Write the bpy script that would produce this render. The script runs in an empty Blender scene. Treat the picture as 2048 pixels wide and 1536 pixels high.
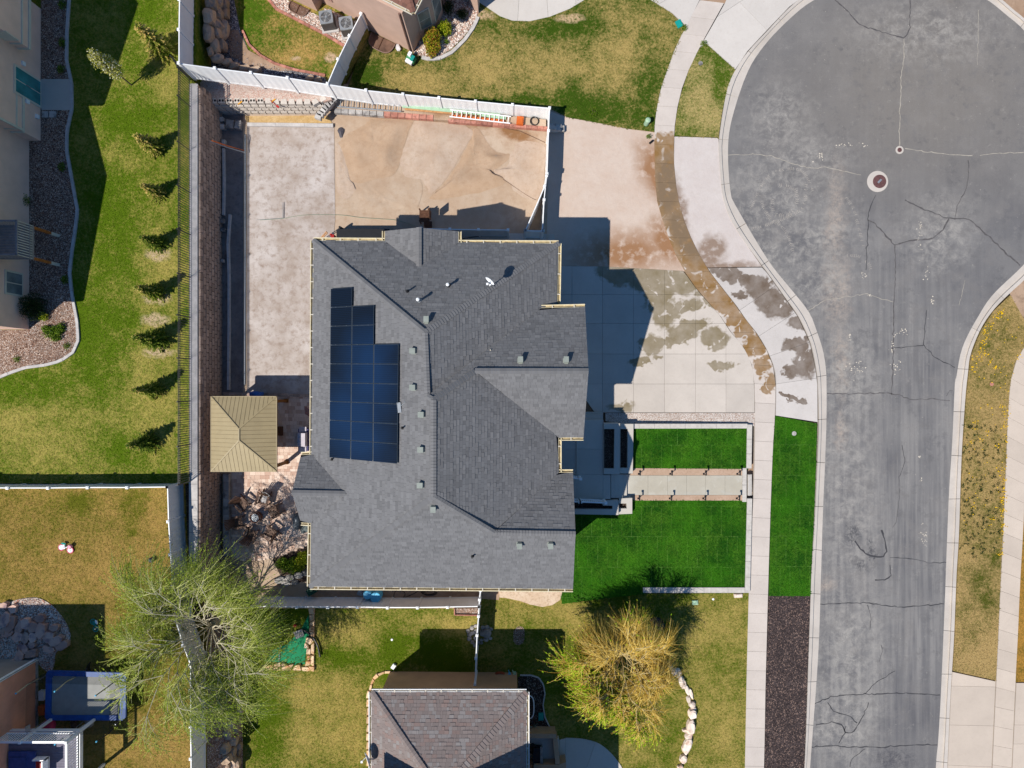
import bpy, math, random
import numpy as np
from mathutils import Vector, Matrix, noise as mnoise

random.seed(7); NR = np.random.default_rng(11)
scene = bpy.context.scene
COL = scene.collection
H = 40.0                      # drone height above the street, metres
PPM = 32.0                    # photograph pixels per metre of ground

# ------------------------------------------------------------------ camera, sky, sun
cam_d = bpy.data.cameras.new('camera'); cam = bpy.data.objects.new('camera', cam_d); COL.objects.link(cam)
cam.location = (0, 0, H); cam.rotation_euler = (0, 0, 0)
cam_d.sensor_width = 36; cam_d.lens = 22.5; cam_d.clip_end = 500; cam_d.clip_start = 0.1
scene.camera = cam
SX, SY = .585, .465           # shadow offset per metre of height (sun in the south-west)
w = bpy.data.worlds.new('World'); scene.world = w; w.use_nodes = True
wn = w.node_tree; bg = wn.nodes['Background']
sky = wn.nodes.new('ShaderNodeTexSky'); sky.sky_type = 'NISHITA'; sky.sun_disc = False
EL = math.atan(1 / math.hypot(SX, SY))
sky.sun_elevation = EL; sky.sun_rotation = math.atan2(-SX, -SY)
sky.air_density = 1.0; sky.dust_density = 0.0; sky.ozone_density = 10.0
tintn = wn.nodes.new('ShaderNodeMix'); tintn.data_type = 'RGBA'; tintn.blend_type = 'MULTIPLY'; tintn.inputs[0].default_value = 1; tintn.inputs[7].default_value = (.82, 1, 1.0, 1)
wn.links.new(sky.outputs[0], tintn.inputs[6]); wn.links.new(tintn.outputs[2], bg.inputs[0]); bg.inputs[1].default_value = 0.098
sun_d = bpy.data.lights.new('sun', 'SUN'); sun_d.energy = 4.9; sun_d.angle = math.radians(.53); sun_d.color = (1, .955, .875)
sun = bpy.data.objects.new('sun', sun_d); COL.objects.link(sun)
sun.rotation_euler = Vector((SX, SY, -1)).to_track_quat('-Z', 'Y').to_euler(); sun.location = (-20, -16, 36)
vs = scene.view_settings; vs.view_transform = 'Standard'; vs.look = 'None'; vs.gamma = 1; vs.exposure = 0.07
vs.use_curve_mapping = False
scene.cycles.max_bounces = 5; scene.cycles.diffuse_bounces = 3; scene.cycles.transparent_max_bounces = 8

# ------------------------------------------------------------------ helpers
def P(px, py, z=0.0):
    """the point of the place at height z that a plumb photograph shows at (px, py)"""
    k = (1 - z / H) / PPM
    return Vector(((px - 1024) * k, (768 - py) * k, z))
def PP(pts, z=0.0): return [P(a, b, z) for a, b in pts]
def XY(pts, z=0.0): return [(P(a, b, z).x, P(a, b, z).y) for a, b in pts]
def lin(c):
    return tuple(((v / 255) / 12.92 if v <= 10 else ((v / 255 + .055) / 1.055) ** 2.4) for v in c)
def S(r, g, b, k=1.0):
    return tuple(min(.9, v * k) for v in lin((r, g, b))) + (1.0,)
OFF = {}
class MB:
    def __init__(s): s.v = []; s.f = []; s.m = []; s.uv = None; s.col = []
    def add(s, vs_, fs, mi=0):
        o = len(s.v); s.v += [tuple(v) for v in vs_]; s.f += [tuple(i + o for i in f) for f in fs]; s.m += [mi] * len(fs); return s
    def box(s, c, d, rz=0, mi=0, rot=None):
        x, y, z = d[0] / 2, d[1] / 2, d[2] / 2
        vs_ = [Vector((a * x, b * y, e * z)) for e in (-1, 1) for b in (-1, 1) for a in (-1, 1)]
        R = rot if rot is not None else Matrix.Rotation(rz, 3, 'Z')
        return s.add([R @ v + Vector(c) for v in vs_], [(0, 2, 3, 1), (4, 5, 7, 6), (0, 1, 5, 4), (1, 3, 7, 5), (3, 2, 6, 7), (2, 0, 4, 6)], mi)
    def beam(s, a, b, wd, ht=None, mi=0):
        a, b = Vector(a), Vector(b); d = b - a; L = d.length
        if L < 1e-6: return s
        ht = ht or wd
        R = d.to_track_quat('X', 'Z').to_matrix()
        return s.box((a + b) / 2, (L, wd, ht), rot=R, mi=mi)
    def prism(s, pts, z0, z1, mi=0):
        """pts: xy list; z1 a number or one height for each point"""
        n = len(pts)
        ar = sum(pts[i][0] * pts[(i + 1) % n][1] - pts[(i + 1) % n][0] * pts[i][1] for i in range(n))
        if not hasattr(z1, '__len__'): z1 = [z1] * n
        if ar < 0: pts = list(pts)[::-1]; z1 = list(z1)[::-1]
        vs_ = [(p[0], p[1], z1[i]) for i, p in enumerate(pts)] + [(p[0], p[1], z0) for p in pts]
        fs = [tuple(range(n)), tuple(range(2 * n - 1, n - 1, -1))] + [(i, i + n, (i + 1) % n + n, (i + 1) % n) for i in range(n)]
        return s.add(vs_, fs, mi)
    def sheet(s, pts3, mi=0):
        n = len(pts3)
        ar = sum(pts3[i][0] * pts3[(i + 1) % n][1] - pts3[(i + 1) % n][0] * pts3[i][1] for i in range(n))
        if ar < 0: pts3 = list(pts3)[::-1]
        return s.add(pts3, [tuple(range(n))], mi)
    def tube(s, pts, r, n=6, mi=0, cap=True):
        pts = [Vector(p) for p in pts]; m = len(pts)
        rs = r if hasattr(r, '__len__') else [r] * m
        vs_ = []; up = Vector((.123, .33, .93))
        for i, p in enumerate(pts):
            d = (pts[min(i + 1, m - 1)] - pts[max(i - 1, 0)])
            d = d.normalized() if d.length > 1e-7 else Vector((0, 0, 1))
            a = d.cross(up); a = a.normalized() if a.length > 1e-3 else d.orthogonal().normalized()
            b = d.cross(a)
            vs_ += [p + (a * math.cos(2 * math.pi * k / n) + b * math.sin(2 * math.pi * k / n)) * rs[i] for k in range(n)]
        fs = [(i * n + k, i * n + (k + 1) % n, (i + 1) * n + (k + 1) % n, (i + 1) * n + k) for i in range(m - 1) for k in range(n)]
        if cap: fs += [tuple(range(n))[::-1], tuple((m - 1) * n + k for k in range(n))]
        return s.add(vs_, fs, mi)
    def lathe(s, c, prof, n=16, mi=0, sx=1, sy=1, rz=0):
        """prof: (radius, z) list from the bottom up"""
        vs_ = []; c = Vector(c); m = len(prof); R = Matrix.Rotation(rz, 3, 'Z')
        for r, z in prof:
            vs_ += [c + R @ Vector((r * sx * math.cos(2 * math.pi * k / n), r * sy * math.sin(2 * math.pi * k / n), z)) for k in range(n)]
        fs = [(i * n + k, i * n + (k + 1) % n, (i + 1) * n + (k + 1) % n, (i + 1) * n + k) for i in range(m - 1) for k in range(n)]
        fs += [tuple(range(n))[::-1], tuple((m - 1) * n + k for k in range(n))]
        return s.add(vs_, fs, mi)
    def blob(s, c, d, rz=0, amp=.18, seed=0, n=8, m=5, mi=0, flat=.0):
        """a stone: a lumpy closed ball; d = full sizes"""
        vs_ = []; R = Matrix.Rotation(rz, 3, 'Z'); c = Vector(c)
        for i in range(m + 1):
            t = math.pi * i / m
            for k in range(n):
                a = 2 * math.pi * k / n
                u = Vector((math.sin(t) * math.cos(a), math.sin(t) * math.sin(a), -math.cos(t)))
                q = 1 + amp * 2 * mnoise.noise(u * 1.6 + Vector((seed * 7.1, seed * 3.3, seed)))
                u = Vector((math.copysign(abs(u.x) ** .8, u.x), math.copysign(abs(u.y) ** .8, u.y), math.copysign(abs(u.z) ** (.75 - flat), u.z))) * q
                vs_.append(c + R @ Vector((u.x * d[0] / 2, u.y * d[1] / 2, u.z * d[2] / 2)))
        fs = [(i * n + k, i * n + (k + 1) % n, (i + 1) * n + (k + 1) % n, (i + 1) * n + k) for i in range(m) for k in range(n)]
        return s.add(vs_, fs, mi)
    def build(s, name, mats, parent=None, local=False, smooth=False):
        me = bpy.data.meshes.new(name)
        o3 = OFF.get(parent.name, (0, 0, 0)) if (parent is not None and not local) else (0, 0, 0)
        v = np.array(s.v, dtype=np.float64).reshape(-1, 3) - np.array(o3)
        me.from_pydata(v.tolist(), [], s.f)
        for m in (mats if isinstance(mats, (list, tuple)) else [mats]): me.materials.append(m)
        if any(s.m): me.polygons.foreach_set('material_index', s.m)
        if smooth: me.polygons.foreach_set('use_smooth', [True] * len(s.f))
        if s.col:
            at = me.color_attributes.new('tint', 'FLOAT_COLOR', 'POINT')
            at.data.foreach_set('color', np.array(s.col, dtype=np.float32).ravel())
        me.update()
        o = bpy.data.objects.new(name, me); COL.objects.link(o)
        if parent is not None: o.parent = parent; OFF[o.name] = OFF.get(parent.name, (0, 0, 0))
        return o
def tag(o, label=None, cat=None, group=None, kind=None):
    if label: o['label'] = label
    if cat: o['category'] = cat
    if group: o['group'] = group
    if kind: o['kind'] = kind
    return o
def thing(name, label, cat, loc=(0, 0, 0), rz=0, group=None):
    o = bpy.data.objects.new(name, None); COL.objects.link(o); o.location = loc; o.rotation_euler = (0, 0, rz)
    o.empty_display_size = .2; OFF[o.name] = tuple(loc)
    return tag(o, label, cat, group)
def one(name, mb, mats, label, cat, group=None, kind=None, smooth=False):
    return tag(mb.build(name, mats, smooth=smooth), label, cat, group, kind)
def struct(name, mb, mats, label, cat): return one(name, mb, mats, label, cat, kind='structure')
def dup(root, loc, rz=0, scale=None, label=None):
    r = root.copy(); COL.objects.link(r); r.location = loc; r.rotation_euler = (0, 0, rz); OFF[r.name] = tuple(loc)
    if scale: r.scale = (scale,) * 3 if not hasattr(scale, '__len__') else scale
    if label: r['label'] = label
    for ch in list(root.children):
        c = ch.copy(); COL.objects.link(c); c.parent = r
        for g in list(ch.children):
            d = g.copy(); COL.objects.link(d); d.parent = c
    return r
def piece(src, loc, rz=0, scale=None):
    o = src.copy(); COL.objects.link(o); o.location = loc; o.rotation_euler = (0, 0, rz)
    if scale: o.scale = scale
    return o
def resample(pts, n):
    p = np.array([(a[0], a[1]) for a in pts], float); d = np.r_[0, np.cumsum(np.hypot(*np.diff(p, axis=0).T))]
    t = np.linspace(0, d[-1], n); return np.c_[np.interp(t, d, p[:, 0]), np.interp(t, d, p[:, 1])]
def smooth_line(pts, k=4):
    """Catmull-Rom through the points"""
    p = [np.array(q, float) for q in pts]; out = []
    for i in range(len(p) - 1):
        a, b, c, d = p[max(i - 1, 0)], p[i], p[i + 1], p[min(i + 2, len(p) - 1)]
        for j in range(k):
            t = j / k
            out.append(tuple(.5 * ((2 * b) + (c - a) * t + (2 * a - 5 * b + 4 * c - d) * t * t + (3 * b - a - 3 * c + d) * t ** 3)))
    return out + [tuple(p[-1])]
def plen(pts): return float(np.hypot(*np.diff(np.array(pts, float), axis=0).T).sum())
def clip(poly, a, b, c):
    """keep a*x+b*y<=c"""
    out = []; n = len(poly)
    for i in range(n):
        p, q = poly[i], poly[(i + 1) % n]; fp, fq = a * p[0] + b * p[1] - c, a * q[0] + b * q[1] - c
        if fp <= 0: out.append(p)
        if fp * fq < 0: t = fp / (fp - fq); out.append((p[0] + (q[0] - p[0]) * t, p[1] + (q[1] - p[1]) * t))
    return out
def clip_rect(poly, x0, y0, x1, y1):
    for h in ((-1, 0, -x0), (1, 0, x1), (0, -1, -y0), (0, 1, y1)):
        poly = clip(poly, *h)
        if len(poly) < 3: return []
    return poly
def parea(p):
    p = np.array(p, float); return abs((p[:, 0] * np.roll(p[:, 1], -1) - np.roll(p[:, 0], -1) * p[:, 1]).sum()) / 2
def inside(poly, x, y):
    r = np.zeros(len(x), bool); p = np.array(poly, float); q = np.roll(p, -1, 0)
    for (x0, y0), (x1, y1) in zip(p, q):
        if y0 == y1: continue
        r ^= ((y0 > y) != (y1 > y)) & (x < (x1 - x0) * (y - y0) / (y1 - y0) + x0)
    return r
def scatter(poly, n, holes=()):
    p = np.array(poly, float); lo, hi = p.min(0), p.max(0)
    k = int(n * (hi - lo).prod() / max(parea(poly), 1e-6)) + 4
    q = lo + NR.random((k, 2)) * (hi - lo); ok = inside(poly, q[:, 0], q[:, 1])
    for h in holes: ok &= ~inside(h, q[:, 0], q[:, 1])
    return q[ok]
def raw_mesh(name, V, F, mats, parent=None, tint=None, kind='stuff'):
    """V: n x 3, F: m x 3 or m x 4 arrays"""
    me = bpy.data.meshes.new(name); V = np.asarray(V, np.float32); F = np.asarray(F, np.int32)
    if parent is not None: V = V - np.array(OFF.get(parent.name, (0, 0, 0)), np.float32)
    k = F.shape[1]; m = len(F)
    me.vertices.add(len(V)); me.vertices.foreach_set('co', V.ravel())
    me.loops.add(m * k); me.loops.foreach_set('vertex_index', F.ravel())
    me.polygons.add(m); me.polygons.foreach_set('loop_start', np.arange(0, m * k, k, dtype=np.int32))
    me.update(calc_edges=True); me.shade_flat()
    me.materials.append(mats)
    if tint is not None:
        at = me.color_attributes.new('tint', 'FLOAT_COLOR', 'POINT'); at.data.foreach_set('color', np.asarray(tint, np.float32).ravel())
    o = bpy.data.objects.new(name, me); COL.objects.link(o)
    if parent is not None: o.parent = parent; OFF[o.name] = OFF.get(parent.name, (0, 0, 0))
    if kind: o['kind'] = kind
    return o

# ------------------------------------------------------------------ materials
class N:
    def __init__(s, name):
        s.m = bpy.data.materials.new(name); s.m.use_nodes = True; s.t = s.m.node_tree; s.nd = s.t.nodes
        s.b = s.nd['Principled BSDF']; s.pos = s.nd.new('ShaderNodeNewGeometry').outputs['Position']
    def L(s, a, b): s.t.links.new(a, b)
    def put(s, node, key, v):
        if hasattr(v, 'is_output'): s.L(v, node.inputs[key])
        else: node.inputs[key].default_value = v
    def noise(s, scale, detail=3, rough=.55, vec=None, dist=0, colour=False):
        n = s.nd.new('ShaderNodeTexNoise'); s.put(n, 'Vector', vec or s.pos); n.inputs['Scale'].default_value = scale
        n.inputs['Detail'].default_value = detail; n.inputs['Roughness'].default_value = rough; n.inputs['Distortion'].default_value = dist
        return n.outputs['Color' if colour else 'Fac']
    def vor(s, scale, vec=None, out='Color', feat='F1'):
        n = s.nd.new('ShaderNodeTexVoronoi'); n.feature = feat; s.put(n, 'Vector', vec or s.pos); n.inputs['Scale'].default_value = scale
        return n.outputs[out]
    def math(s, op, a, b=0.0, clamp=False):
        n = s.nd.new('ShaderNodeMath'); n.operation = op; n.use_clamp = clamp; s.put(n, 0, a); s.put(n, 1, b); return n.outputs[0]
    def rng(s, v, a, b, c=0.0, d=1.0):
        n = s.nd.new('ShaderNodeMapRange'); s.put(n, 0, v)
        for i, k in enumerate((a, b, c, d)): n.inputs[i + 1].default_value = k
        return n.outputs[0]
    def mix(s, f, a, b, mode='MIX'):
        n = s.nd.new('ShaderNodeMix'); n.data_type = 'RGBA'; n.blend_type = mode; n.clamp_factor = True
        s.put(n, 0, f); s.put(n, 6, a); s.put(n, 7, b); return n.outputs[2]
    def scale(s, v, k):
        n = s.nd.new('ShaderNodeVectorMath'); n.operation = 'MULTIPLY'; s.put(n, 0, v); s.put(n, 1, k); return n.outputs[0]
    def warp(s, sc, amp, vec=None):
        c = s.noise(sc, 3, colour=True); n = s.nd.new('ShaderNodeVectorMath'); n.operation = 'MULTIPLY_ADD'
        s.put(n, 0, c); n.inputs[1].default_value = (amp, amp, 0); s.put(n, 2, vec or s.pos)
        m = s.nd.new('ShaderNodeVectorMath'); m.operation = 'SUBTRACT'; s.L(n.outputs[0], m.inputs[0]); m.inputs[1].default_value = (amp / 2, amp / 2, 0)
        return m.outputs[0]
    def ell(s, vec, px, py, rx, ry, rot=0, soft=.5, z=0):
        """mask of an ellipse given in photograph pixels, placed on the ground"""
        c = P(px, py, z); k = (1 - z / H) / PPM
        n = s.nd.new('ShaderNodeMapping'); n.vector_type = 'TEXTURE'; s.put(n, 'Vector', vec)
        n.inputs['Location'].default_value = (c.x, c.y, 0); n.inputs['Rotation'].default_value = (0, 0, math.radians(rot)); n.inputs['Scale'].default_value = (rx * k, ry * k, 1e4)
        l = s.nd.new('ShaderNodeVectorMath'); l.operation = 'LENGTH'; s.L(n.outputs[0], l.inputs[0])
        return s.rng(l.outputs['Value'], 1 + soft, 1 - soft)
    def ells(s, vec, lst, soft=.5, z=0):
        o = None
        for e in lst:
            m = s.ell(vec, *e[:4], rot=e[4] if len(e) > 4 else 0, soft=e[5] if len(e) > 5 else soft, z=z)
            o = m if o is None else s.math('MAXIMUM', o, m)
        return o
    def tint(s):
        a = s.nd.new('ShaderNodeVertexColor'); a.layer_name = 'tint'; return a.outputs[0]
    def bump(s, h, strength=.3, dist=.02):
        n = s.nd.new('ShaderNodeBump'); n.inputs['Strength'].default_value = strength; n.inputs['Distance'].default_value = dist
        s.L(h, n.inputs['Height']); s.L(n.outputs[0], s.b.inputs['Normal'])
    def done(s, col, rough=.85, spec=.25, metal=0.0):
        s.put(s.b, 'Base Color', col); s.put(s.b, 'Roughness', rough); s.b.inputs['Specular IOR Level'].default_value = spec; s.b.inputs['Metallic'].default_value = metal
        return s.m
def plain(name, c, rough=.7, var=.12, sc=4, spec=.3, metal=0.0, bump=0, bsc=40, grime=None):
    n = N(name); a = n.noise(sc, 4); f = n.noise(sc * 9, 2)
    dark = tuple(v * (1 - var * 2) for v in c[:3]) + (1,); lite = tuple(min(.95, v * (1 + var)) for v in c[:3]) + (1,)
    col = n.mix(n.rng(a, .3, .7), dark, lite)
    col = n.mix(n.rng(f, .35, .65, 0, var), col, tuple(v * .6 for v in c[:3]) + (1,))
    if grime: col = n.mix(n.rng(n.noise(sc * .6, 5, .7), .52, .75, 0, .6), col, grime)
    if bump: n.bump(n.noise(bsc, 3), bump)
    return n.done(col, rough, spec, metal)
MT = {}
WHITE = plain('vinyl_white', S(240, 240, 240), .5, .03, 2, .4)
CONC = plain('concrete_cap', S(205, 198, 190, .9), .9, .08, 5, .2, bump=.15, grime=S(170, 160, 148))
DARKM = plain('dark_metal', (.012, .012, .014, 1), .45, .1, 4, .4)
STEEL = plain('grey_metal', S(150, 155, 160), .4, .1, 6, .5, .3)
WOOD = plain('stained_wood', S(120, 78, 30), .7, .2, 6, .3)
OLDWOOD = plain('weathered_wood', S(96, 66, 50), .8, .25, 9, .2)
PINEW = plain('pale_lumber', S(190, 140, 95), .8, .15, 9, .2)
STUCCO_A = plain('stucco_rose', S(248, 204, 182), .95, .05, 1.2, .15, bump=.35, bsc=60)
STUCCO_B = plain('stucco_tan', S(196, 165, 148), .95, .05, 1.2, .15, bump=.35, bsc=60)
STUCCO_C = plain('stucco_salmon', S(240, 166, 134), .95, .10, .9, .15, bump=.35, bsc=60)
STUCCO_D = plain('stucco_sand', S(186, 150, 118), .95, .06, 1.2, .15, bump=.35, bsc=60)
STUCCO_M = plain('stucco_grey', S(150, 145, 140), .95, .06, 1.2, .15, bump=.35, bsc=60)
TRIM = plain('cream_trim', S(214, 205, 188), .6, .05, 3, .3)
GUTTER = plain('gutter_cream', S(222, 208, 172), .45, .08, 5, .4, grime=S(170, 150, 110))
GUTIN = plain('gutter_inside', S(196, 178, 140), .9, .2, 5, .1)
GLASS = plain('window_glass', (.02, .045, .05, 1), .06, .1, 1, .8)
def glass_like(name, c): return plain(name, c, .08, .2, 1.5, .8)
MULCH = None
def chips(name, c1, c2, c3, sc=26, rough=.95, bump=.8):
    n = N(name); v = n.vor(sc, n.warp(6, .05)); r = n.nd.new('ShaderNodeSeparateColor'); n.L(v, r.inputs[0])
    col = n.mix(n.rng(r.outputs[0], .15, .85), c1, c2); col = n.mix(n.rng(r.outputs[1], .86, .9), col, c3)
    col = n.mix(n.rng(n.noise(1.1, 4), .4, .7, 0, .45), col, c1)
    n.bump(n.vor(sc, out='Distance'), bump, .03); return n.done(col, rough, .15)
MULCH = chips('bark_mulch', S(34, 24, 22), S(84, 66, 58), S(170, 160, 150), 30)
MULCHW = chips('wood_chips', S(92, 70, 60), S(170, 142, 124), S(225, 215, 205), 34)
LAVA = chips('dark_lava_mulch', S(46, 39, 39), S(84, 72, 70), S(140, 116, 104), 20)
ROCKW = chips('river_gravel', S(120, 104, 96), S(222, 208, 196), S(190, 120, 90), 17)
ROCKG = chips('grey_gravel', S(58, 58, 64), S(150, 148, 150), S(210, 205, 200), 18)
GRAVP = chips('pink_gravel', S(168, 146, 134), S(204, 186, 174), S(176, 120, 104), 26, bump=.4)
GRAVS = chips('driveway_edge_gravel', S(160, 146, 136), S(216, 206, 198), S(150, 110, 84), 30, bump=.4)
SOIL = chips('dark_soil', S(44, 35, 31), S(84, 68, 60), S(130, 116, 104), 34)
def stone_mat(name, cols, sc=.9):
    n = N(name); a = n.noise(sc, 2); col = n.mix(n.rng(a, .3, .7), cols[0], cols[1]); col = n.mix(n.rng(n.noise(sc * 2.7, 4, .6), .5, .68), col, cols[2])
    oi = n.nd.new('ShaderNodeObjectInfo'); hsv = n.nd.new('ShaderNodeHueSaturation'); n.L(col, hsv.inputs['Color']); n.L(n.rng(oi.outputs['Random'], 0, 1, .72, 1.18), hsv.inputs['Value'])
    n.bump(n.noise(9, 5, .65), .5, .04); return n.done(hsv.outputs[0], .9, .2)
BOULDER = stone_mat('boulder_stone', (S(176, 150, 126), S(206, 180, 154), S(150, 138, 130)))
FLAG = stone_mat('flagstone_buff', (S(212, 172, 128), S(232, 206, 176), S(196, 140, 92)))
FLAGP = stone_mat('flagstone_pink', (S(190, 148, 132), S(206, 176, 160), S(140, 116, 120)))
LIME = stone_mat('limestone_pale', (S(226, 204, 186), S(236, 222, 208), S(196, 160, 138)))
GREYST = stone_mat('grey_stone', (S(150, 146, 144), S(190, 184, 178), S(110, 106, 104)))
BLOCKM = stone_mat('brown_block', (S(158, 136, 122), S(172, 150, 136), S(136, 118, 108)), 3)
KERBB = plain('pale_kerb', S(206, 200, 196, .85), .9, .1, 4, .2, bump=.2)
KERBR = stone_mat('red_kerb', (S(170, 112, 96), S(188, 134, 118), S(140, 96, 84)), 2)
BLACK = plain('black_plastic', (.01, .01, .012, 1), .5, .1, 3, .4)
RED = plain('red_plastic', S(170, 30, 26), .5, .1, 3, .4)
PINK = plain('pink_plastic', S(226, 60, 110), .45, .1, 3, .4)
TEAL = plain('teal_plastic', S(20, 150, 140), .45, .1, 3, .4)
BLUE = plain('blue_vinyl', S(36, 92, 172), .5, .15, 3, .4, bump=.3, bsc=8)
LBLUE = plain('light_blue_plastic', S(90, 186, 226), .4, .08, 3, .4)
GREENP = plain('green_plastic', S(60, 140, 90), .5, .1, 3, .4)
PALEG = plain('pale_green_metal', S(160, 190, 160), .5, .08, 3, .4)
ORANGE = plain('orange_plastic', S(200, 96, 30), .5, .1, 3, .4)
SAGE = plain('sage_metal', S(138, 144, 136), .55, .06, 4, .35)
HOSE = plain('rust_hose', S(166, 78, 48), .6, .12, 4, .3)
BARKM = plain('bark', S(122, 104, 84), .95, .2, 10, .1)
# ------------------------------------------------------------------ ground materials
def lawn_mat(name, green, straw, bias, z=0, dry=(), lush=(), sod=False, bare=None, bare_e=(), dark=.6, patch=.42):
    n = N(name); wp = n.warp(.9, 1.4); wp2 = n.warp(2.2, .5)
    f = n.math('ADD', n.rng(n.noise(.35, 4, .6), .3, .7, -.35, .35), bias)
    f = n.math('ADD', f, n.rng(n.noise(1.6, 4, .65), .3, .7, -.26, .26)); f = n.math('ADD', f, n.rng(n.noise(7, 3, .7), .3, .7, -.42, .42)); f = n.math('ADD', f, n.rng(n.noise(24, 2, .7), .3, .7, -.3, .3))
    if dry: f = n.math('ADD', f, n.math('MULTIPLY', n.ells(wp, dry, .6, z), patch))
    if lush: f = n.math('SUBTRACT', f, n.math('MULTIPLY', n.ells(wp, lush, .6, z), patch))
    f = n.math('ADD', f, 0.0, True)
    col = n.mix(f, green, straw)
    if sod:
        b = n.nd.new('ShaderNodeTexBrick'); n.L(n.warp(3, .07), b.inputs['Vector']); b.inputs['Scale'].default_value = 1; b.inputs['Mortar Size'].default_value = .018
        b.inputs['Brick Width'].default_value = .62; b.inputs['Row Height'].default_value = 1.9; b.inputs['Mortar Smooth'].default_value = 1; b.offset = .4
        col = n.mix(n.math('MULTIPLY', b.outputs['Fac'], n.rng(n.noise(1.7, 3), .4, .7, .1, .75)), col, S(130, 170, 84))
        col = n.mix(n.rng(n.noise(.5, 3), .4, .65, 0, .5), col, S(66, 128, 20))
    if bare: col = n.mix(n.math('MULTIPLY', n.ells(wp2, bare_e, .35, z), n.rng(n.noise(6, 4, .7), .35, .55)), col, bare)
    v = n.rng(n.noise(26, 3, .7), .3, .7, dark, 1.25); hs = n.nd.new('ShaderNodeHueSaturation'); n.L(col, hs.inputs['Color']); n.L(v, hs.inputs['Value'])
    n.bump(n.noise(38, 3, .7), .8, .05)
    return n.done(hs.outputs[0], .95, .08)
def sandy(name, a, b, c, z=0, e1=(), e2=(), col1=None, col2=None, sc=1.0, bump=.3, contrast=1.0):
    n = N(name); wp = n.warp(1.3, .9)
    col = n.mix(n.rng(n.noise(.45 * sc, 5, .62), .35, .65), a, b); col = n.mix(n.rng(n.noise(2.1 * sc, 6, .7, dist=.1), .48, .7, 0, .75 * contrast), col, c)
    col = n.mix(n.rng(n.noise(22, 3, .7), .3, .7, 0, .28), col, tuple(v * .6 for v in b[:3]) + (1,))
    if e1: col = n.mix(n.math('MULTIPLY', n.ells(wp, e1, .45, z), n.rng(n.noise(1.8, 4, .6), .25, .5)), col, col1)
    if e2: col = n.mix(n.ells(n.warp(2.5, .5), e2, .22, z), col, col2)
    n.bump(n.math('ADD', n.noise(30, 4, .7), n.math('MULTIPLY', n.noise(3, 4), 2.0)), bump, .03); return n.done(col, .95, .12)
def concrete(name, a, e1=(), e2=(), col1=None, col2=None, s1=.12, s2=.3, wet=False, tone=.12):
    n = N(name); col = n.mix(n.rng(n.noise(.8, 5, .6), .3, .7), tuple(v * (1 - tone) for v in a[:3]) + (1,), a)
    oi = n.nd.new('ShaderNodeObjectInfo'); hs = n.nd.new('ShaderNodeHueSaturation'); n.L(col, hs.inputs['Color']); n.L(n.rng(oi.outputs['Random'], 0, 1, .93, 1.04), hs.inputs['Value']); col = hs.outputs[0]
    col = n.mix(n.rng(n.noise(5, 5, .7), .52, .75, 0, .22), col, S(168, 152, 138)); col = n.mix(n.rng(n.noise(50, 2), .35, .7, 0, .12), col, S(130, 120, 112))
    ro = .9
    if e1:
        m = n.rng(n.math('MULTIPLY', n.ells(n.warp(4.5, .14, n.warp(1.3, 1.3)), e1, s1), n.rng(n.noise(1.3, 3, .5, dist=1.2), .28, .46)), .2, .6); col = n.mix(n.math('MULTIPLY', m, n.rng(n.noise(1.2, 4, .6), .3, .65, .7, 1)), col, n.mix(n.noise(2.5, 3), col1, tuple(v * .8 for v in col1[:3]) + (1,))); ro = n.rng(m, 0, 1, .9, .5 if wet else .9)
    if e2: col = n.mix(n.math('MULTIPLY', n.ells(n.warp(2.4, .35), e2, s2), n.rng(n.noise(2.2, 5, .65), .25, .5)), col, col2)
    n.bump(n.noise(45, 3), .12, .02); return n.done(col, ro, .25)
DIRT = sandy('yard_sand', S(178, 152, 128), S(190, 170, 150), S(168, 140, 116), e1=[(930, 235, 70, 14, -8), (1030, 265, 40, 12, -20)], col1=S(140, 104, 72))
SANDT = sandy('raked_sand', S(174, 146, 120), S(184, 158, 134), S(166, 136, 110), sc=2)
PALES = sandy('pale_dry_sand', S(182, 158, 138), S(192, 172, 154), S(170, 144, 122), sc=2)
PADM = sandy('pad_fines', S(164, 148, 136), S(196, 186, 180), S(144, 124, 110), sc=1.2, contrast=1.25, e2=())
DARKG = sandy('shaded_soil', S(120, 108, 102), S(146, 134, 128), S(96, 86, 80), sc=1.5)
SIDE = sandy('side_gravel', S(198, 176, 160), S(204, 186, 172), S(190, 164, 146), sc=1.2, contrast=.6,
             e1=[(1318, 345, 34, 62, 30, .5), (1250, 505, 95, 38, 5, .6), (1340, 480, 40, 50, 40, .5)], col1=S(150, 112, 82))
VERGES = sandy('verge_fines', S(198, 186, 180), S(204, 194, 188), S(184, 170, 160), sc=1.2, contrast=.5,
               e1=[(1362, 420, 12, 60, 12, .5), (1425, 495, 30, 24, 30, .3), (1405, 520, 44, 22, 20, .4), (1450, 535, 70, 10, 0, .5)], col1=S(142, 122, 108))
EARTH = sandy('bare_earth', S(150, 122, 100), S(176, 150, 128), S(120, 98, 80))
TANP = sandy('gravel_patch', S(206, 178, 150), S(222, 200, 176), S(170, 140, 112), sc=3, contrast=1.2)
G1, G2 = S(70, 92, 22), S(98, 122, 24)
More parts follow.
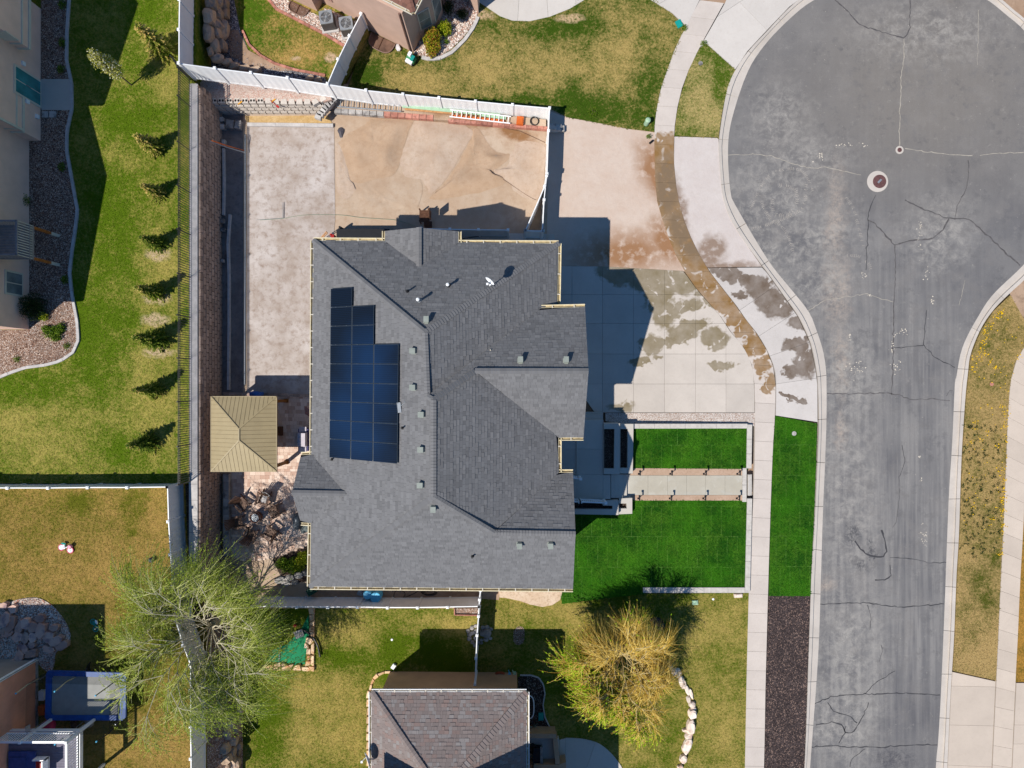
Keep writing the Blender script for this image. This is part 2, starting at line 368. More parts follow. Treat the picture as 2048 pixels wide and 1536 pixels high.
LAWN_W = lawn_mat('lawn_west', S(84, 108, 16), S(168, 154, 80), .27, z=2.6,
                  dry=[(325, 520, 40, 60), (320, 600, 46, 30), (325, 690, 50, 40), (310, 790, 60, 44), (300, 850, 60, 60), (120, 850, 130, 60), (60, 870, 90, 60), (320, 100, 24, 20), (345, 160, 22, 60)],
                  lush=[(215, 895, 60, 40), (250, 230, 60, 40), (60, 790, 80, 30), (190, 680, 60, 120), (300, 30, 40, 30), (230, 450, 50, 90)], bare=S(200, 176, 140), bare_e=[(316, 508, 22, 14), (314, 596, 26, 12), (312, 640, 26, 12), (318, 705, 30, 10)])
LAWN_SW = lawn_mat('lawn_south_west', S(96, 98, 26), S(164, 134, 74), .54, z=2.1, lush=[(265, 1015, 26, 40), (268, 1062, 10, 8), (240, 1220, 20, 14), (160, 1010, 26, 16), (300, 1300, 90, 120), (210, 1300, 30, 60)], dry=[(320, 1000, 18, 70), (190, 1150, 120, 60), (330, 1450, 50, 90)])
LAWN_S = lawn_mat('lawn_south', S(80, 100, 14), S(172, 152, 84), .28, dry=[(640, 1450, 100, 80), (660, 1260, 60, 30), (900, 1250, 60, 20), (700, 1400, 60, 40), (1430, 1260, 90, 60), (1440, 1420, 60, 100), (1110, 1230, 110, 24), (1250, 1450, 60, 60), (1060, 1210, 60, 30)],
                  lush=[(540, 1440, 40, 90), (690, 1315, 60, 22), (790, 1300, 40, 40), (560, 1230, 60, 20), (1330, 1260, 30, 40), (880, 1330, 60, 40)], patch=.45)
LAWN_F = lawn_mat('new_sod', S(30, 78, 14), S(76, 120, 30), .30, sod=True, dark=.45)
LAWN_N = lawn_mat('lawn_north', S(62, 86, 18), S(178, 154, 94), .33, dry=[(860, 165, 90, 30), (950, 120, 70, 50), (1220, 110, 80, 70), (1260, 50, 60, 30), (1110, 130, 120, 40), (900, 185, 120, 12)],
                  lush=[(735, 150, 25, 50), (1080, 60, 60, 20), (1290, 150, 24, 90), (1200, 215, 120, 30), (1050, 200, 90, 10), (1170, 50, 90, 16), (720, 185, 60, 14)], bare=S(206, 176, 138), bare_e=[(1140, 37, 26, 8), (965, 30, 22, 9)])
LAWN_NW = lawn_mat('lawn_north_yard', S(76, 104, 22), S(186, 152, 90), .36, z=.6, dry=[(620, 95, 46, 26), (600, 120, 50, 20)], lush=[(500, 40, 26, 60), (570, 140, 60, 14)], bare=S(206, 176, 146), bare_e=[(661, 115, 12, 9), (590, 117, 9, 5)])
LAWN_V = lawn_mat('lawn_verge_north', S(76, 98, 22), S(180, 160, 104), .5, dry=[(1408, 190, 26, 60)], lush=[(1406, 100, 20, 20), (1440, 150, 20, 40), (1390, 262, 50, 10)])
LAWN_E = lawn_mat('lawn_verge_east', S(84, 88, 30), S(176, 148, 96), .72, lush=[(1955, 1165, 16, 24), (1980, 1202, 24, 18), (1928, 1220, 15, 22), (1940, 1270, 20, 30), (1985, 660, 40, 30), (1990, 1120, 14, 20), (1960, 660, 16, 60, 30)], dry=[(1960, 1290, 60, 60)])
LAWN_EX = lawn_mat('lawn_far_east', S(90, 84, 30), S(176, 130, 60), .7)

n = N('asphalt'); wp = n.warp(.8, 1.2)
col = n.mix(n.rng(n.noise(.25, 4, .6), .35, .65), S(106, 104, 105), S(128, 125, 123)); low = n.rng(n.math('ADD', n.scale(n.pos, (0, 1, 0)), 0) if False else n.ells(n.warp(.3, 3), [(1760, 1150, 260, 620, 0, .35)], .35), 0, 1, .12, 1)
col = n.mix(n.ells(n.warp(.4, 4), [(1850, 160, 260, 200, 0, .6)], .6), col, S(126, 120, 114))
col = n.mix(n.rng(n.noise(1.0, 5, .6, vec=n.scale(n.pos, (3.2, .14, 1))), .42, .66, 0, .75), col, n.mix(low, col, S(146, 142, 138)))
col = n.mix(n.rng(n.noise(1.3, 4, .6, vec=n.scale(n.pos, (2.6, .10, 1))), .55, .75, 0, .6), col, n.mix(low, col, S(92, 91, 95)))
dust = n.math('MULTIPLY', n.ells(n.warp(1.6, 1.4), [(1672, 440, 16, 90, -2), (1676, 580, 22, 70, 0), (1684, 720, 14, 60, 0), (1681, 860, 10, 30), (1655, 1170, 16, 12)], .7), n.rng(n.noise(5, 5, .75), .34, .62))
col = n.mix(n.math('MULTIPLY', dust, .7), col, S(184, 166, 150))
lite = n.math('MULTIPLY', n.ells(n.warp(1.2, 2.0), [(1560, 400, 100, 80, 0), (1620, 480, 90, 60, 20), (1700, 1010, 50, 160), (1700, 1300, 60, 130), (1660, 1440, 40, 80), (1600, 320, 90, 46), (1530, 500, 60, 60), (1640, 560, 60, 60), (1690, 760, 60, 90), (1860, 60, 120, 50), (1880, 470, 60, 60), (1690, 900, 50, 60), (1560, 240, 50, 60), (1700, 1440, 60, 90)], .7), n.rng(n.noise(2.0, 6, .75, dist=.5), .42, .66))
col = n.mix(n.math('MULTIPLY', lite, .75), col, S(174, 168, 160))
col = n.mix(n.math('MULTIPLY', n.ells(n.warp(3, .8), [(1745, 1105, 10, 34, 10, .4), (1722, 1130, 22, 10, -30, .4), (1708, 1070, 14, 26), (1790, 1520, 40, 20)], .5), n.rng(n.noise(4, 5, .8), .42, .6, 0, .8)), col, S(62, 62, 68))
col = n.mix(n.math('MULTIPLY', n.ells(n.warp(2.2, .8), [(1830, 1500, 70, 130, 0, .3)], .3), .35), col, S(88, 86, 90))
col = n.mix(n.rng(n.noise(1.4, 5, .75), .52, .72, 0, .7), col, S(82, 81, 84)); col = n.mix(n.rng(n.noise(.7, 5, .7), .5, .72, 0, .45), col, S(150, 144, 138)); col = n.mix(n.rng(n.noise(2.3, 6, .8), .58, .76, 0, .55), col, S(168, 162, 154))
sp = n.vor(2.6, out='Distance'); col = n.mix(n.math('MULTIPLY', n.rng(sp, .05, .03), n.rng(n.noise(.9, 2), .5, .6)), col, S(222, 212, 196))
col = n.mix(n.rng(n.noise(70, 3, .8), .35, .7, 0, .38), col, S(70, 70, 74))
n.bump(n.noise(90, 3, .7), .4, .01)
ASPHALT = n.done(col, .9, .2)
WALKST = S(140, 106, 62)
CONC_D = concrete('driveway_concrete', S(208, 197, 186, .92), wet=True, col1=S(136, 122, 96), s1=.30,
    e1=[(1236, 545, 40, 22), (1300, 556, 40, 34), (1350, 565, 50, 28), (1315, 600, 26, 60, 20), (1358, 622, 40, 12, 30), (1390, 612, 20, 10), (1420, 600, 30, 12, -30),
        (1375, 655, 45, 14, 12), (1350, 680, 50, 12, 15), (1430, 680, 26, 22), (1300, 690, 24, 22, 30), (1290, 720, 30, 8, 15), (1440, 730, 30, 10),
        (1475, 555, 46, 14, -30), (1520, 575, 20, 22, -30), (1545, 605, 40, 26, -35), (1510, 560, 24, 10), (1480, 590, 18, 8), (1590, 690, 24, 12, 10), (1600, 645, 30, 10, 10), (1610, 720, 26, 30, 0), (1578, 740, 20, 12), (1588, 800, 28, 5, -25, .2), (1600, 805, 12, 5), (1240, 815, 26, 8, 0, .6)])
CONC_A = concrete('apron_concrete', S(208, 200, 194, .92), wet=True, col1=S(112, 96, 82), s1=.30, e1=[(1450, 545, 40, 12, -25), (1475, 555, 46, 15, -30), (1520, 575, 22, 24, -30), (1548, 602, 42, 28, -35), (1500, 560, 26, 12), (1480, 590, 18, 8), (1590, 690, 26, 13, 10), (1602, 645, 30, 12, 10), (1612, 722, 24, 32, 0), (1580, 742, 22, 12), (1588, 800, 28, 5, -25, .2), (1600, 805, 12, 5), (1625, 660, 8, 50, -20)])
CONC_S = concrete('sidewalk_concrete', S(212, 200, 190, .92), col1=WALKST, s1=.25,
    e1=[(1330, 300, 40, 34), (1330, 350, 40, 60), (1340, 420, 34, 50), (1370, 500, 46, 46), (1400, 550, 50, 46), (1430, 582, 44, 36, -40), (1456, 606, 26, 26, -40), (1474, 628, 20, 24, -40), (1492, 656, 19, 26, -40), (1510, 690, 19, 26, -40), (1528, 728, 17, 26, -30), (1538, 768, 13, 20)],
    e2=[(1335, 370, 26, 60, 0), (1370, 470, 24, 60, 30)], col2=S(122, 102, 80))
CONC_K = concrete('kerb_concrete', S(206, 196, 186, .92), tone=.16)
CONC_P = concrete('porch_concrete', S(205, 198, 188, .9), tone=.08)
CONC_W = concrete('walk_concrete', S(204, 198, 184, .9), e1=[(1310, 965, 40, 20), (1380, 962, 50, 24), (1450, 975, 30, 18)], col1=S(182, 174, 158), s1=.5, tone=.2)
CONC_L = concrete('north_concrete', S(212, 204, 196, .92), tone=.08)
CONC_E = concrete('east_concrete', S(210, 194, 178, .92), tone=.10)

# ------------------------------------------------------------------ terrain
ZW, ZS, ZN = 2.6, 2.1, .6
m = MB(); m.sheet([(-90, -75, -.30), (90, -75, -.30), (90, 75, -.30), (-90, 75, -.30)])
struct('ground', m, EARTH, 'bare brown earth showing between the built surfaces', 'ground')
def flat(name, mat, pts, z, label, cat, thick=.25):
    m = MB(); m.prism(XY(pts, z), z - thick, z); return struct(name, m, mat, label, cat)
WT = [(-600, -400), (391, -400), (391, 128), (372, 148), (394, 170), (394, 967), (-600, 967)]
flat('lawn', LAWN_W, WT, ZW, 'patchy green lawn on the high terrace west of the iron fence', 'lawn', ZW + .3)
SWT = [(-600, 969), (394, 969), (394, 1150), (413, 1250), (413, 2000), (-600, 2000)]
flat('lawn', LAWN_SW, SWT, ZS, 'golden dormant lawn with two small bikes in the south-west yard', 'lawn', ZS + .3)
flat('dirt_yard', DIRT, [(438, 168), (1312, 168), (1312, 545), (1120, 545), (1120, 900), (625, 900), (625, 1215), (960, 1215), (960, 1224), (438, 1224)], -.012, 'sandy tan back yard of raked fill behind the dark roofed house', 'yard')
flat('gravel_drive', SIDE, [(1098, 222), (1135, 235), (1200, 247), (1255, 258), (1290, 263), (1312, 265), (1310, 300), (1313, 384), (1323, 427), (1348, 497), (1372, 543), (1205, 533), (1108, 531), (1094, 470)], .006, 'pinkish gravel side drive between white fence and sidewalk', 'gravel')
flat('verge', VERGES, [(1349, 273), (1437, 276), (1438, 312), (1444, 384), (1459, 434), (1484, 476), (1516, 522), (1524, 533), (1412, 535), (1386, 486), (1366, 436), (1354, 386), (1348, 325)], .006, 'bare pale gravel verge between wet sidewalk and cul-de-sac kerb', 'verge')
flat('gravel_pad', PADM, [(494, 250), (668, 250), (670, 440), (640, 790), (494, 790)], .012, 'mottled grey gravel pad in the back yard west of the house', 'pad')
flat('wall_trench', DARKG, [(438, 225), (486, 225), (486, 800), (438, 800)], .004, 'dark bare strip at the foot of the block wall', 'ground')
flat('lawn', LAWN_N, [(690, 190), (735, 62), (735, -200), (1250, -200), (1301, 0), (1344, 27), (1371, 55), (1349, 100), (1331, 150), (1319, 188), (1311, 233), (1309, 264), (1290, 261), (1255, 257), (1200, 246), (1135, 234), (1098, 216)], .03, 'straw and green lawn of the north neighbour above the white fence', 'lawn')
NY = [(391, -300), (735, -300), (735, 62), (668, 186), (400, 152)]
flat('lawn', LAWN_NW, NY, ZN, 'small green back lawn with pink kerb beside two air conditioners', 'lawn', 1)
flat('lawn', LAWN_V, [(1413, 88), (1471, 140), (1454, 180), (1443, 230), (1437, 274), (1349, 271), (1353, 230), (1360, 195), (1374, 150), (1387, 115), (1400, 96)], .02, 'small curved grass verge between sidewalk and kerb at the driveway', 'lawn')
SL = [(438, 1217), (960, 1217), (960, 1190), (1498, 1186), (1494, 1330), (1490, 1536), (1484, 1900), (438, 1900)]
flat('lawn', LAWN_S, SL, .0, 'patchy green and straw lawn around the south neighbour house', 'lawn')
FL1 = [(1262, 857), (1496, 857), (1494, 938), (1262, 936)]
FL2 = [(1136, 1000), (1498, 1001), (1495, 1176), (1290, 1176), (1289, 1188), (1215, 1196), (1124, 1208), (1120, 1180), (1130, 1040)]
flat('lawn', LAWN_F, FL1, .17, 'bright new sod panel inside the low wall north of the front walk', 'lawn')
flat('lawn', LAWN_F, FL2, .17, 'large bright new sod lawn south of the front walk', 'lawn')
FL3 = [(1551, 832), (1634, 847), (1632, 928), (1627, 1053), (1622, 1152), (1621, 1192), (1538, 1192), (1541, 1060), (1546, 900)]
flat('lawn', LAWN_F, FL3, .025, 'narrow new sod strip between sidewalk and street kerb', 'lawn')
flat('mulch_bed', LAVA, [(1538, 1192), (1621, 1192), (1616, 1327), (1609, 1536), (1600, 1800), (1520, 1800), (1529, 1536), (1532, 1377)], .02, 'dark brown lava mulch strip between sidewalk and street', 'mulch')
flat('lawn', LAWN_EX, [(2048, 1005), (2041, 1152), (2031, 1364), (2300, 1364), (2300, 1005)], .02, 'sliver of brown lawn at the east edge', 'lawn')

# ------------------------------------------------------------------ street, kerbs, walks
A_W = [(1600, 1800), (1620, 1536), (1632, 1377), (1638, 1277), (1642, 1152), (1646, 1020), (1650, 928), (1653, 835), (1653, 768), (1652, 740), (1646, 701), (1631, 655), (1616, 621), (1576, 571), (1536, 520), (1474, 416), (1461, 384), (1456, 300), (1464, 237), (1496, 142), (1536, 82), (1590, 28), (1628, 0), (1680, -24), (1740, -40), (1802, -46), (1870, -40), (1930, -24), (1976, 0), (2016, 32), (2048, 60), (2100, 125), (2140, 215), (2148, 300), (2140, 390), (2105, 460), (2048, 529), (1986, 589), (1956, 634), (1933, 676), (1921, 709), (1913, 754), (1910, 768), (1905, 880), (1898, 993), (1893, 1118), (1890, 1202), (1882, 1390), (1876, 1490), (1872, 1536), (1858, 1800)]
B_W = [(1590, 1800), (1609, 1536), (1617, 1327), (1623, 1152), (1629, 1053), (1635, 928), (1638, 843), (1636, 768), (1632, 734), (1621, 684), (1598, 634), (1568, 591), (1536, 546), (1484, 476), (1459, 434), (1449, 404), (1444, 384), (1438, 312), (1439, 272), (1454, 180), (1471, 140), (1496, 103), (1536, 60), (1580, 14), (1620, -16), (1680, -42), (1740, -58), (1802, -63), (1870, -58), (1935, -42), (1985, -16), (2028, 20), (2060, 48), (2118, 120), (2158, 215), (2166, 300), (2158, 395), (2120, 470), (2060, 548), (2018, 588), (1986, 621), (1961, 659), (1941, 709), (1936, 746), (1931, 793), (1923, 918), (1918, 1068), (1913, 1152), (1908, 1277), (1901, 1392), (1895, 1527), (1882, 1800)]
ZR = -.12
m = MB(); m.sheet([P(a, b, ZR) for a, b in smooth_line(A_W, 3)]); struct('street', m, ASPHALT, 'grey cracked asphalt cul-de-sac and road', 'street'); STREET = bpy.data.objects['street']
la, lb = smooth_line(A_W, 4), smooth_line(B_W, 4)
NK = 290; ra = resample(la, NK); rb = []
pb = np.array(lb)
rb0 = resample(lb, 1400)
j0 = 0
for q in ra:      # nearest point of the back line
    d = np.hypot(*(rb0 - q).T); rb.append(rb0[int(d.argmin())])
rb = np.array(rb)
kroot = thing('kerb', 'pale concrete kerb and gutter running round the cul-de-sac', 'kerb'); tag(kroot, kind='structure')
for i in range(0, NK - 1, 6):
    e = min(i + 6, NK - 1); m = MB()
    if e - i < 1: continue
    prof = [(0.0, ZR + .006), (.62, ZR + .02), (.68, .02), (1.0, .03)]
    vs_, n_ = [], e - i + 1
    for t in range(i, e + 1):
        a, b = ra[t].copy(), rb[t].copy()
        if t == i: a2 = ra[t] + (ra[t + 1] - ra[t]) * .03; b2 = rb[t] + (rb[t + 1] - rb[t]) * .03; a, b = a2, b2
        if t == e: a2 = ra[t] + (ra[t - 1] - ra[t]) * .03; b2 = rb[t] + (rb[t - 1] - rb[t]) * .03; a, b = a2, b2
        for f, z in prof + [(1.0, -.25), (0.0, -.25)]:
            q = a + (b - a) * f; vs_.append(P(q[0], q[1], max(z, -.2)) if z > -.2 else P(q[0], q[1], 0) + Vector((0, 0, z)))
    k = 6; fs = [(t * k + c, t * k + (c + 1) % k, (t + 1) * k + (c + 1) % k, (t + 1) * k + c) for t in range(n_ - 1) for c in range(k)]
    fs += [tuple(range(k))[::-1], tuple((n_ - 1) * k + c for c in range(k))]
    m.add(vs_, [f[::-1] for f in fs]); m.build('kerb_segment', CONC_K, kroot)
def slabs(root, left, right, step, mat, z=.03, gap=.012, thick=.2):
    """paving slabs between two edge lines (pixels)"""
    L = plen(left) / PPM; n_ = max(2, round(L / step)) + 1
    a, b = resample(left, n_), resample(right, n_)
    for i in range(n_ - 1):
        g = gap * PPM / 2; q = [a[i], a[i + 1], b[i + 1], b[i]]
        d1 = (a[i + 1] - a[i]) / np.hypot(*(a[i + 1] - a[i])); d2 = (b[i + 1] - b[i]) / max(1e-6, np.hypot(*(b[i + 1] - b[i])))
        q = [a[i] + d1 * g, a[i + 1] - d1 * g, b[i + 1] - d2 * g, b[i] + d2 * g]
        m = MB(); m.prism([(P(*p, z).x, P(*p, z).y) for p in q], z - thick, z + random.uniform(-.004, .004)); m.build('slab', mat, root)
SWL = smooth_line([(1400, 0), (1373, 50), (1349, 100), (1331, 150), (1319, 188), (1311, 233), (1309, 265), (1309, 300), (1312, 384), (1321, 427), (1346, 497), (1369, 542), (1399, 584), (1439, 629), (1461, 662), (1486, 692), (1504, 729), (1509, 768), (1510, 818), (1509, 943), (1504, 1050), (1499, 1152), (1494, 1327), (1490, 1536), (1483, 1800)])
SWR = smooth_line([(1448, 6), (1424, 49), (1399, 95), (1371, 155), (1358, 200), (1351, 237), (1348, 275), (1348, 325), (1354, 384), (1366, 434), (1386, 484), (1414, 536), (1444, 576), (1474, 614), (1491, 639), (1516, 671), (1536, 706), (1548, 739), (1551, 768), (1550, 830), (1546, 893), (1542, 993), (1538, 1118), (1533, 1300), (1531, 1377), (1528, 1536), (1520, 1800)])
r_ = thing('sidewalk', 'curving pale sidewalk slabs on the west side, muddy at the bend', 'sidewalk'); tag(r_, kind='structure')
slabs(r_, SWL, SWR, 1.2, CONC_S)
SEL = smooth_line([(2130, 600), (2080, 650), (2048, 695), (2031, 726), (2021, 768), (2016, 843), (2012, 943), (2008, 1043), (2003, 1143), (1998, 1252), (1993, 1362), (1985, 1536), (1972, 1800)])
SER = smooth_line([(2170, 630), (2120, 680), (2085, 720), (2068, 750), (2060, 790), (2055, 850), (2051, 943), (2047, 1050), (2041, 1152), (2036, 1264), (2031, 1364), (2023, 1536), (2010, 1800)])
r_ = thing('sidewalk', 'pale sidewalk slabs on the east side of the street', 'sidewalk'); tag(r_, kind='structure')
slabs(r_, SEL, SER, 1.2, CONC_E)
# east verge
bE = [p for p in B_W if p[0] > 1890 and 588 <= p[1] <= 1330][:]
EV = [(2021, 590)] + [(1988, 621), (1963, 659), (1943, 709), (1938, 746), (1933, 793), (1925, 918), (1920, 1068), (1915, 1152), (1910, 1277), (1906, 1342)] + [(1992, 1361), (1997, 1252), (2002, 1143), (2007, 1043), (2011, 943), (2015, 843), (2020, 768), (2030, 726), (2047, 696), (2060, 660)]
flat('lawn', LAWN_E, EV, .02, 'dry verge dotted with dandelions east of the street', 'lawn')
# driveway slabs
def grid_slabs(root, poly, xs, ys, mat, z=.03, gap=.4, thick=.2):
    for i in range(len(xs) - 1):
        for j in range(len(ys) - 1):
            c = clip_rect(poly, xs[i] + gap / 2, ys[j] + gap / 2, xs[i + 1] - gap / 2, ys[j + 1] - gap / 2)
            if len(c) < 3 or parea(c) < 12: continue
            m = MB(); m.prism(XY(c, z), z - thick, z + random.uniform(-.003, .003)); m.build('slab', mat, root)
DW = [(1100, 532)] + [(1205, 533), (1366, 542)] + [(p[0] - 1.2, p[1]) for p in SWL if 545 < p[1] < 822] + [(1509, 825), (1190, 825), (1100, 700)]
r_ = thing('driveway', 'pale square concrete driveway slabs with dark wet patches by the garage', 'driveway'); tag(r_, kind='structure')
grid_slabs(r_, DW, [1096, 1144, 1205, 1267, 1329, 1391, 1452, 1520], [528, 589, 647, 708, 768, 826], CONC_D)
AP = [(1416, 536)] + [(p[0] + 1.5, p[1]) for p in SWR if 538 < p[1] < 828] + [(1552, 831), (1636, 844)] + [(p[0] - 1.5, p[1]) for p in lb[::-1] if p[0] < 1700 and 520 < p[1] < 842][::-1] + [(1524, 535)]
AP = [(1416, 536)] + [(p[0] + 1.5, p[1]) for p in SWR if 538 < p[1] < 828] + [(1552, 831), (1635, 844), (1634.5, 768), (1630, 734), (1619, 684), (1596, 634), (1566, 591), (1534, 546), (1524, 535)]
r_ = thing('driveway_apron', 'driveway apron slabs between sidewalk and kerb, streaked with wet mud', 'driveway'); tag(r_, kind='structure')
def cut_lines(poly, lines, gap=.4):
    parts = [poly]
    for (x0, y0), (x1, y1) in lines:
        a, b = (y1 - y0), -(x1 - x0); L = math.hypot(a, b); a, b = a / L, b / L; c = a * x0 + b * y0; nx = []
        for p in parts:
            for q in (clip(p, a, b, c - gap / 2), clip(p, -a, -b, -c - gap / 2)):
                if len(q) >= 3 and parea(q) > 10: nx.append(q)
        parts = nx
    return parts
for q in cut_lines(AP, [((1480, 620), (1568, 560)), ((1518, 672), (1598, 620)), ((1540, 712), (1620, 684)), ((1551, 768), (1636, 756))]):
    m = MB(); m.prism(XY(q, .03), -.17, .03 + random.uniform(-.003, .003)); m.build('slab', CONC_A, r_)
r_ = thing('driveway', 'pale concrete driveway of the north neighbour at the cul-de-sac', 'driveway'); tag(r_, kind='structure')
ND1 = [(1240, -60), (1301, -1), (1345, 26), (1373, 52), (1398, 2), (1420, -60)]
ND2 = [(1414, 87), (1400, 94), (1426, 49), (1450, 6), (1480, -60), (1660, -60), (1619, -17), (1579, 13), (1535, 59), (1495, 102), (1471, 138)]
for q in cut_lines(ND1, [((1280, 30), (1400, -40))]) + cut_lines(ND2, [((1475, 0), (1530, 56)), ((1440, 30), (1560, -50))]):
    m = MB(); m.prism(XY(q, .03), -.17, .03 + random.uniform(-.003, .003)); m.build('slab', CONC_L, r_)
r_ = thing('driveway', 'tan concrete driveway panels at the lower east corner', 'driveway'); tag(r_, kind='structure')
for poly, ln in (([(1905, 1344), (1991, 1363), (1983, 1536), (1972, 1790), (1884, 1790), (1896, 1527), (1902, 1392)], [((1900, 1372), (1995, 1374)), ((1900, 1450), (1990, 1452)), ((1890, 1530), (1985, 1534)), ((1890, 1610), (1985, 1614))]),
                 ([(2033, 1366), (2180, 1366), (2180, 1790), (2012, 1790), (2025, 1536)], [((2025, 1450), (2100, 1450)), ((2020, 1488), (2100, 1488)), ((2015, 1570), (2100, 1572)), ((2100, 1300), (2098, 1800))])):
    for q in cut_lines(poly, ln): m = MB(); m.prism(XY(q, .03), -.17, .03 + random.uniform(-.003, .003)); m.build('slab', CONC_E, r_)
# north front walk
r_ = thing('front_walk', 'curved concrete front walk of the north neighbour', 'path'); tag(r_, kind='structure')
for q in cut_lines([(940, -60), (1300, -60), (1200, -30), (1168, 0), (1140, 17), (1100, 33), (1060, 42), (1025, 41), (1000, 32), (975, 15), (955, 2)], [((1042, -60), (1034, 60)), ((1090, -60), (1098, 60)), ((1150, -60), (1153, 60))]):
    m = MB(); m.prism(XY(q, .06), -.1, .06); m.build('slab', CONC_L, r_)
# cracks and seals: thin bituminous ribbons a few millimetres proud of the asphalt
CRK = plain('crack_sealant', S(92, 88, 88), .8, .15, 6, .3); CRKL = plain('crack_dust', S(168, 160, 148), .95, .12, 6, .1); CRKD = plain('crack_dark', S(66, 65, 68), .8, .1, 6, .3)
def crack(pts, wpx, mat, jit=1.2):
    L = plen(pts); p = resample(pts, max(4, int(L / 6))); p[1:-1] += NR.normal(0, jit * .5, p[1:-1].shape); m = MB(); vs_ = []
    for i in range(len(p)):
        d = p[min(i + 1, len(p) - 1)] - p[max(i - 1, 0)]; d /= max(np.hypot(*d), 1e-6); nn = np.array([-d[1], d[0]]) * wpx / 2 * random.uniform(.5, 1.3)
        for s_ in (nn, -nn): q = p[i] + s_; vs_.append(P(q[0], q[1], ZR + .005))
    m.add(vs_, [(2 * i, 2 * i + 1, 2 * i + 3, 2 * i + 2) for i in range(len(p) - 1)]); m.build('crack', mat, STREET)
for pts, wd, mt in [([(1808, 76), (1807, 120), (1803, 150), (1802, 180), (1800, 215), (1799, 250), (1799, 292)], 1.7, CRKL), ([(1820, 0), (1820, 58), (1809, 76), (1770, 66), (1720, 50), (1695, 22), (1670, 0)], 2.4, CRK),
    ([(1810, 297), (1860, 304), (1900, 309), (1945, 311)], 1.5, CRKL), ([(1960, 311), (2000, 306), (2048, 305)], 1.5, CRKL), ([(1456, 310), (1500, 309), (1540, 311), (1588, 328), (1625, 337), (1650, 334), (1700, 345), (1722, 350)], 1.3, CRKL),
    ([(1752, 390), (1738, 420), (1736, 450), (1733, 520), (1732, 540)], 1.6, CRKD), ([(1735, 440), (1752, 448), (1770, 470), (1790, 490), (1820, 481), (1865, 478), (1885, 460), (1898, 437)], 3.0, CRK), ([(1810, 400), (1850, 420), (1898, 437), (1938, 438), (1975, 470), (2010, 505), (2040, 531)], 3.0, CRK), ([(1910, 436), (1915, 410), (1930, 384), (1938, 350), (1936, 320)], 1.8, CRK),
    ([(1790, 490), (1791, 540), (1788, 600), (1787, 660), (1785, 740), (1783, 790)], 2.2, CRK), ([(1616, 622), (1650, 600), (1690, 594), (1735, 588), (1760, 598), (1787, 604)], 1.2, CRKL), ([(1784, 697), (1847, 690), (1870, 715), (1910, 735)], 1.6, CRKD), ([(1847, 690), (1850, 650), (1853, 620)], 1.6, CRKD),
    ([(1654, 787), (1700, 788), (1730, 787), (1770, 786), (1800, 791), (1822, 800), (1860, 798), (1900, 801)], 1.9, CRK), ([(1804, 890), (1810, 920), (1803, 945), (1797, 955)], 1.0, CRKD), ([(1798, 955), (1798, 1000), (1794, 1040), (1785, 1055)], .8, CRKD),
    ([(1780, 1115), (1830, 1118), (1860, 1126), (1893, 1125)], 1.3, CRKD), ([(1640, 1208), (1735, 1206), (1770, 1211), (1800, 1214), (1860, 1210), (1888, 1208)], 1.8, CRKD), ([(1628, 1408), (1660, 1395), (1690, 1390), (1740, 1389), (1800, 1386), (1880, 1390)], 2.0, CRKD), ([(1730, 1388), (1755, 1362), (1790, 1342)], 1.4, CRKD), ([(1735, 1210), (1741, 1228), (1740, 1260)], 1.2, CRKD),
    ([(1632, 1450), (1665, 1444), (1685, 1450), (1692, 1466), (1705, 1466), (1716, 1450), (1730, 1425), (1737, 1405)], 2.2, CRKD), ([(1620, 1494), (1660, 1492), (1700, 1494), (1760, 1495), (1810, 1491), (1875, 1490)], 2.0, CRKD), ([(1700, 1534), (1703, 1518), (1730, 1498)], 1.3, CRKD), ([(1678, 1486), (1690, 1466), (1692, 1452)], 1.6, CRKD), ([(1655, 1405), (1668, 1424), (1700, 1432), (1714, 1446)], 2.2, CRKD), ([(1763, 1060), (1772, 1090), (1774, 1105), (1766, 1114), (1740, 1112), (1722, 1098), (1710, 1082)], 3.4, CRKD), ([(1780, 1130), (1782, 1150), (1774, 1160), (1750, 1160)], 2.4, CRKD), ([(1930, 560), (1918, 610)], .8, CRKL),
    ([(1762, 1290), (1766, 1300), (1758, 1324)], 1.0, CRKD), ([(1957, 20), (1956, 80), (1955, 130)], 1.0, CRKL), ([(1893, 792), (1898, 782), (1906, 782)], 1.0, CRKD)]:
    crack(pts, wd * .95, mt, 1.5)
DUST = plain('tyre_dust', S(186, 176, 164), .95, .15, 6, .1)
def treads(pts, wpx, step=3.4):
    p = resample(pts, max(3, int(plen(pts) / step))); m = MB()
    for i in range(1, len(p)):
        d = p[i] - p[i - 1]; d /= max(np.hypot(*d), 1e-6); nn = np.array([-d[1], d[0]])
        if random.random() < .25: continue
        for s_ in (1, -1):
            a = p[i]; b = a + nn * s_ * wpx * random.uniform(.35, .55) + d * 1.6; t = d * random.uniform(.35, .7)
            m.sheet([P(*a, ZR + .004), P(*(a + t), ZR + .004), P(*(b + t), ZR + .004), P(*b, ZR + .004)])
    m.build('tyre_track', DUST, STREET)
for pts, wd in [([(1690, 392), (1708, 420), (1716, 450), (1726, 490)], 7), ([(1690, 512), (1715, 512), (1735, 525), (1742, 540)], 7), ([(1545, 395), (1548, 425), (1575, 430), (1592, 410), (1590, 380), (1560, 370)], 8), ([(1520, 400), (1540, 436), (1570, 460), (1585, 500)], 7), ([(1500, 420), (1540, 350), (1600, 340), (1625, 380)], 6), ([(1500, 460), (1560, 440), (1605, 415), (1612, 370)], 7)]:
    treads(smooth_line(pts, 6), wd)
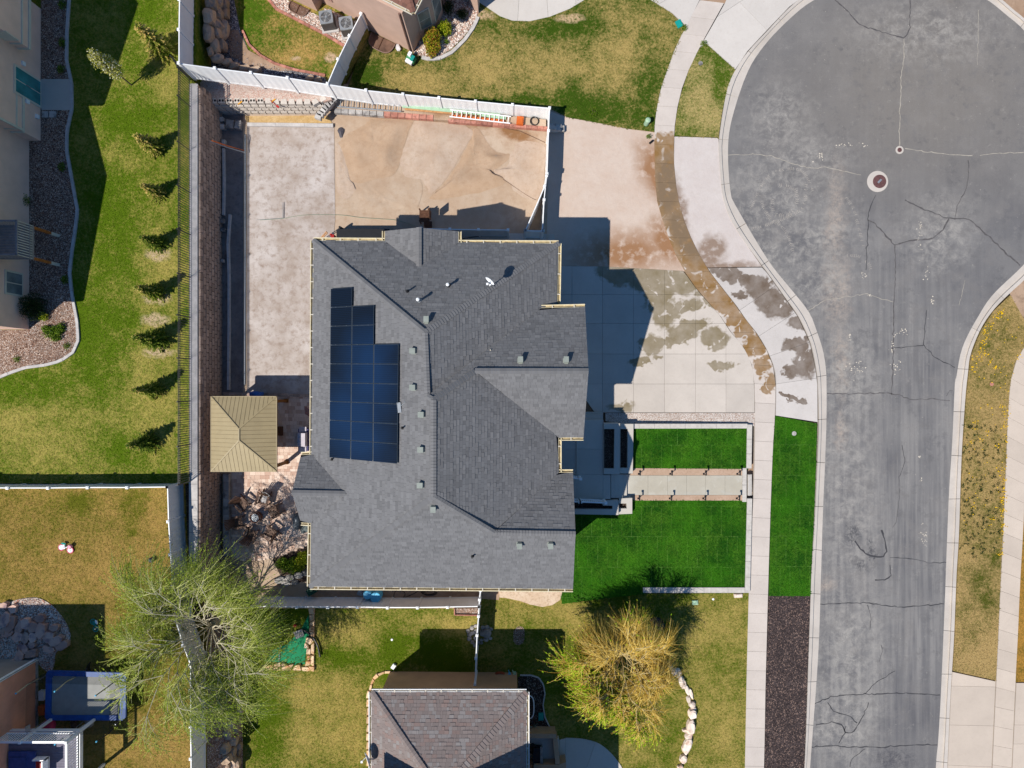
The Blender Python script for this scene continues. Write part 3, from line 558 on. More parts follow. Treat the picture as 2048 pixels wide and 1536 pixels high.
# stray clods of dry mortar on the road
m = MB()
for k_, (cx, cy, sx_, sy_) in enumerate([(1690, 290, 40, 5), (1640, 312, 14, 10), (1727, 548, 6, 10), (1853, 550, 5, 16), (1714, 738, 20, 16), (1796, 735, 9, 14), (1840, 478, 4, 60), (1740, 590, 5, 5), (1700, 672, 4, 9), (1838, 914, 3, 3), (1842, 960, 3, 6), (1846, 1075, 10, 30), (1864, 600, 4, 10), (1785, 690, 6, 20), (1805, 663, 12, 10)]):
    for q in range(7 + int(sx_ * sy_ / 16)):
        c = P(cx + random.gauss(0, sx_ * .5), cy + random.gauss(0, sy_ * .5), ZR); s_ = random.uniform(.02, .07)
        m.blob(c + Vector((0, 0, .008)), (s_ * 1.4, s_, .03), random.random() * 6, .2, k_ * 31 + q, 5, 3)
one('mortar_crumbs', m, plain('dry_mortar', S(222, 210, 192), .95, .1), 'pale crumbs of dry mortar scattered over the asphalt', 'crumbs', kind='stuff')
# ------------------------------------------------------------------ roofs
def lsq(p):
    a = np.array([tuple(q) for q in p]); k, *_ = np.linalg.lstsq(np.c_[a[:, :2], np.ones(len(a))], a[:, 2], rcond=None)
    n = Vector((-k[0], -k[1], 1)).normalized(); c = a[:, :2].mean(0); return n, Vector((c[0], c[1], k[0] * c[0] + k[1] * c[1] + k[2]))
def newell(p):
    return lsq(p)[0]
def newell_old(p):
    n = Vector((0, 0, 0))
    for i in range(len(p)):
        a, b = p[i], p[(i + 1) % len(p)]; n += Vector(((a.y - b.y) * (a.z + b.z), (a.z - b.z) * (a.x + b.x), (a.x - b.x) * (a.y + b.y)))
    n.normalize(); return n if n.z > 0 else -n
def shingle_mat(name, base, tints, rough=.95):
    n = N(name); t = n.nd.new('ShaderNodeSeparateColor'); n.L(n.tint(), t.inputs[0])
    col = n.mix(t.outputs[0], tuple(v * .90 for v in base[:3]) + (1,), tuple(v * 1.08 for v in base[:3]) + (1,))
    for i, (c, lo) in enumerate(tints): col = n.mix(n.rng(t.outputs[1 + i], lo, lo + .02, 0, .8), col, c)
    col = n.mix(n.rng(n.noise(60, 3, .8), .3, .7, 0, .35), col, tuple(v * .5 for v in base[:3]) + (1,)); col = n.mix(n.rng(n.noise(.6, 4), .35, .7, 0, .2), col, tuple(v * .7 for v in base[:3]) + (1,))
    n.bump(n.noise(90, 2), .3, .01); return n.done(col, rough, .15)
def shingles(faces, mat, parent, course=.165, length=(.14, .34), lift=.014):
    """overlapping shingle tabs over each roof face, joined (too small to pick apart)"""
    V, F, T = [], [], []
    for face in faces:
        nrm, o = lsq(face); u = Vector((0, 0, 1)).cross(nrm).normalized(); v = nrm.cross(u).normalized()
        Q = [((p - o).dot(u), (p - o).dot(v)) for p in face]
        def row(t):
            xs = []
            for i in range(len(Q)):
                (x0, y0), (x1, y1) = Q[i], Q[(i + 1) % len(Q)]
                if (y0 <= t) != (y1 <= t): xs.append(x0 + (x1 - x0) * (t - y0) / (y1 - y0))
            xs.sort(); return list(zip(xs[::2], xs[1::2]))
        v0, v1 = min(q[1] for q in Q), max(q[1] for q in Q); t = v0
        while t < v1 - .01:
            tb, tt = t + .003, min(t + course, v1 - .002); ib, it = row(tb), row(tt - .002)
            if len(ib) != len(it): mid = row((tb + tt) / 2); ib = it = mid
            for (b0, b1), (c0, c1) in zip(ib, it):
                lo, hi = min(b0, c0), max(b1, c1); x = lo - random.uniform(0, length[1])
                while x < hi:
                    L = random.uniform(*length); xa, xb = x, min(x + L - .006, hi); x += L
                    pa, pb = max(xa, b0), min(xb, b1); qa, qb = max(xa, c0), min(xb, c1)
                    if pb - pa < .01 and qb - qa < .01: continue
                    if pb < pa: pa = pb = (b0 if xb < b0 else b1)
                    if qb < qa: qa = qb = (c0 if xb < c0 else c1)
                    lf = lift * random.choice((.3, .6, 1.0, 1.7)); k = len(V); dn = random.choice((0, 0, .02))
                    lowz = o + v * (tb - dn * 0)
                    V += [o + u * pa + v * tb + nrm * lf, o + u * pb + v * tb + nrm * lf, o + u * qb + v * tt + nrm * .004, o + u * qa + v * tt + nrm * .004, o + u * pa + v * tb, o + u * pb + v * tb]
                    F += [(k, k + 1, k + 2, k + 3), (k + 4, k + 5, k + 1, k)]
                    T += [(random.random(), random.random(), random.random(), 1)] * 6
            t += course
    return raw_mesh('shingles', np.array([tuple(p) for p in V]), np.array(F), mat, parent, T)
def caps(a, b, mat, parent, wd=.28, step=.15, nrm=Vector((0, 0, 1)), drop=.045, name='ridge_cap'):
    """overlapping cap shingles along a hip or ridge"""
    a, b = Vector(a), Vector(b); d = b - a; L = d.length; d.normalize(); s = d.cross(Vector((0, 0, 1))).normalized(); up = s.cross(d).normalized(); up = up if up.z > 0 else -up
    n = max(1, int(L / step)); V, F, T = [], [], []
    for i in range(n):
        p0, p1 = a + d * (L * i / n), a + d * (L * (i + 1.25) / n if i < n - 1 else L); c = random.random(); k = len(V)
        for p, h in ((p0, .085), (p1, .055)): V += [p + s * wd / 2 + up * (h - drop), p + up * h, p - s * wd / 2 + up * (h - drop)]
        V += [p0 + s * wd / 2 + up * (.0 - drop), p0 + up * .0, p0 - s * wd / 2 + up * (.0 - drop)]
        F += [(k, k + 3, k + 4, k + 1), (k + 1, k + 4, k + 5, k + 2), (k, k + 1, k + 7, k + 6), (k + 1, k + 2, k + 8, k + 7)]
        T += [(c, random.random() * .8, random.random() * .8, 1)] * 9
    return raw_mesh(name, np.array([tuple(p) for p in V]), np.array(F), mat, parent, T)
def deck(faces, outline, mat, parent, t=.12, name='roof'):
    m = MB()
    for f in faces:
        n = newell(f); pts = [p - Vector((0, 0, .10)) for p in f]
        ar = sum(pts[i].x * pts[(i + 1) % len(pts)].y - pts[(i + 1) % len(pts)].x * pts[i].y for i in range(len(pts)))
        if ar < 0: pts = pts[::-1]
        m.add(pts, [tuple(range(len(pts)))]); m.add([p - Vector((0, 0, t)) for p in pts], [tuple(range(len(pts)))[::-1]])
    k = len(outline)
    for i in range(k):
        a, b = outline[i], outline[(i + 1) % k]; dz = Vector((0, 0, t + .1)); m.add([a, b, b - dz, a - dz], [(0, 1, 2, 3)])
    return m.build(name, mat, parent)
def gutter(a, b, outn, parent, mats=None, wd=.13, brk=.85):
    """open box gutter with hanger straps; a,b eave ends, outn outward horizontal normal"""
    a, b = Vector(a), Vector(b); d = (b - a); L = d.length; d.normalize(); o = Vector(outn).normalized(); m = MB(); dz = Vector((0, 0, 1))
    o = (o - d * o.dot(d)).normalized()
    def bar(off, z, w_, h_, mi=0):
        p, q = a + o * off + dz * z, b + o * off + dz * z; R = Matrix((d, o, dz)).transposed(); m.box((p + q) / 2, (L, w_, h_), rot=R, mi=mi)
    bar(.012, -.06, .018, .13); bar(wd, -.055, .026, .12); bar(wd / 2 + .006, -.115, wd, .014, 1); bar(wd + .016, .004, .03, .02)
    g = m.build('gutter', mats or [GUTTER, GUTIN], parent)
    n = int(L / brk); m = MB()
    for i in range(n):
        c = a + d * (L * (i + .5) / n) + o * (wd / 2) + dz * .012; R = Matrix((d, o, dz)).transposed(); m.box(c, (.045, wd + .03, .016), rot=R)
    if n: m.build('gutter_straps', TRIM, g)['kind'] = 'stuff'
    return g

# ------------------------------------------------------------------ the main house
RV = dict(a=(627, 481, 6), b=(850, 665, 9.4), c=(1117, 487, 6), d=(1115, 609, 6), d2=(1083, 616, 6.5), e=(855, 793, 9.42), f=(867, 800, 9.66), g=(950, 742, 8.76), R=(1177, 742, 8.76), gn=(1170, 614, 6.5), gs=(1167, 875, 6.5), gw=(1117, 875, 6.5),
          e3=(1117, 945, 6.5), s1=(1146, 945, 6.5), RS=(1151, 1068, 8.28), k=(988, 1065, 8.28), m=(867, 993, 9.62), se=(1146, 1178, 6), sw=(620, 1173, 6), v1=(625, 909, 6), v2=(622, 1046, 6), r=(692, 987, 7.08),
          w1=(602, 910, 6), w2=(584, 985, 7.08), w3=(602, 1045, 6), n1=(770, 482, 6), n2=(917, 486, 6), nr=(838, 533, 6.97), nf=(838, 455, 6.97), nw=(770, 462, 6), ne=(917, 463, 6))
V3 = {k_: P(*v_) for k_, v_ in RV.items()}
RF = {'W': 'a v1 r v2 sw m f e b', 'N': 'a n1 nr n2 c b', 'E1': 'b c d d2 e', 'GN': 'd2 gn R g f e', 'GS': 'g R gs gw', 'E2': 'f g gw e3 k m', 'SN': 'e3 s1 RS k', 'S': 'm k RS se sw', 'DW': 'nw nf nr n1', 'DE': 'nf ne n2 nr', 'WN': 'w1 w2 r v1', 'WS': 'w2 w3 v2 r'}
RF = {k_: v_.split() for k_, v_ in RF.items()}
FACES = {k_: [V3[q] for q in v_] for k_, v_ in RF.items()}
def on_roof(px, py, lift=0.0):
    for k_, names in RF.items():
        poly = [RV[q][:2] for q in names]
        if inside(poly, np.array([px]), np.array([py]))[0]:
            nrm, o = lsq(FACES[k_]); C = Vector((0, 0, H)); dr = P(px, py, 0) - C
            t = (o - C).dot(nrm) / dr.dot(nrm); return C + dr * t + nrm * lift, nrm, k_
    return P(px, py, 6.5), Vector((0, 0, 1)), None
ROOFM = shingle_mat('slate_grey_shingle', S(118, 117, 118), [(S(126, 125, 126), .86), (S(104, 103, 104), .86)])
DECKM = plain('roof_felt', S(60, 62, 66), .95, .1, 3, .1)
house = thing('house', 'big house with dark grey shingle hip roof and rooftop solar array', 'house', P(870, 800, 0))
outl = 'a n1 nw nf ne n2 c d d2 gn R gs gw e3 s1 RS se sw v2 w3 w2 w1 v1'.split()
roof = deck(list(FACES.values()), [V3[q] for q in outl], DECKM, house)
shingles(list(FACES.values()), ROOFM, roof)
for x_, y_ in (('a', 'b'), ('c', 'b'), ('f', 'g'), ('g', 'R'), ('b', 'e'), ('e', 'f'), ('f', 'm'), ('sw', 'm'), ('k', 'm'), ('RS', 'k'), ('nf', 'nr'), ('w2', 'r')):
    caps(V3[x_], V3[y_], ROOFM, roof)
for x_, y_, o_ in (('a', 'n1', (0, 1, 0)), ('n1', 'nw', (-1, 0, 0)), ('ne', 'n2', (1, 0, 0)), ('n2', 'c', (0, 1, 0)), ('c', 'd', (1, 0, 0)), ('d2', 'gn', (0, 1, 0)), ('gs', 'gw', (0, -1, 0)), ('gw', 'e3', (1, 0, 0)), ('e3', 's1', (0, 1, 0)), ('se', 'sw', (0, -1, 0)), ('sw', 'v2', (-1, 0, 0)), ('v2', 'w3', (0, -1, 0)), ('w1', 'v1', (0, 1, 0)), ('v1', 'a', (-1, 0, 0))):
    gutter(V3[x_], V3[y_], o_, house)
def inset(names, pts):
    c = Vector((0, 0, 0))
    return pts
WALL = [(-10.15, 7.1), (2.05, 7.1), (2.05, 3.6), (3.35, 3.6), (3.35, -2.5), (2.05, -2.5), (2.05, -5.0), (2.85, -5.0), (2.85, -10.3), (-10.2, -10.3), (-10.2, -6.6), (-10.75, -6.6), (-10.75, -4.3), (-10.2, -4.3)]
m = MB(); m.prism(WALL, -.1, 5.86); hw = m.build('wall', STUCCO_M, house)
m = MB(); m.prism([(-6.2, 7.1), (-2.6, 7.1), (-2.6, 7.75), (-6.2, 7.75)], -.1, 5.86); m.build('wall', STUCCO_M, house)
for y0, y1 in ((3.2, .9), (.5, -2.1)):
    m = MB(); m.box((3.37, (y0 + y1) / 2, 1.2), (.06, y0 - y1, 2.3)); gd = m.build('garage_door', WHITE, house)
    m = MB()
    for j in range(1, 4): m.box((3.405, (y0 + y1) / 2, .1 + j * .57), (.012, y0 - y1 - .1, .03))
    m.build('door_ribs', TRIM, gd)
for (x, y, z, dx, dy, dz) in ((2.87, -6.8, 2.2, .05, 1.6, 1.5), (2.87, -8.9, 2.2, .05, 1.4, 1.5), (-10.17, 3.5, 2, .05, 1.6, 1.4), (-10.22, -8.6, 2, .05, 1.8, 1.4), (-1, 7.12, 3.5, 1.6, .05, 1.3), (-6, -10.32, 2, 1.6, .05, 1.3)):
    m = MB(); m.box((x, y, z), (dx + .04, dy + .16 if dy > .1 else dy + .04, dz + .16) if dx < .1 else (dx + .16, dy + .04, dz + .16)); wf = m.build('window', TRIM, house)
    m = MB(); m.box((x, y, z), (dx + .08, dy, dz) if dx < .1 else (dx, dy + .08, dz)); m.build('pane', GLASS, wf)
m = MB(); m.box((2.08, -4.6, 2.05), (.06, .9, 2.1)); m.build('front_door', WOOD, house)
# roof vents, pipes
for px, py in ((853, 645), (831, 702), (831, 775), (848, 829), (847, 899), (846, 970), (867, 1012), (1039, 1085), (1101, 1085), (1041, 725), (1132, 725)):
    p, nr, k_ = on_roof(px, py + (4 if k_ in () else 0)); up = Vector((0, 0, 1)); dn = (nr - up * nr.dot(up)).normalized()  # downslope
    sd = nr.cross(dn); R = Matrix((dn, sd, nr)).transposed(); m = MB()
    m.box(p + nr * .02, (.38, .36, .02), rot=R); m.box(p + nr * .10, (.22, .24, .18), rot=R); m.box(p + nr * .20 + dn * .03, (.28, .30, .05), rot=R)
    m.build('roof_vent', SAGE, house)
for px, py, r_, h_, mt, cp in ((815, 583, .045, .42, DARKM, 0), (839, 602, .06, .55, STEEL, 1), (897, 572, .06, .42, DARKM, 1), (805, 856, .04, .32, DARKM, 0), (664, 919, .04, .25, DARKM, 0), (945, 1112, .045, .34, DARKM, 0), (981, 700, .02, .1, TRIM, 0)):
    p, nr, k_ = on_roof(px, py); m = MB(); m.tube([p - Vector((0, 0, .1)), p + Vector((0, 0, h_))], r_, 10); m.lathe(p - Vector((0, 0, .02)), [(r_ * 2.4, -.02), (r_ * 1.3, .1)], 12)
    pipe = m.build('vent_pipe', mt, house)
    if cp: m = MB(); m.lathe(p + Vector((0, 0, h_)), [(r_ * 1.0, 0), (r_ * 1.4, .03), (r_ * 1.4, .08), (r_ * .6, .11)], 12); m.build('vent_cap', PLASTW if 'PLASTW' in globals() else WHITE, pipe)
# junction box and loose offcuts beside the array
p, nr, _ = on_roof(800, 815, .05); m = MB(); m.box(p, (.18, .5, .14), .1); m.tube([p + Vector((.1, .1, .05)), p + Vector((.3, .25, .1)), p + Vector((.15, .45, 0))], .02, 6); m.build('junction_box', STEEL, house)

# satellite dish on a mast
p, nr, _ = on_roof(983, 572); d0 = thing('satellite_dish', 'small white satellite dish on a short mast on the north roof slope', 'satellite dish', p)
m = MB(); m.box(p + nr * .02, (.22, .16, .03)); m.build('foot', WHITE, d0); m = MB(); m.tube([p, p + Vector((.02, .02, .6)), p + Vector((0, .1, 1.0))], .025, 8); m.tube([p + Vector((.15, -.05, .02)), p + Vector((.02, .02, .5))], .014, 6); m.build('mast', STEEL, d0)
def dish(c, aim, r, mat, parent, name='dish'):
    R = Vector(aim).normalized().to_track_quat('Z', 'Y').to_matrix(); m = MB(); n = 18; vs_ = [Vector(c)]
    for i in range(1, 5):
        t = i / 4
        vs_ += [Vector(c) + R @ Vector((math.cos(2 * math.pi * k / n) * r * t, math.sin(2 * math.pi * k / n) * r * .88 * t, .28 * r * t * t)) for k in range(n)]
    fs = [(0, 1 + k, 1 + (k + 1) % n) for k in range(n)] + [(1 + i * n + k, 1 + (i + 1) * n + k, 1 + (i + 1) * n + (k + 1) % n, 1 + i * n + (k + 1) % n) for i in range(3) for k in range(n)]
    m.add(vs_, fs); m.add([v + R @ Vector((0, 0, -.012)) for v in vs_], [f[::-1] for f in fs]); m.build(name, mat, parent, smooth=True)
    e = Vector(c) + R @ Vector((0, -r * .95, .2 * r)); h = Vector(c) + R @ Vector((0, -r * .25, r * .95)); m = MB(); m.tube([e, h], .015, 6); m.box(h, (.1, .1, .09)); m.build('feed_arm', mat, parent)
dish(p + Vector((0, .14, 1.05)), (-.62, -.74, .2), .27, WHITE, d0)

# solar array
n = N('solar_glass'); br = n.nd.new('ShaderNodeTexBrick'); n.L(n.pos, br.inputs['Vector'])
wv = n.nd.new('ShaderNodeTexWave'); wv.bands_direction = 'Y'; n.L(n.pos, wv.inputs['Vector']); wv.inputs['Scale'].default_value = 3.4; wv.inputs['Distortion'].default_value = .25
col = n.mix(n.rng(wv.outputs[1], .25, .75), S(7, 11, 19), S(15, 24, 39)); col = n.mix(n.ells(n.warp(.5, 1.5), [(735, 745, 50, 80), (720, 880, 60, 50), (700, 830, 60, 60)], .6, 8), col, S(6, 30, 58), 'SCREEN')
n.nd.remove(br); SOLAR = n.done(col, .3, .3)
SFR = plain('panel_frame', S(84, 92, 100), .4, .1, 6, .5, .4)
nW, oW = lsq(FACES['W'])
def onW(px, py, lift):
    C = Vector((0, 0, H)); dr = P(px, py, 0) - C; t = (oW + nW * lift - C).dot(nW) / dr.dot(nW); return C + dr * t
sol = thing('solar_array', 'stepped array of dark blue solar panels on the west roof slope', 'solar panels', onW(728, 750, .1))
XT, XB = [661, 704.5, 748.5, 798.5], [658, 701, 745.5, 795]
def gp(i, j):
    t = j / 9; x = XT[i] + (XB[i] - XT[i]) * t; yl = 577.5 + 37.5 * j; yr = 688 + 40 * (j - 3); s_ = (x - 659) / (797 - 659); return x, yl + (yr - yl) * s_
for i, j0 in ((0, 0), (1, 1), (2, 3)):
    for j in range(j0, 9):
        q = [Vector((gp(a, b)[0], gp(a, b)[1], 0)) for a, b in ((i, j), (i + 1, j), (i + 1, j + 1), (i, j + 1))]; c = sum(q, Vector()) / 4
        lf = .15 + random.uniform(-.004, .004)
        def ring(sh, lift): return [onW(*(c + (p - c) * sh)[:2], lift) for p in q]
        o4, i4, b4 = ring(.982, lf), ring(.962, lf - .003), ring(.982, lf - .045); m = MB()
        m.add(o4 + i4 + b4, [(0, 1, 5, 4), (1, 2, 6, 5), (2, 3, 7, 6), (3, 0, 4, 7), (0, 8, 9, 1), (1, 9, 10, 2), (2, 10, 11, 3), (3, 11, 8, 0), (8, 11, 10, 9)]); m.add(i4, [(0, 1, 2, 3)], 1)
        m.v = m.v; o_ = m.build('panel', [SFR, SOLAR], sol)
m = MB()
for i, j0 in ((0, 0), (1, 1), (2, 3)):
    for f in (.25, .75):
        xa = lambda j, f=f, i=i: (gp(i, j)[0] * (1 - f) + gp(i + 1, j)[0] * f, gp(i, j)[1] * (1 - f) + gp(i + 1, j)[1] * f)
        m.beam(onW(*xa(j0 + .03), .07), onW(*xa(8.97), .07), .05, .05)
m.build('mounting_rails', STEEL, sol)
# ------------------------------------------------------------------ front porch, steps and planters
porch = thing('front_porch', 'shaded concrete porch landing with steps down to the front walk', 'porch', P(1180, 900, 0))
ZP = 1.0
def pr(root, name, mat, pts, z0, z1): m = MB(); m.prism(XY(pts, z1), z0, z1); return m.build(name, mat, root)
for q in cut_lines([(1116, 840), (1207, 840), (1207, 950), (1221, 950), (1221, 998), (1116, 998)], [((1100, 898), (1208, 898)), ((1100, 949), (1208, 949)), ((1206, 948), (1206, 1000))], .3): pr(porch, 'slab', CONC_P, q, -.1, ZP)
pr(porch, 'step', CONC_P, [(1168, 829.5), (1206, 829.5), (1206, 839.5), (1168, 839.5)], -.1, .66); pr(porch, 'step', CONC_P, [(1168, 824), (1206, 824), (1206, 829.2), (1168, 829.2)], -.1, .33)
for i, x in enumerate((1222, 1230, 1238, 1246, 1254)): pr(porch, 'step', CONC_P, [(x - (.6 if i else 0), 949), (x + 7.7, 949), (x + 7.7, 996), (x - (.6 if i else 0), 996)], -.1, ZP - .17 * (i + 1) + .02 + (.0))
m = MB(); m.box(P(1152, 962, 1.0) + Vector((.0, 0, -.02)), (.1, .1, .1))
def planter(label, outer, inner, ztop, zsoil):
    t = thing('planter', label, 'planter', P(*outer[0], 0)); m = MB(); o_, i_ = XY(outer, ztop), XY(inner, ztop); n = len(o_)
    vs_ = [(x, y, ztop) for x, y in o_] + [(x, y, ztop) for x, y in i_] + [(x, y, -.1) for x, y in o_] + [(x, y, zsoil - .05) for x, y in i_]
    fs = []
    for k in range(n): l = (k + 1) % n; fs += [(k, l, n + l, n + k), (k, 2 * n + k, 2 * n + l, l), (n + k, n + l, 3 * n + l, 3 * n + k)]
    m.add(vs_, fs); m.build('wall', CONC_P, t); m = MB(); m.sheet([(x, y, zsoil) for x, y in i_]); m.build('soil', SOIL, t); return t
planter('long soil bed between porch landing and house wall', [(1117, 877), (1153.5, 877), (1153.5, 948), (1117, 948)], [(1130, 878), (1153, 878), (1153, 947), (1130, 947)], ZP + .06, ZP - .04)
planter('upper concrete planter of dark soil beside the porch landing', [(1207.6, 847), (1240, 847), (1239.5, 948.5), (1207.6, 948.5)], [(1208, 858), (1229, 858), (1228, 937), (1208, 937)], ZP + .12, ZP - .1)
planter('lower concrete planter tier above the small sod panel', [(1240.6, 848), (1267, 848), (1265.5, 947), (1239.9, 947)], [(1241, 858), (1255.5, 858), (1255, 936), (1240.6, 936)], .62, .35)
planter('concrete planter along the south side of the porch', [(1130, 1001), (1206, 1001), (1206, 1000.5), (1237, 1000.5), (1237, 1030), (1130, 1028)], [(1131, 1004), (1205, 1005), (1206, 1011), (1225, 1011.5), (1225, 1018.5), (1131, 1018)], ZP - .02, ZP - .35)
planter('small square planter at the foot of the porch steps', [(1238, 997), (1264.5, 996), (1264.5, 1027.5), (1238, 1028.5)], [(1238.6, 1007), (1253.5, 1007), (1253.5, 1017), (1238.6, 1017)], .62, .35)
def railing(label, a, b, z, n, hgt=.9):
    t = thing('porch_railing', label, 'railing', P(*a, z)); A, B = P(*a, z), P(*b, z); up = Vector((0, 0, 1))
    for q in (A, B): m = MB(); m.box(q + up * (hgt / 2 + .03), (.13, .13, hgt + .1)); po = m.build('post', WHITE, t); m = MB(); m.box(q + up * (hgt + .1), (.17, .17, .05)); m.build('post_cap', WHITE, po)
    for hz in (hgt, .14): m = MB(); m.beam(A + up * hz, B + up * hz, .09, .06); m.build('rail', WHITE, t)
    for i in range(1, n): q = A.lerp(B, i / n); m = MB(); m.box(q + up * (hgt / 2 + .04), (.035, .035, hgt - .2)); m.build('baluster', WHITE, t)
railing('short white baluster railing at the north side of the porch', (1136, 951), (1158, 953), ZP, 6)
railing('white baluster railing beside the porch planter and steps', (1158, 998), (1207, 1000), ZP, 13)
railing('white railing stub tucked under the porch eave', (1130, 997), (1156, 998), ZP, 6)
# front walk, flower strips, low walls
r_ = thing('front_walk', 'straight concrete walk from the porch steps to the sidewalk', 'path'); tag(r_, kind='structure')
for q in cut_lines([(1259, 951), (1484, 951), (1484, 990), (1259, 990)], [((x, 940), (x, 1000)) for x in (1296, 1335, 1373, 1411, 1450)], .35): m = MB(); m.prism(XY(q, .19), -.05, .19); m.build('slab', CONC_W, r_)
flat('soil_strip', sandy('tan_soil', S(176, 148, 126), S(192, 164, 142), S(160, 130, 108), sc=3), [(1268, 936.5), (1485, 938), (1485, 950.6), (1260, 950.6)], .172, 'tan soil strip with path lights north of the walk', 'soil')
flat('soil_strip', bpy.data.materials['tan_soil'], [(1260, 990.4), (1485, 990.4), (1485, 1001), (1268, 1001)], .172, 'tan soil strip with path lights south of the walk', 'soil')
flat('gravel_strip', GRAVS, [(1211, 826), (1510, 826), (1509, 852), (1262, 852), (1211, 842)], .012, 'strip of pale gravel between driveway and low block wall', 'gravel')
def blockwall(label, a, b, z0, z1, wd, n=None, stepz=0, mat=CONC):
    t = thing('garden_wall', label, 'wall', P(*a, 0)); A, B = P(*a, z1), P(*b, z1); L = (B - A).length; n = n or max(1, round(L / .95)); d = (B - A) / n; ang = math.atan2(d.y, d.x)
    for i in range(n):
        c = A + d * (i + .5); zt = z1 + stepz * i; m = MB(); m.box((c.x, c.y, (z0 + zt) / 2), (d.length - .016, wd, zt - z0), ang); m.build('cap_block', mat, t)
    return t
blockwall('stepped pale block wall between driveway gravel and small sod panel', (1247, 852.5), (1497, 852.5), -.05, .42, .29, 8, -.022)
blockwall('pale wall cap along the sidewalk beside the small sod panel', (1499.5, 849), (1498, 937), -.05, .24, .31, 3)
blockwall('pale low wall across the end of the front walk', (1489, 936), (1489, 1004), -.05, .22, .26, 2)
blockwall('pale wall cap along the sidewalk beside the large sod lawn', (1499.5, 997), (1495, 1186), -.05, .24, .31, 6)
blockwall('pale wall along the south edge of the large sod lawn', (1286, 1180.5), (1490, 1180.5), -.05, .24, .33, 6)
m = MB(); 
for y0 in (949, 990):
    pass
bx_ = thing('walk_step', 'two narrow pale steps from front walk down to the sidewalk', 'steps', P(1500, 970, 0))
for x in (1495.5, 1500.0): m = MB(); m.prism(XY([(x, 949), (x + 3.6, 949), (x + 3.6, 991), (x, 991)], .1), -.05, .16 if x < 1497 else .09); m.build('step', CONC, bx_)
def path_light(p, label, side):
    t = thing('path_light', label, 'path light', p, group='path lights along the front walk'); up = Vector((0, 0, 1))
    m = MB(); m.box(p + up * .03, (.09, .09, .05)); m.tube([p, p + up * .55], .022, 8); m.build('stake', DARKM, t)
    m = MB(); m.beam(p + up * .55 - Vector((0, side * .02, 0)), p + up * .55 + Vector((.0, side * .26, 0)), .07, .045); m.build('arm', DARKM, t); m = MB(); m.box(p + up * .52 + Vector((0, side * .24, 0)), (.12, .12, .05)); m.build('lamp_head', DARKM, t)
for i, x in enumerate((1277, 1340, 1407, 1474)):
    w_ = ('nearest the porch steps', 'second from the porch', 'third from the porch', 'nearest the sidewalk')[i]
    path_light(P(x, 948, .17), f'black path light on the north strip, {w_}', 1); path_light(P(x - 1, 997, .17), f'black path light on the south strip, {w_}', 1)
# ------------------------------------------------------------------ fences
def vinyl_fence(label, pts, h=1.8, group=None, sub=None, mat=WHITE, side=None):
    """pts: (px, py, zbase) of the fence TOP line in the photograph; posts at every point"""
    Q = [P(a, b, z + h) for a, b, z in pts]; B = [Vector((q.x, q.y, p[2])) for q, p in zip(Q, pts)]
    t = thing('vinyl_fence', label, 'fence', B[0], group=group); up = Vector((0, 0, 1))
    for i, b in enumerate(B):
        d = B[min(i + 1, len(B) - 1)] - B[max(i - 1, 0)]; a = math.atan2(d.y, d.x); m = MB(); m.box(b + up * (h / 2 + .0), (.127, .127, h + .1), a); po = m.build('post', mat, t)
        m = MB(); m.box(b + up * (h + .065), (.16, .16, .03), a); m.box(b + up * (h + .09), (.10, .10, .03), a); m.build('post_cap', mat, po)
    for i in range(len(B) - 1):
        a, b = B[i], B[i + 1]; d = (b - a).normalized(); a2, b2 = a + d * .07, b - d * .07
        for hz, ht in ((h - .045, .09), (.12, .14)): m = MB(); m.beam(a2 + up * hz, b2 + up * hz, .055, ht); m.build('rail', mat, t)
        m = MB(); L = (b2 - a2).length; k = max(4, int(L / .19)); nn = d.cross(up).normalized()
        # tongue-and-groove boards, slightly bowed
        V, F = [], []
        for j in range(k + 1):
            off = nn * (.011 if j % 2 else -.004) ; c = a2.lerp(b2, j / k)
            V += [c + off + up * .18, c + off + up * (h - .085)]
        fs = [(2 * j, 2 * j + 2, 2 * j + 3, 2 * j + 1) for j in range(k)]
        m.add([v + nn * .012 for v in V], fs); m.add([v - nn * .012 for v in V], [f[::-1] for f in fs]); m.build('panel', mat, t)
    return t
FENW = 'white privacy fence'
vinyl_fence('white vinyl fence along the north side of the sandy yard', [(358, 127, 2.35), (430, 137, 1.75), (502, 146, 1.4), (575, 156, 1.3), (655, 169, 1.05), (732, 181, .55), (806, 189, .25), (878, 196, .02), (951, 203, .0), (1025, 210, .0), (1099, 216.5, .0)])
vinyl_fence('white vinyl fence beside the boulders north of the iron fence', [(358, 127, 2.35), (358, 60, 2.35), (359, 0, 2.35), (360, -75, 2.35)], 1.82)
vinyl_fence('grey shaded vinyl fence running from the house to the north fence', [(655, 168, .5), (676, 119, .45), (699, 72, .35), (722, 28, .3)], 1.75)
vinyl_fence('white vinyl fence between sandy yard and gravel side drive', [(1099, 216.5, 0), (1097, 262, 0), (1094, 348, 0)], 1.83)
gate = vinyl_fence('white vinyl double gate standing open at the side drive', [(1093, 352, 0), (1088, 400, 0), (1085, 462, 0)], 1.83)
gate2 = vinyl_fence('white vinyl gate leaf swung diagonally into the sandy yard', [(1089, 373, 0), (1051, 461, 0)], 1.83)
vinyl_fence('short white vinyl fence return closing the gate triangle', [(1051, 461, 0), (1086, 462, 0)], 1.83)
vinyl_fence('low white vinyl fence just north of the main house eave', [(842, 457, 0), (900, 458.5, 0), (957, 459.5, 0), (1016, 460, 0)], 1.6)
vinyl_fence('white vinyl fence dividing the west lawn from the golden lawn', [(-60, 975, ZS), (16, 976, ZS), (97, 976, ZS), (176, 975, ZS), (255, 975, ZS), (335, 974, ZS)], 1.75)
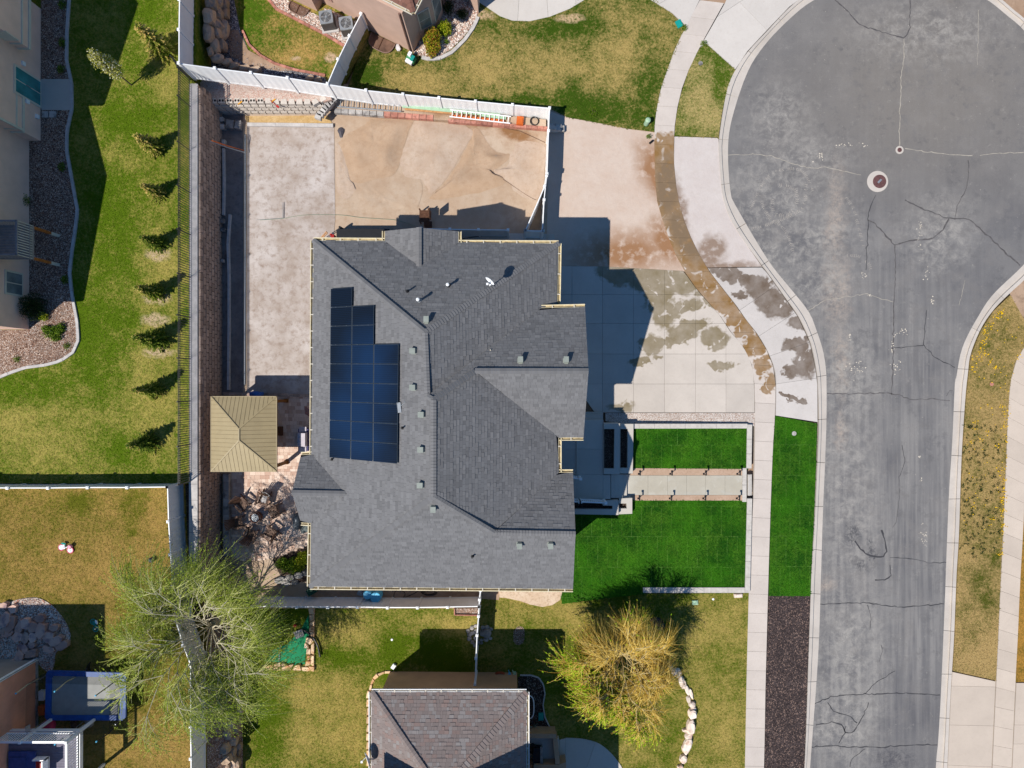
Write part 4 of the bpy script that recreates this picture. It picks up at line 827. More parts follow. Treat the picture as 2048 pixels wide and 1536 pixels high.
vinyl_fence('white vinyl fence on the east edge of the golden lawn', [(335, 974, ZS), (337, 1043, ZS), (341, 1109, ZS), (345, 1172, ZS), (351, 1240, ZS), (366, 1290, ZS), (381, 1330, ZS), (381, 1380, ZS), (381, 1453, ZS), (382, 1517, ZS), (382, 1590, ZS)], 1.75)
vinyl_fence('white vinyl fence behind the main house along the south lawn', [(505, 1213, 0), (535, 1213, 0), (594, 1214, 0), (656, 1214, 0), (715, 1214, 0), (775, 1215, 0), (835, 1215, 0), (895, 1214, 0), (958, 1213, 0)], 1.75)
vinyl_fence('thin white vinyl fence running down to the south house', [(961, 1180, 0), (959, 1199, 0), (958, 1213, 0), (957, 1232, 0), (954, 1270, 0), (952, 1316, 0), (950, 1368, 0)], 1.75)

# iron picket fence on the terrace wall
iron = thing('iron_fence', 'black iron picket fence on top of the brown block wall', 'fence', P(380, 500, ZW)); up = Vector((0, 0, 1))
IY = [(382, 148)] + [(381.5, y) for y in (160, 214, 302, 386, 470, 555, 635, 718, 802, 888, 962)]
Xf = P(381.5, 500, ZW).x; hI = 1.42
ips = [Vector((Xf, P(0, y, ZW).y, ZW)) for x, y in IY]
ips[0] = P(368, 138, ZW)
for i, p in enumerate(ips): m = MB(); m.box(p + up * (hI / 2 + .02), (.06, .06, hI + .1)); m.box(p + up * (hI + .09), (.075, .075, .03)); m.build('post', DARKM, iron)
for i in range(len(ips) - 1):
    for hz in (hI - .02, hI - .2, .16): m = MB(); m.beam(ips[i] + up * hz, ips[i + 1] + up * hz, .032, .032); m.build('rail', DARKM, iron)
m = MB(); m.box((0, 0, hI / 2 + .04), (.032, .032, hI - .1)); pk = m.build('picket', DARKM, iron, local=True)
first = True
for i in range(len(ips) - 1):
    L = (ips[i + 1] - ips[i]).length; n_ = max(1, int(L / .132))
    for j in range(1, n_):
        q = ips[i].lerp(ips[i + 1], j / n_) - Vector(OFF[iron.name])
        if first: pk.location = q; first = False
        else: piece(pk, q).parent = iron
# ------------------------------------------------------------------ the big block wall
bw = thing('retaining_wall', 'tall brown block retaining wall below the iron fence', 'wall', P(430, 600, 0))
xt, xb = P(394, 0, ZW).x, P(439, 0, 0).x; yT, yB = P(0, 168, ZW).y, P(0, 1160, ZW).y
m = MB(); m.prism([(xt - .25, yT), (xt + .02, yT), (xt + .02, yB), (xt - .25, yB)], -.1, ZW - .02); m.build('core', EARTH, bw)
NC = 8; bh = ZW / NC; bl = (yT - yB) / 62
m = MB(); m.prism([(-.16, -bl / 2 + .012), (.105, -bl / 2 + .012), (.13, -bl * .40), (.13, bl * .40), (.105, bl / 2 - .012), (-.16, bl / 2 - .012)], -bh / 2 + .008, bh / 2 - .008); blk = m.build('block', BLOCKM, bw, local=True)
first = True; rest = MB(); cnt = 0
for c in range(NC - 1, -1, -1):
    z = (c + .5) * bh; x = xb + (xt - xb) * (c + .5) / NC + .06
    for j in range(62):
        y = yT - bl * (j + .5 + (.5 if c % 2 else 0)); q = Vector((x + random.uniform(-.012, .012), y, z))
        if cnt < 300:
            q -= Vector(OFF[bw.name])
            if first: blk.location = q; first = False
            else: piece(blk, q).parent = bw
        else:
            b0 = [(-.16, -bl / 2 + .012), (.105, -bl / 2 + .012), (.13, -bl * .40), (.13, bl * .40), (.105, bl / 2 - .012), (-.16, bl / 2 - .012)]; rest.prism([(q.x + a, q.y + b) for a, b in b0], z - bh / 2 + .008, z + bh / 2 - .008)
        cnt += 1
rest.build('lower_blocks', BLOCKM, bw)['kind'] = 'stuff'
# cap course (pale)
m = MB(); m.box((0, 0, 0), (.50, bl * 2 - .012, .07)); cp = m.build('cap', KERBB, bw, local=True); first = True
for j in range(30):
    q = Vector((xt - .19, yT - bl * 2 * (j + .5), ZW + .03)) - Vector(OFF[bw.name])
    if first: cp.location = q; first = False
    else: piece(cp, q).parent = bw
# low kerb walls at its foot
def kerb_line(label, pts, z0, z1, wd, mat, seg=.9, name='edging_kerb', gap=.012, z=None):
    t = thing(name, label, 'edging', P(*pts[0], z0)); q = [P(a, b, z1) for a, b in pts]; L = sum((q[i + 1] - q[i]).length for i in range(len(q) - 1)); n_ = max(1, round(L / seg))
    r = resample([(a.x, a.y) for a in q], n_ * 3 + 1)
    for i in range(n_):
        c = r[i * 3:i * 3 + 4].copy(); d0, d1 = c[1] - c[0], c[-1] - c[-2]; c[0] += d0 / max(1e-6, np.hypot(*d0)) * gap / 2; c[-1] -= d1 / max(1e-6, np.hypot(*d1)) * gap / 2
        Lf, Rt = [], []
        for k in range(4):
            d = c[min(k + 1, 3)] - c[max(k - 1, 0)]; d = d / max(1e-6, np.hypot(*d)); nn = np.array([-d[1], d[0]]) * wd / 2; Lf.append(tuple(c[k] + nn)); Rt.append(tuple(c[k] - nn))
        m = MB(); m.prism(Lf + Rt[::-1], z0, z1 + random.uniform(-.006, .006)); m.build('kerb_piece', mat, t)
    return t
kerb_line('pale concrete kerb line along the shaded trench', [(459, 428), (455, 488), (457, 550), (457, 650), (456, 780)], -.05, .22, .13, KERBB)
kerb_line('short pale kerb line near the north end of the trench', [(446, 296), (447, 360), (446, 430)], -.05, .22, .12, KERBB)
kerb_line('white kerb along the north edge of the gravel pad', [(494, 248.5), (560, 249), (666, 250.5)], -.05, .16, .22, KERBB, 2.0)
kerb_line('dark steel edge between trench and gravel pad', [(490, 268), (490, 500), (489, 770)], -.05, .06, .06, STEEL, 3)
for px, py, sx_, sy_, lb in ((444, 240, .28, .28, 'leaning pale concrete block at the trench corner'), (461, 249, .46, .5, 'large pale concrete block lying in the trench'), (477, 250, .34, .5, 'smaller pale concrete block beside the large one'), (446, 254, .26, .3, 'pale concrete offcut below the leaning block'), (448, 285, .2, .3, 'small broken block by the kerb line'), (446, 442, .2, .25, 'grey rubble piece under the block wall'), (447, 460, .25, .2, 'rubble lump at the wall foot'), (446, 522, .2, .2, 'round rubble stone at the wall foot')):
    m = MB(); m.box(P(px, py, .2) + Vector((0, 0, -.05)), (sx_, sy_, .36), random.uniform(-.2, .2)); m.box(P(px, py, .2) + Vector((.0, .03, .14)), (sx_ * .7, sy_ * .6, .03)); one('concrete_block', m, GREYST, lb, 'block')
# loose poles leaning over the wall
for (a, b, mt, lb) in (((420, 283, 2.3), (490, 305, .3), STEEL, 'grey metal pole leaning over the block wall'), ((424, 281, 2.3), (488, 301, .3), ORANGE, 'orange pole leaning beside the grey pole')):
    m = MB(); m.tube([P(*a), P((a[0] + b[0]) / 2, (a[1] + b[1]) / 2 + 1, 1.3), P(*b)], .03, 8); one('pole', m, mt, lb, 'pole')
# ------------------------------------------------------------------ upper gravel bed and precast block wall in the north-west corner
bed = [(396, 141), (435, 143), (500, 158), (575, 170), (655, 184), (664, 199), (650, 203), (430, 200), (404, 190)]
flat('gravel_bed', GRAVP, bed, 1.2, 'raised pinkish gravel bed below the north fence', 'gravel', 1.5)
pw = thing('precast_wall', 'stacked pale precast block wall with hollow cores below the gravel bed', 'wall', P(540, 215, 0))
HOL = plain('block_hollow', S(40, 34, 32), .95)
def precast(p, a, mat, par, l_=.40, w_=.30, h_=.3, hol=True):
    """tapered hollow landscaping block"""
    m = MB(); R = Matrix.Rotation(a, 3, 'Z'); s_ = [(-l_ / 2, -w_ / 2), (l_ / 2, -w_ / 2), (l_ / 2 - .05, w_ / 2), (-l_ / 2 + .05, w_ / 2)]
    m.prism([tuple((R @ Vector((x, y, 0)) + Vector(p))[:2]) for x, y in s_], p.z - h_, p.z); o_ = m.build('block', mat, par)
    if hol:
        m = MB()
        for s1 in (-.09, .09): m.prism([tuple((R @ Vector((s1 + .065 * math.cos(t) , .0 + .08 * math.sin(t), 0)) + Vector(p))[:2]) for t in np.linspace(0, 2 * math.pi, 9)[:-1]], p.z - .02, p.z + .004)
        m.build('core_hole', HOL, o_)
PREC = plain('precast_grey', S(206, 196, 186, .9), .95, .08, 6, .15, bump=.3)
for i in range(15):
    px = 427 + i * 15.6; py = 201 + (2 if i > 7 else 0) + (.0 if i < 13 else -(i - 13) * 6); precast(P(px, py, 1.22), (0 if i < 13 else .5), PREC, pw, hol=i < 7)
for c in range(3):     # lower, stepped-out courses
    z = .92 - c * .31
    for i in range(15):
        px = 436 + i * 14.6 + (7 if c % 2 else 0); py = 208 + c * 6.0; pp = P(px, py, z + .0); precast(pp, 0, PREC, pw, hol=False)
        for s1 in (.09,):
            m = MB(); m.prism([(pp.x + s1 + .055 * math.cos(t), pp.y - .02 + .07 * math.sin(t)) for t in np.linspace(0, 2 * math.pi, 8)[:-1]], pp.z - .02, pp.z + .005); m.build('core_hole', HOL, pw)
for i in range(7):
    a = i / 6; precast(P(636 + 30 * a, 232 - 34 * a, 1.0), -.9 * a - .3, GREYST, pw, hol=False)
flat('dry_grass', sandy('dry_weeds', S(186, 150, 96), S(206, 176, 130), S(150, 120, 70), sc=5), [(490, 232), (655, 231), (664, 246), (494, 247)], .03, 'strip of dry weeds between precast wall and white kerb', 'weeds')
for (px, py, lb) in ((480, 206, 'small yellow level lying on the precast wall'), (547, 201, 'yellow tool lying on the gravel bed')):
    m = MB(); m.beam(P(px - 4, py + 3, 1.26), P(px + 4, py - 3, 1.26), .06, .05); one('hand_tool', m, plain('tool_yellow', S(226, 160, 30), .5), lb, 'tool')
m = MB(); m.beam(P(540, 200, 1.3), P(555, 213, 1.26), .03); m.beam(P(553, 211, 1.27), P(558, 215, 1.27), .12, .03); one('hand_tool', m, [RED], 'red handled mallet resting on the precast blocks', 'tool')
# right ledge with ladders and stacked blocks
flat('soil_ledge', DIRT, [(668, 199), (735, 203), (810, 210), (880, 217), (955, 225), (1092, 239), (1092, 256), (1000, 250), (900, 241), (760, 232), (670, 222)], .40, 'narrow raised soil ledge under the north fence', 'ledge', .6)
lw = thing('low_block_wall', 'low row of pink blocks fronting the soil ledge', 'wall', P(900, 245, 0))
for i in range(14): m = MB(); a = i / 13; m.box(P(735 + i * 14.2 - 60, 221 + i * 1.0, .46) + Vector((0, 0, -.16)), (.40, .28, .3), -.05); m.build('block', GREYST if i < 7 else KERBR, lw)
for i in range(18): a = i / 17; m = MB(); m.box(P(902 + 190 * a, 241 + 15 * a, .44) + Vector((0, 0, -.16)), (.36, .18, .34), -.07); m.build('block', KERBR, lw)
def ladder(label, a, b, wd, n_, mat):
    t = thing('ladder', label, 'ladder', P(*a)); A, B = P(*a), P(*b); d = (B - A).normalized(); s_ = d.cross(Vector((0, 0, 1))).normalized() * wd / 2
    for q in (s_, -s_): m = MB(); m.beam(A + q, B + q, .05, .08); m.build('rail', mat, t)
    for i in range(n_): c = A.lerp(B, (i + .5) / n_); m = MB(); m.beam(c - s_, c + s_, .04, .04); m.build('rung', mat, t)
ladder('grey ladder lying along the north fence above the sand', (676, 206, .62), (803, 216, .62), .46, 12, STEEL)
ladder('silver ladder lying on boards by the north fence', (900, 226.5, .6), (1021, 240, .6), .42, 13, WHITE)
for i, (a, b, mt, lb) in enumerate((((805, 212, .5), (1000, 231, .5), PALEG, 'long pale green board under the silver ladder'), ((810, 217, .46), (905, 225, .46), PINEW, 'long pale plank beside the green board'), ((905, 233, .47), (1010, 243, .47), ORANGE, 'orange stained board under the silver ladder'), ((960, 229, .52), (1012, 236, .52), PALEG, 'short green board end near the hose'))):
    m = MB(); m.beam(P(*a), P(*b), .2, .04); one('board', m, mt, lb, 'board')
m = MB(); m.box(P(1040, 242, .55), (.42, .5, .2), -.1); m.box(P(1040, 242, .66), (.3, .36, .04), -.1); one('tool_tray', m, ORANGE, 'orange tray beside the coiled black hose', 'tray')
m = MB()
for k_ in range(3):
    c = P(1069, 242, .45 + .035 * k_); m.tube([c + Vector((.27 * math.cos(t) * (1 - .06 * k_), .27 * math.sin(t) * (1 - .05 * k_), 0)) for t in np.linspace(0, 2 * math.pi, 26)], .022, 6)
one('coiled_hose', m, BLACK, 'coiled black hose on the ledge in the fence corner', 'hose')
for i, (px, py, z) in enumerate(((1106, 254, .5), (1117, 256, .34), (1124, 258, .2))):
    m = MB(); m.box(P(px, py, z) + Vector((0, 0, -z / 2 + .1)), (.4 - .06 * i, .36, z), 0); m.box(P(px, py, z) + Vector((0, .02, .11)), (.16, .1, .02)); one('block_stack', m, GREYST, ('tallest grey block pile outside the fence corner', 'middle grey block pile outside the fence', 'lowest grey block pile outside the fence')[i], 'blocks')
# tarp scrap, stone and raked sand fans
def mound(label, pts, mat, hgt, name='sand_pile', seed=0, edge=10, cat='sand'):
    """a low heap of sand: a fine grid inside an outline, rising from its rim"""
    pl = smooth_line(pts + [pts[0]], 4)[:-1]; poly = XY(pl, 0); arr = np.array(poly); lo, hi = arr.min(0), arr.max(0); st = .22
    cx, cy = arr.mean(0); n = len(poly); V = []; F = []; R_ = 9
    for r in range(R_ + 1):
        t = r / R_
        for k in range(n):
            x, y = cx + (arr[k, 0] - cx) * (1 - t), cy + (arr[k, 1] - cy) * (1 - t); e = min(1, t * 2.2); w_ = .5 + .5 * mnoise.noise(Vector((x * .7, y * .7, seed)))
            jx = mnoise.noise(Vector((x * 2.2, y * 2.2, seed + 5))) * .10 * (1 if r < R_ else 0)
            V.append((x + jx + (.10 * mnoise.noise(Vector((x * 3.1, y * 3.1, 8))) + .05 * mnoise.noise(Vector((x * 9, y * 9, 2)))) * (1 - t), y + jx * .7 + .10 * mnoise.noise(Vector((x * 3.1, y * 3.1, 31))) * (1 - t), .006 + hgt * e * e * (3 - 2 * e) * w_ + .03 * mnoise.noise(Vector((x * 4, y * 4, 3))) * e))
    F = [(r * n + k, r * n + (k + 1) % n, (r + 1) * n + (k + 1) % n, (r + 1) * n + k) for r in range(R_) for k in range(n)]
    m = MB(); m.add(V, [f[::-1] for f in F] if parea(poly) and sum(poly[i][0] * poly[(i + 1) % n][1] - poly[(i + 1) % n][0] * poly[i][1] for i in range(n)) < 0 else F)
    return one(name, m, mat, label, cat, smooth=True, kind='structure')
mound('raked tan sand fan in the middle of the sandy yard', [(741, 240), (760, 236), (790, 233), (828, 232), (818, 262), (806, 295), (792, 345), (750, 358), (706, 366), (694, 335), (688, 310), (678, 286), (700, 265), (725, 252)], SANDT, .34)
mound('long tan sand fan sloping from the ledge toward the house', [(945, 258), (960, 262), (985, 300), (1015, 308), (1018, 318), (985, 345), (1000, 352), (1012, 365), (960, 385), (880, 398), (858, 398), (875, 382), (905, 345), (930, 300), (944, 272)], SANDT, .36, seed=3)
mound('pale dry sand heap between the two tan fans', [(832, 236), (900, 240), (945, 262), (930, 295), (900, 345), (862, 388), (846, 362), (810, 352), (800, 320), (815, 280)], PALES, .22, seed=9)
mound('pale dry sand heap against the white fence', [(1020, 312), (1040, 282), (1088, 290), (1090, 330), (1086, 375), (1070, 400), (1040, 390), (1014, 365), (985, 342), (1012, 335)], PALES, .22, seed=14)
mound('white crusted sand slump beside the raked fan', [(716, 372), (740, 366), (790, 358), (838, 360), (836, 415), (790, 418), (750, 430), (720, 420), (704, 395)], DIRT, .07, seed=20)
mound('pale sand ridge along the pad edge', [(672, 285), (680, 290), (694, 330), (704, 366), (712, 380), (690, 400), (674, 380), (671, 330)], PALES, .05, seed=22)
m = MB(); c = P(682, 265, 0.02); vs_ = [c + Vector((math.cos(t) * .18 * (1 + .4 * math.sin(3 * t)), math.sin(t) * .34, .05 * random.random())) for t in np.linspace(0, 6.28, 12)[:-1]]; m.add([c + Vector((.02, 0, .16))] + vs_, [(0, 1 + i, 1 + (i + 1) % 11) for i in range(11)]); one('tarp_scrap', m, plain('grey_tarp', S(84, 80, 86), .6, .15), 'crumpled grey tarp scrap on the sand', 'tarp')
m = MB(); m.blob(P(991, 315, .05), (.3, .22, .2), .5, .25, 5); one('stone', m, GREYST, 'grey stone sitting on the tan sand fan', 'stone')
m = MB(); m.tube([P(1013, 257, .03), P(1040, 262, .03), P(1090, 285, .03)], .012, 5); one('string_line', m, OLDWOOD, 'rusty line stretched across the sand corner', 'line')
m = MB(); m.tube([P(a, b, .03) for a, b in smooth_line([(1000, 355), (1012, 362), (1035, 378), (1058, 393), (1072, 400)])], .012, 5); one('string_line', m, OLDWOOD, 'thin dark line running to the swung gate leaf', 'line')
m = MB(); m.tube([P(a, b, .03) for a, b in smooth_line([(520, 440), (565, 437), (610, 430), (680, 430), (720, 435), (765, 438), (795, 441), (830, 452)])], .014, 5); one('garden_hose', m, plain('hose_green', S(120, 140, 120), .6), 'thin green hose snaking across the gravel pad to the house', 'hose')
m = MB(); m.tube([P(566, 405, .1), P(566, 436, .1)], .02, 6); m.tube([P(512, 440, .04), P(566, 436, .05), P(566, 405, .1)], .01, 5); one('stake', m, STEEL, 'thin grey stake lying on the gravel pad', 'stake')
# wooden step deck at the north door
t = thing('wooden_steps', 'small brown plank landing with steps north of the house', 'steps', P(849, 436, 0))
for i in range(7): m = MB(); m.box(P(849, 422 + i * 3.4, .8), (.62, .095, .04)); m.build('plank', OLDWOOD, t)
for i, (y, z) in enumerate(((446, .6), (450.5, .4), (455, .2))): m = MB(); m.box(P(856, y, z), (.5, .2, .04)); m.build('tread', OLDWOOD, t)
for a, b in ((840.5, 421), (858, 421), (840.5, 444), (858, 444)): m = MB(); m.box(P(a, b, .4) , (.07, .07, .76)); m.build('post', OLDWOOD, t)
m = MB(); m.box(P(859.5, 428, 1.25), (.06, .5, .9)); m.build('side_panel', OLDWOOD, t)
# side yard slab and steps north-east
flat('side_slab', CONC_P, [(918, 465), (1108, 468), (1108, 500), (918, 500)], .035, 'shaded concrete strip along the north wall of the house', 'path')
m = MB(); m.prism(XY([(1096, 469), (1108, 469), (1110, 486), (1096, 486)], .12), 0, .12); one('concrete_pad', m, CONC_P, 'small pale concrete pad at the house corner', 'pad')
m = MB(); m.tube([P(920, 478, .05), P(962, 472, .05), P(1008, 468, .05)], .02, 6); one('pipe', m, BLACK, 'black pipe lying along the low fence by the house', 'pipe')
# items by the north-west roof corner
t = thing('covered_spa', 'dark covered rectangular spa tub against the north wall', 'tub', P(730, 473, 0)); m = MB(); m.box(P(722, 472, .85) + Vector((0, -.3, -.42)), (3.0, 1.4, .84)); m.build('shell', BLACK, t)
m = MB(); m.box(P(728, 472, .9) + Vector((0, -.3, 0)), (3.1, 1.46, .1)); m.build('lid', DARKM, t)
m = MB(); m.beam(P(640, 478, .5), P(653, 463, .9), .05); m.beam(P(642, 480, .5), P(655, 465, .9), .05); m.beam(P(645, 470, .7), P(648, 474, .7), .04); one('sawhorse', m, PINEW, 'pale wooden trestle poking out by the roof corner', 'trestle')
m = MB(); m.box(P(667, 474, .5), (.2, .2, .5)); m.box(P(663, 470, .6), (.14, .1, .3)); one('red_can', m, RED, 'red fuel can beside the wooden trestle', 'can')
for i in range(2): m = MB(); m.lathe(P(687 + 4 * i, 461 + i * 2, 0), [(.09, 0), (.1, .5), (.07, .9 - .2 * i)], 10); one('cylinder_tank', m, BLACK, ('taller black cylinder behind the spa tub', 'shorter black cylinder behind the spa tub')[i], 'cylinder')
# ------------------------------------------------------------------ patio, gazebo, furniture
PAV = N('patio_paver'); tc = PAV.nd.new('ShaderNodeSeparateColor'); PAV.L(PAV.tint(), tc.inputs[0])
c_ = PAV.mix(tc.outputs[0], S(204, 176, 158), S(232, 210, 194)); c_ = PAV.mix(PAV.rng(tc.outputs[1], .75, .8, 0, .7), c_, S(184, 148, 130)); c_ = PAV.mix(PAV.rng(PAV.noise(30, 3), .4, .7, 0, .2), c_, S(160, 128, 112)); PAV.bump(PAV.noise(60, 3), .3, .01); PAVM = PAV.done(c_, .9, .15)
PATIO = [(459, 792), (626, 792), (626, 1086), (600, 1096), (560, 1112), (520, 1121), (486, 1122), (459, 1112)]
def pavers(label, poly, z, mat, ang=0.0, row=.235, name='patio', parent=None):
    pts = np.array(XY(poly, z)); t = thing(name, label, 'patio', (pts[0][0], pts[0][1], 0)); tag(t, kind='structure'); m = MB(); m.prism([tuple(p) for p in pts], z - .2, z - .018); m.build('joint_sand', TANP, t)
    V, F, T = [], [], []; lo, hi = pts.min(0), pts.max(0); y = lo[1]
    while y < hi[1]:
        rw = row * random.choice((.68, 1, 1)); x = lo[0] - random.random() * .3
        while x < hi[0]:
            L = random.choice((.16, .235, .235, .35)); q = clip_rect([tuple(p) for p in pts], x + .004, y + .004, x + L - .004, y + rw - .004); x += L
            if len(q) < 3 or parea(q) < .003: continue
            x0, y0 = min(a for a, b in q), min(b for a, b in q); x1, y1 = max(a for a, b in q), max(b for a, b in q); k = len(V); zz = z + random.uniform(-.003, .003)
            V += [(x0, y0, zz), (x1, y0, zz), (x1, y1, zz), (x0, y1, zz), (x0, y0, z - .03), (x1, y0, z - .03), (x1, y1, z - .03), (x0, y1, z - .03)]
            F += [(k, k + 1, k + 2, k + 3), (k + 4, k + 5, k + 1, k), (k + 5, k + 6, k + 2, k + 1), (k + 6, k + 7, k + 3, k + 2), (k + 7, k + 4, k, k + 3)]; T += [(random.random(), random.random(), random.random(), 1)] * 8
        y += rw
    raw_mesh('pavers', np.array(V), np.array(F), mat, t, T); return t
pavers('tan and pink concrete paver patio west of the house', PATIO, .045, PAVM)
kerb_line('purple grey block seat edge at the west side of the patio', [(452, 948), (452, 1112)], -.05, .42, .34, GREYST, .5, 'seat_wall')
kerb_line('dark block edging across the north end of the patio', [(445, 787), (470, 788), (500, 789), (545, 789), (600, 791), (624, 791)], -.05, .16, .18, BLOCKM, .4)
gz = thing('gazebo', 'patio gazebo with khaki standing-seam hip roof and stained posts', 'gazebo', P(500, 870, 0))
KH = plain('khaki_metal', S(160, 144, 110), .5, .04, 2, .35, .0); KHD = plain('khaki_seam', S(134, 116, 86), .6, .05, 2, .3)
E_ = 2.7; gc = [P(422, 793, E_), P(553, 793, E_), P(553, 943, E_), P(422, 943, E_)]; r0, r1 = P(478, 858, 3.42), P(478, 881, 3.42)
gf = [[gc[0], gc[1], r0], [gc[1], gc[2], r1, r0], [gc[2], gc[3], r1], [gc[3], gc[0], r0, r1]]
gm = MB(); 
for f in gf:
    n_ = lsq(f)[0]; a, b = f[0], f[1]; d = (b - a).normalized(); v_ = n_.cross(d); v_ = v_ if v_.z > 0 else -v_; L = (b - a).length; top = f[2:]
    m = MB(); pts = f if newell_old(f).dot(n_) else f
    ar = sum(f[i].x * f[(i + 1) % len(f)].y - f[(i + 1) % len(f)].x * f[i].y for i in range(len(f))); pts = f if ar > 0 else f[::-1]
    m.add(pts, [tuple(range(len(pts)))]); m.add([p - Vector((0, 0, .03)) for p in pts], [tuple(range(len(pts)))[::-1]]); pn = m.build('roof_panel', KH, gz)
    m = MB(); k = int(L / .235)
    def hgt(s_):
        Q = [((p - a).dot(d), (p - a).dot(v_)) for p in f]; ys = []
        for i in range(len(Q)):
            (x0, y0), (x1, y1) = Q[i], Q[(i + 1) % len(Q)]
            if (x0 <= s_) != (x1 <= s_): ys.append(y0 + (y1 - y0) * (s_ - x0) / (x1 - x0))
        return max(ys) if ys else 0
    for i in range(1, k): s_ = L * i / k; m.beam(a + d * s_ + n_ * .008, a + d * s_ + v_ * hgt(s_) + n_ * .008, .012, .012)
    o_ = m.build('seams', KHD, pn); o_['kind'] = 'stuff'
for a, b in ((gc[0], r0), (gc[1], r0), (gc[2], r1), (gc[3], r1), (r0, r1)): m = MB(); m.beam(a + Vector((0, 0, .02)), b + Vector((0, 0, .02)), .07, .03); m.build('hip_cap', KH, gz)
for i in range(4): m = MB(); m.beam(gc[i] - Vector((0, 0, .05)), gc[(i + 1) % 4] - Vector((0, 0, .05)), .04, .13); m.build('fascia', KH, gz)
gp4 = [P(574, 801, 0), P(574, 924, 0), Vector((P(574, 801).x - 3.15, P(574, 801).y, 0)), Vector((P(574, 801).x - 3.15, P(574, 924).y, 0))]
for i, p in enumerate(gp4):
    m = MB(); m.box(p + Vector((0, 0, 1.32)), (.17, .17, 2.64)); po = m.build('post', WOOD, gz); m = MB(); m.box(p + Vector((0, 0, .12)), (.24, .24, .2)); m.build('post_base', WOOD, po)
    sy_ = -1 if i in (0, 2) else 1; sx_ = -1 if i < 2 else 1
    m = MB(); q = p + Vector((0, 0, 1.75)); m.tube([q + Vector((0, .08 * sy_, 0)), q + Vector((0, .3 * sy_, .35)), q + Vector((0, .72 * sy_, .75))], .06, 6); m.tube([q + Vector((.08 * sx_, 0, 0)), q + Vector((.3 * sx_, 0, .35)), q + Vector((.72 * sx_, 0, .75))], .06, 6); m.build('brace', WOOD, gz)
for a, b in ((0, 1), (2, 3), (0, 2), (1, 3)): m = MB(); m.beam(gp4[a] + Vector((0, 0, 2.55)), gp4[b] + Vector((0, 0, 2.55)), .12, .18); m.build('header_beam', WOOD, gz)
def adirondack():
    t = thing('adirondack_chair', '', 'chair', (0, 0, 0), group='adirondack chairs round the fire barrel'); up = Vector((0, 0, 1)); M_ = CHAIRM
    for i in range(7): x = -.02 - i * .075; m = MB(); m.box((x + .28, 0, .38 - (.28 - x) * .0 - i * .018), (.066, .50, .022)); m.build('seat_slat', M_, t, local=True)      # front at +x
    for i in range(7):
        y = (i - 3) * .078; h_ = .86 - abs(i - 3) * .045; a = Vector((-.18, y * .8, .22)); b = a + Vector((-.34, y * .45, h_)); m = MB(); m.beam(a, b, .068, .02); m.build('back_slat', M_, t, local=True)
    for s_ in (-1, 1):
        m = MB(); m.box((.06, s_ * .33, .55), (.72, .13, .025)); m.build('armrest', M_, t, local=True)
        m = MB(); m.box((.32, s_ * .29, .27), (.09, .03, .54)); m.build('front_leg', M_, t, local=True); m = MB(); m.beam((.34, s_ * .26, .34), (-.55, s_ * .26, .03), .03, .12); m.build('side_rail', M_, t, local=True); m = MB(); m.box((-.27, s_ * .31, .28), (.06, .03, .54)); m.build('rear_leg', M_, t, local=True)
    return t
CHAIRM = plain('chair_brown', S(112, 84, 68), .6, .15, 6, .3)
ch = adirondack(); bc = P(517, 1032)
CH = [((489, 1006), 'brown adirondack chair on the gazebo side of the fire barrel', 0), ((531, 997), 'adirondack chair with a pale towel north of the fire barrel', .1), ((552, 1021), 'adirondack chair between fire barrel and gable roof', .15), ((480, 1042), 'brown adirondack chair nearest the block wall', -.1), ((506, 1066), 'shaded adirondack chair south of the fire barrel', -.1), ((545, 1064), 'adirondack chair in twig shadow south-east of the barrel', .2)]
for i, ((px, py), lb, da) in enumerate(CH):
    p = P(px, py, .05); a = math.atan2(bc.y - p.y, bc.x - p.x) + da
    if i == 0: ch.location = p; ch.rotation_euler.z = a; ch['label'] = lb
    else: dup(ch, p, a, label=lb)
p = P(531, 997, .5); a = math.atan2(bc.y - p.y, bc.x - p.x) + .1; R = Matrix.Rotation(a, 3, 'Z'); m = MB(); V = []
prof = [(-.50, 1.0), (-.42, .85), (-.33, .62), (-.22, .42), (-.02, .375), (.2, .43), (.29, .41), (.33, .2)]
for i, (x, z) in enumerate(prof):
    for j in range(5): V.append(R @ Vector((x + .02 * math.sin(j * 2 + i), (j - 2) * .11, z + .03 + .015 * math.sin(i * 3 + j * 2.1))) + Vector((p.x, p.y, .05)))
m.add(V, [(i * 5 + j, i * 5 + j + 1, i * 5 + j + 6, i * 5 + j + 5) for i in range(len(prof) - 1) for j in range(4)]); one('towel', m, plain('pale_towel', S(196, 190, 186), .95, .15, 9), 'pale towel draped over an adirondack chair', 'towel', smooth=True)
fb = thing('fire_barrel', 'round brown half-barrel fire pit with slatted top', 'fire pit', bc); m = MB(); m.lathe(bc, [(.27, .04), (.33, .2), (.35, .36), (.33, .56), (.30, .62), (.26, .62), (.25, .3)], 24); m.build('barrel', plain('barrel_wood', S(104, 62, 44), .6, .15, 8), fb)
for z in (.12, .5): m = MB(); m.lathe(bc + Vector((0, 0, z)), [(.335 if z > .3 else .31, 0), (.34 if z > .3 else .32, .03), (.335, .05)], 24); m.build('hoop', STEEL, fb)
for i in range(4): m = MB(); m.box(bc + Vector((0, (i - 1.5) * .085, .5)), (.42, .065, .03), 0); m.build('slat', PINEW, fb)
bq = thing('barbecue_grill', 'grey and navy barbecue grill against the west eave', 'grill', P(607, 878, 0)); NAVY = plain('navy_cover', S(60, 60, 110), .6, .1); LAV = plain('grill_steel', S(190, 182, 190), .4, .08, 4, .4)
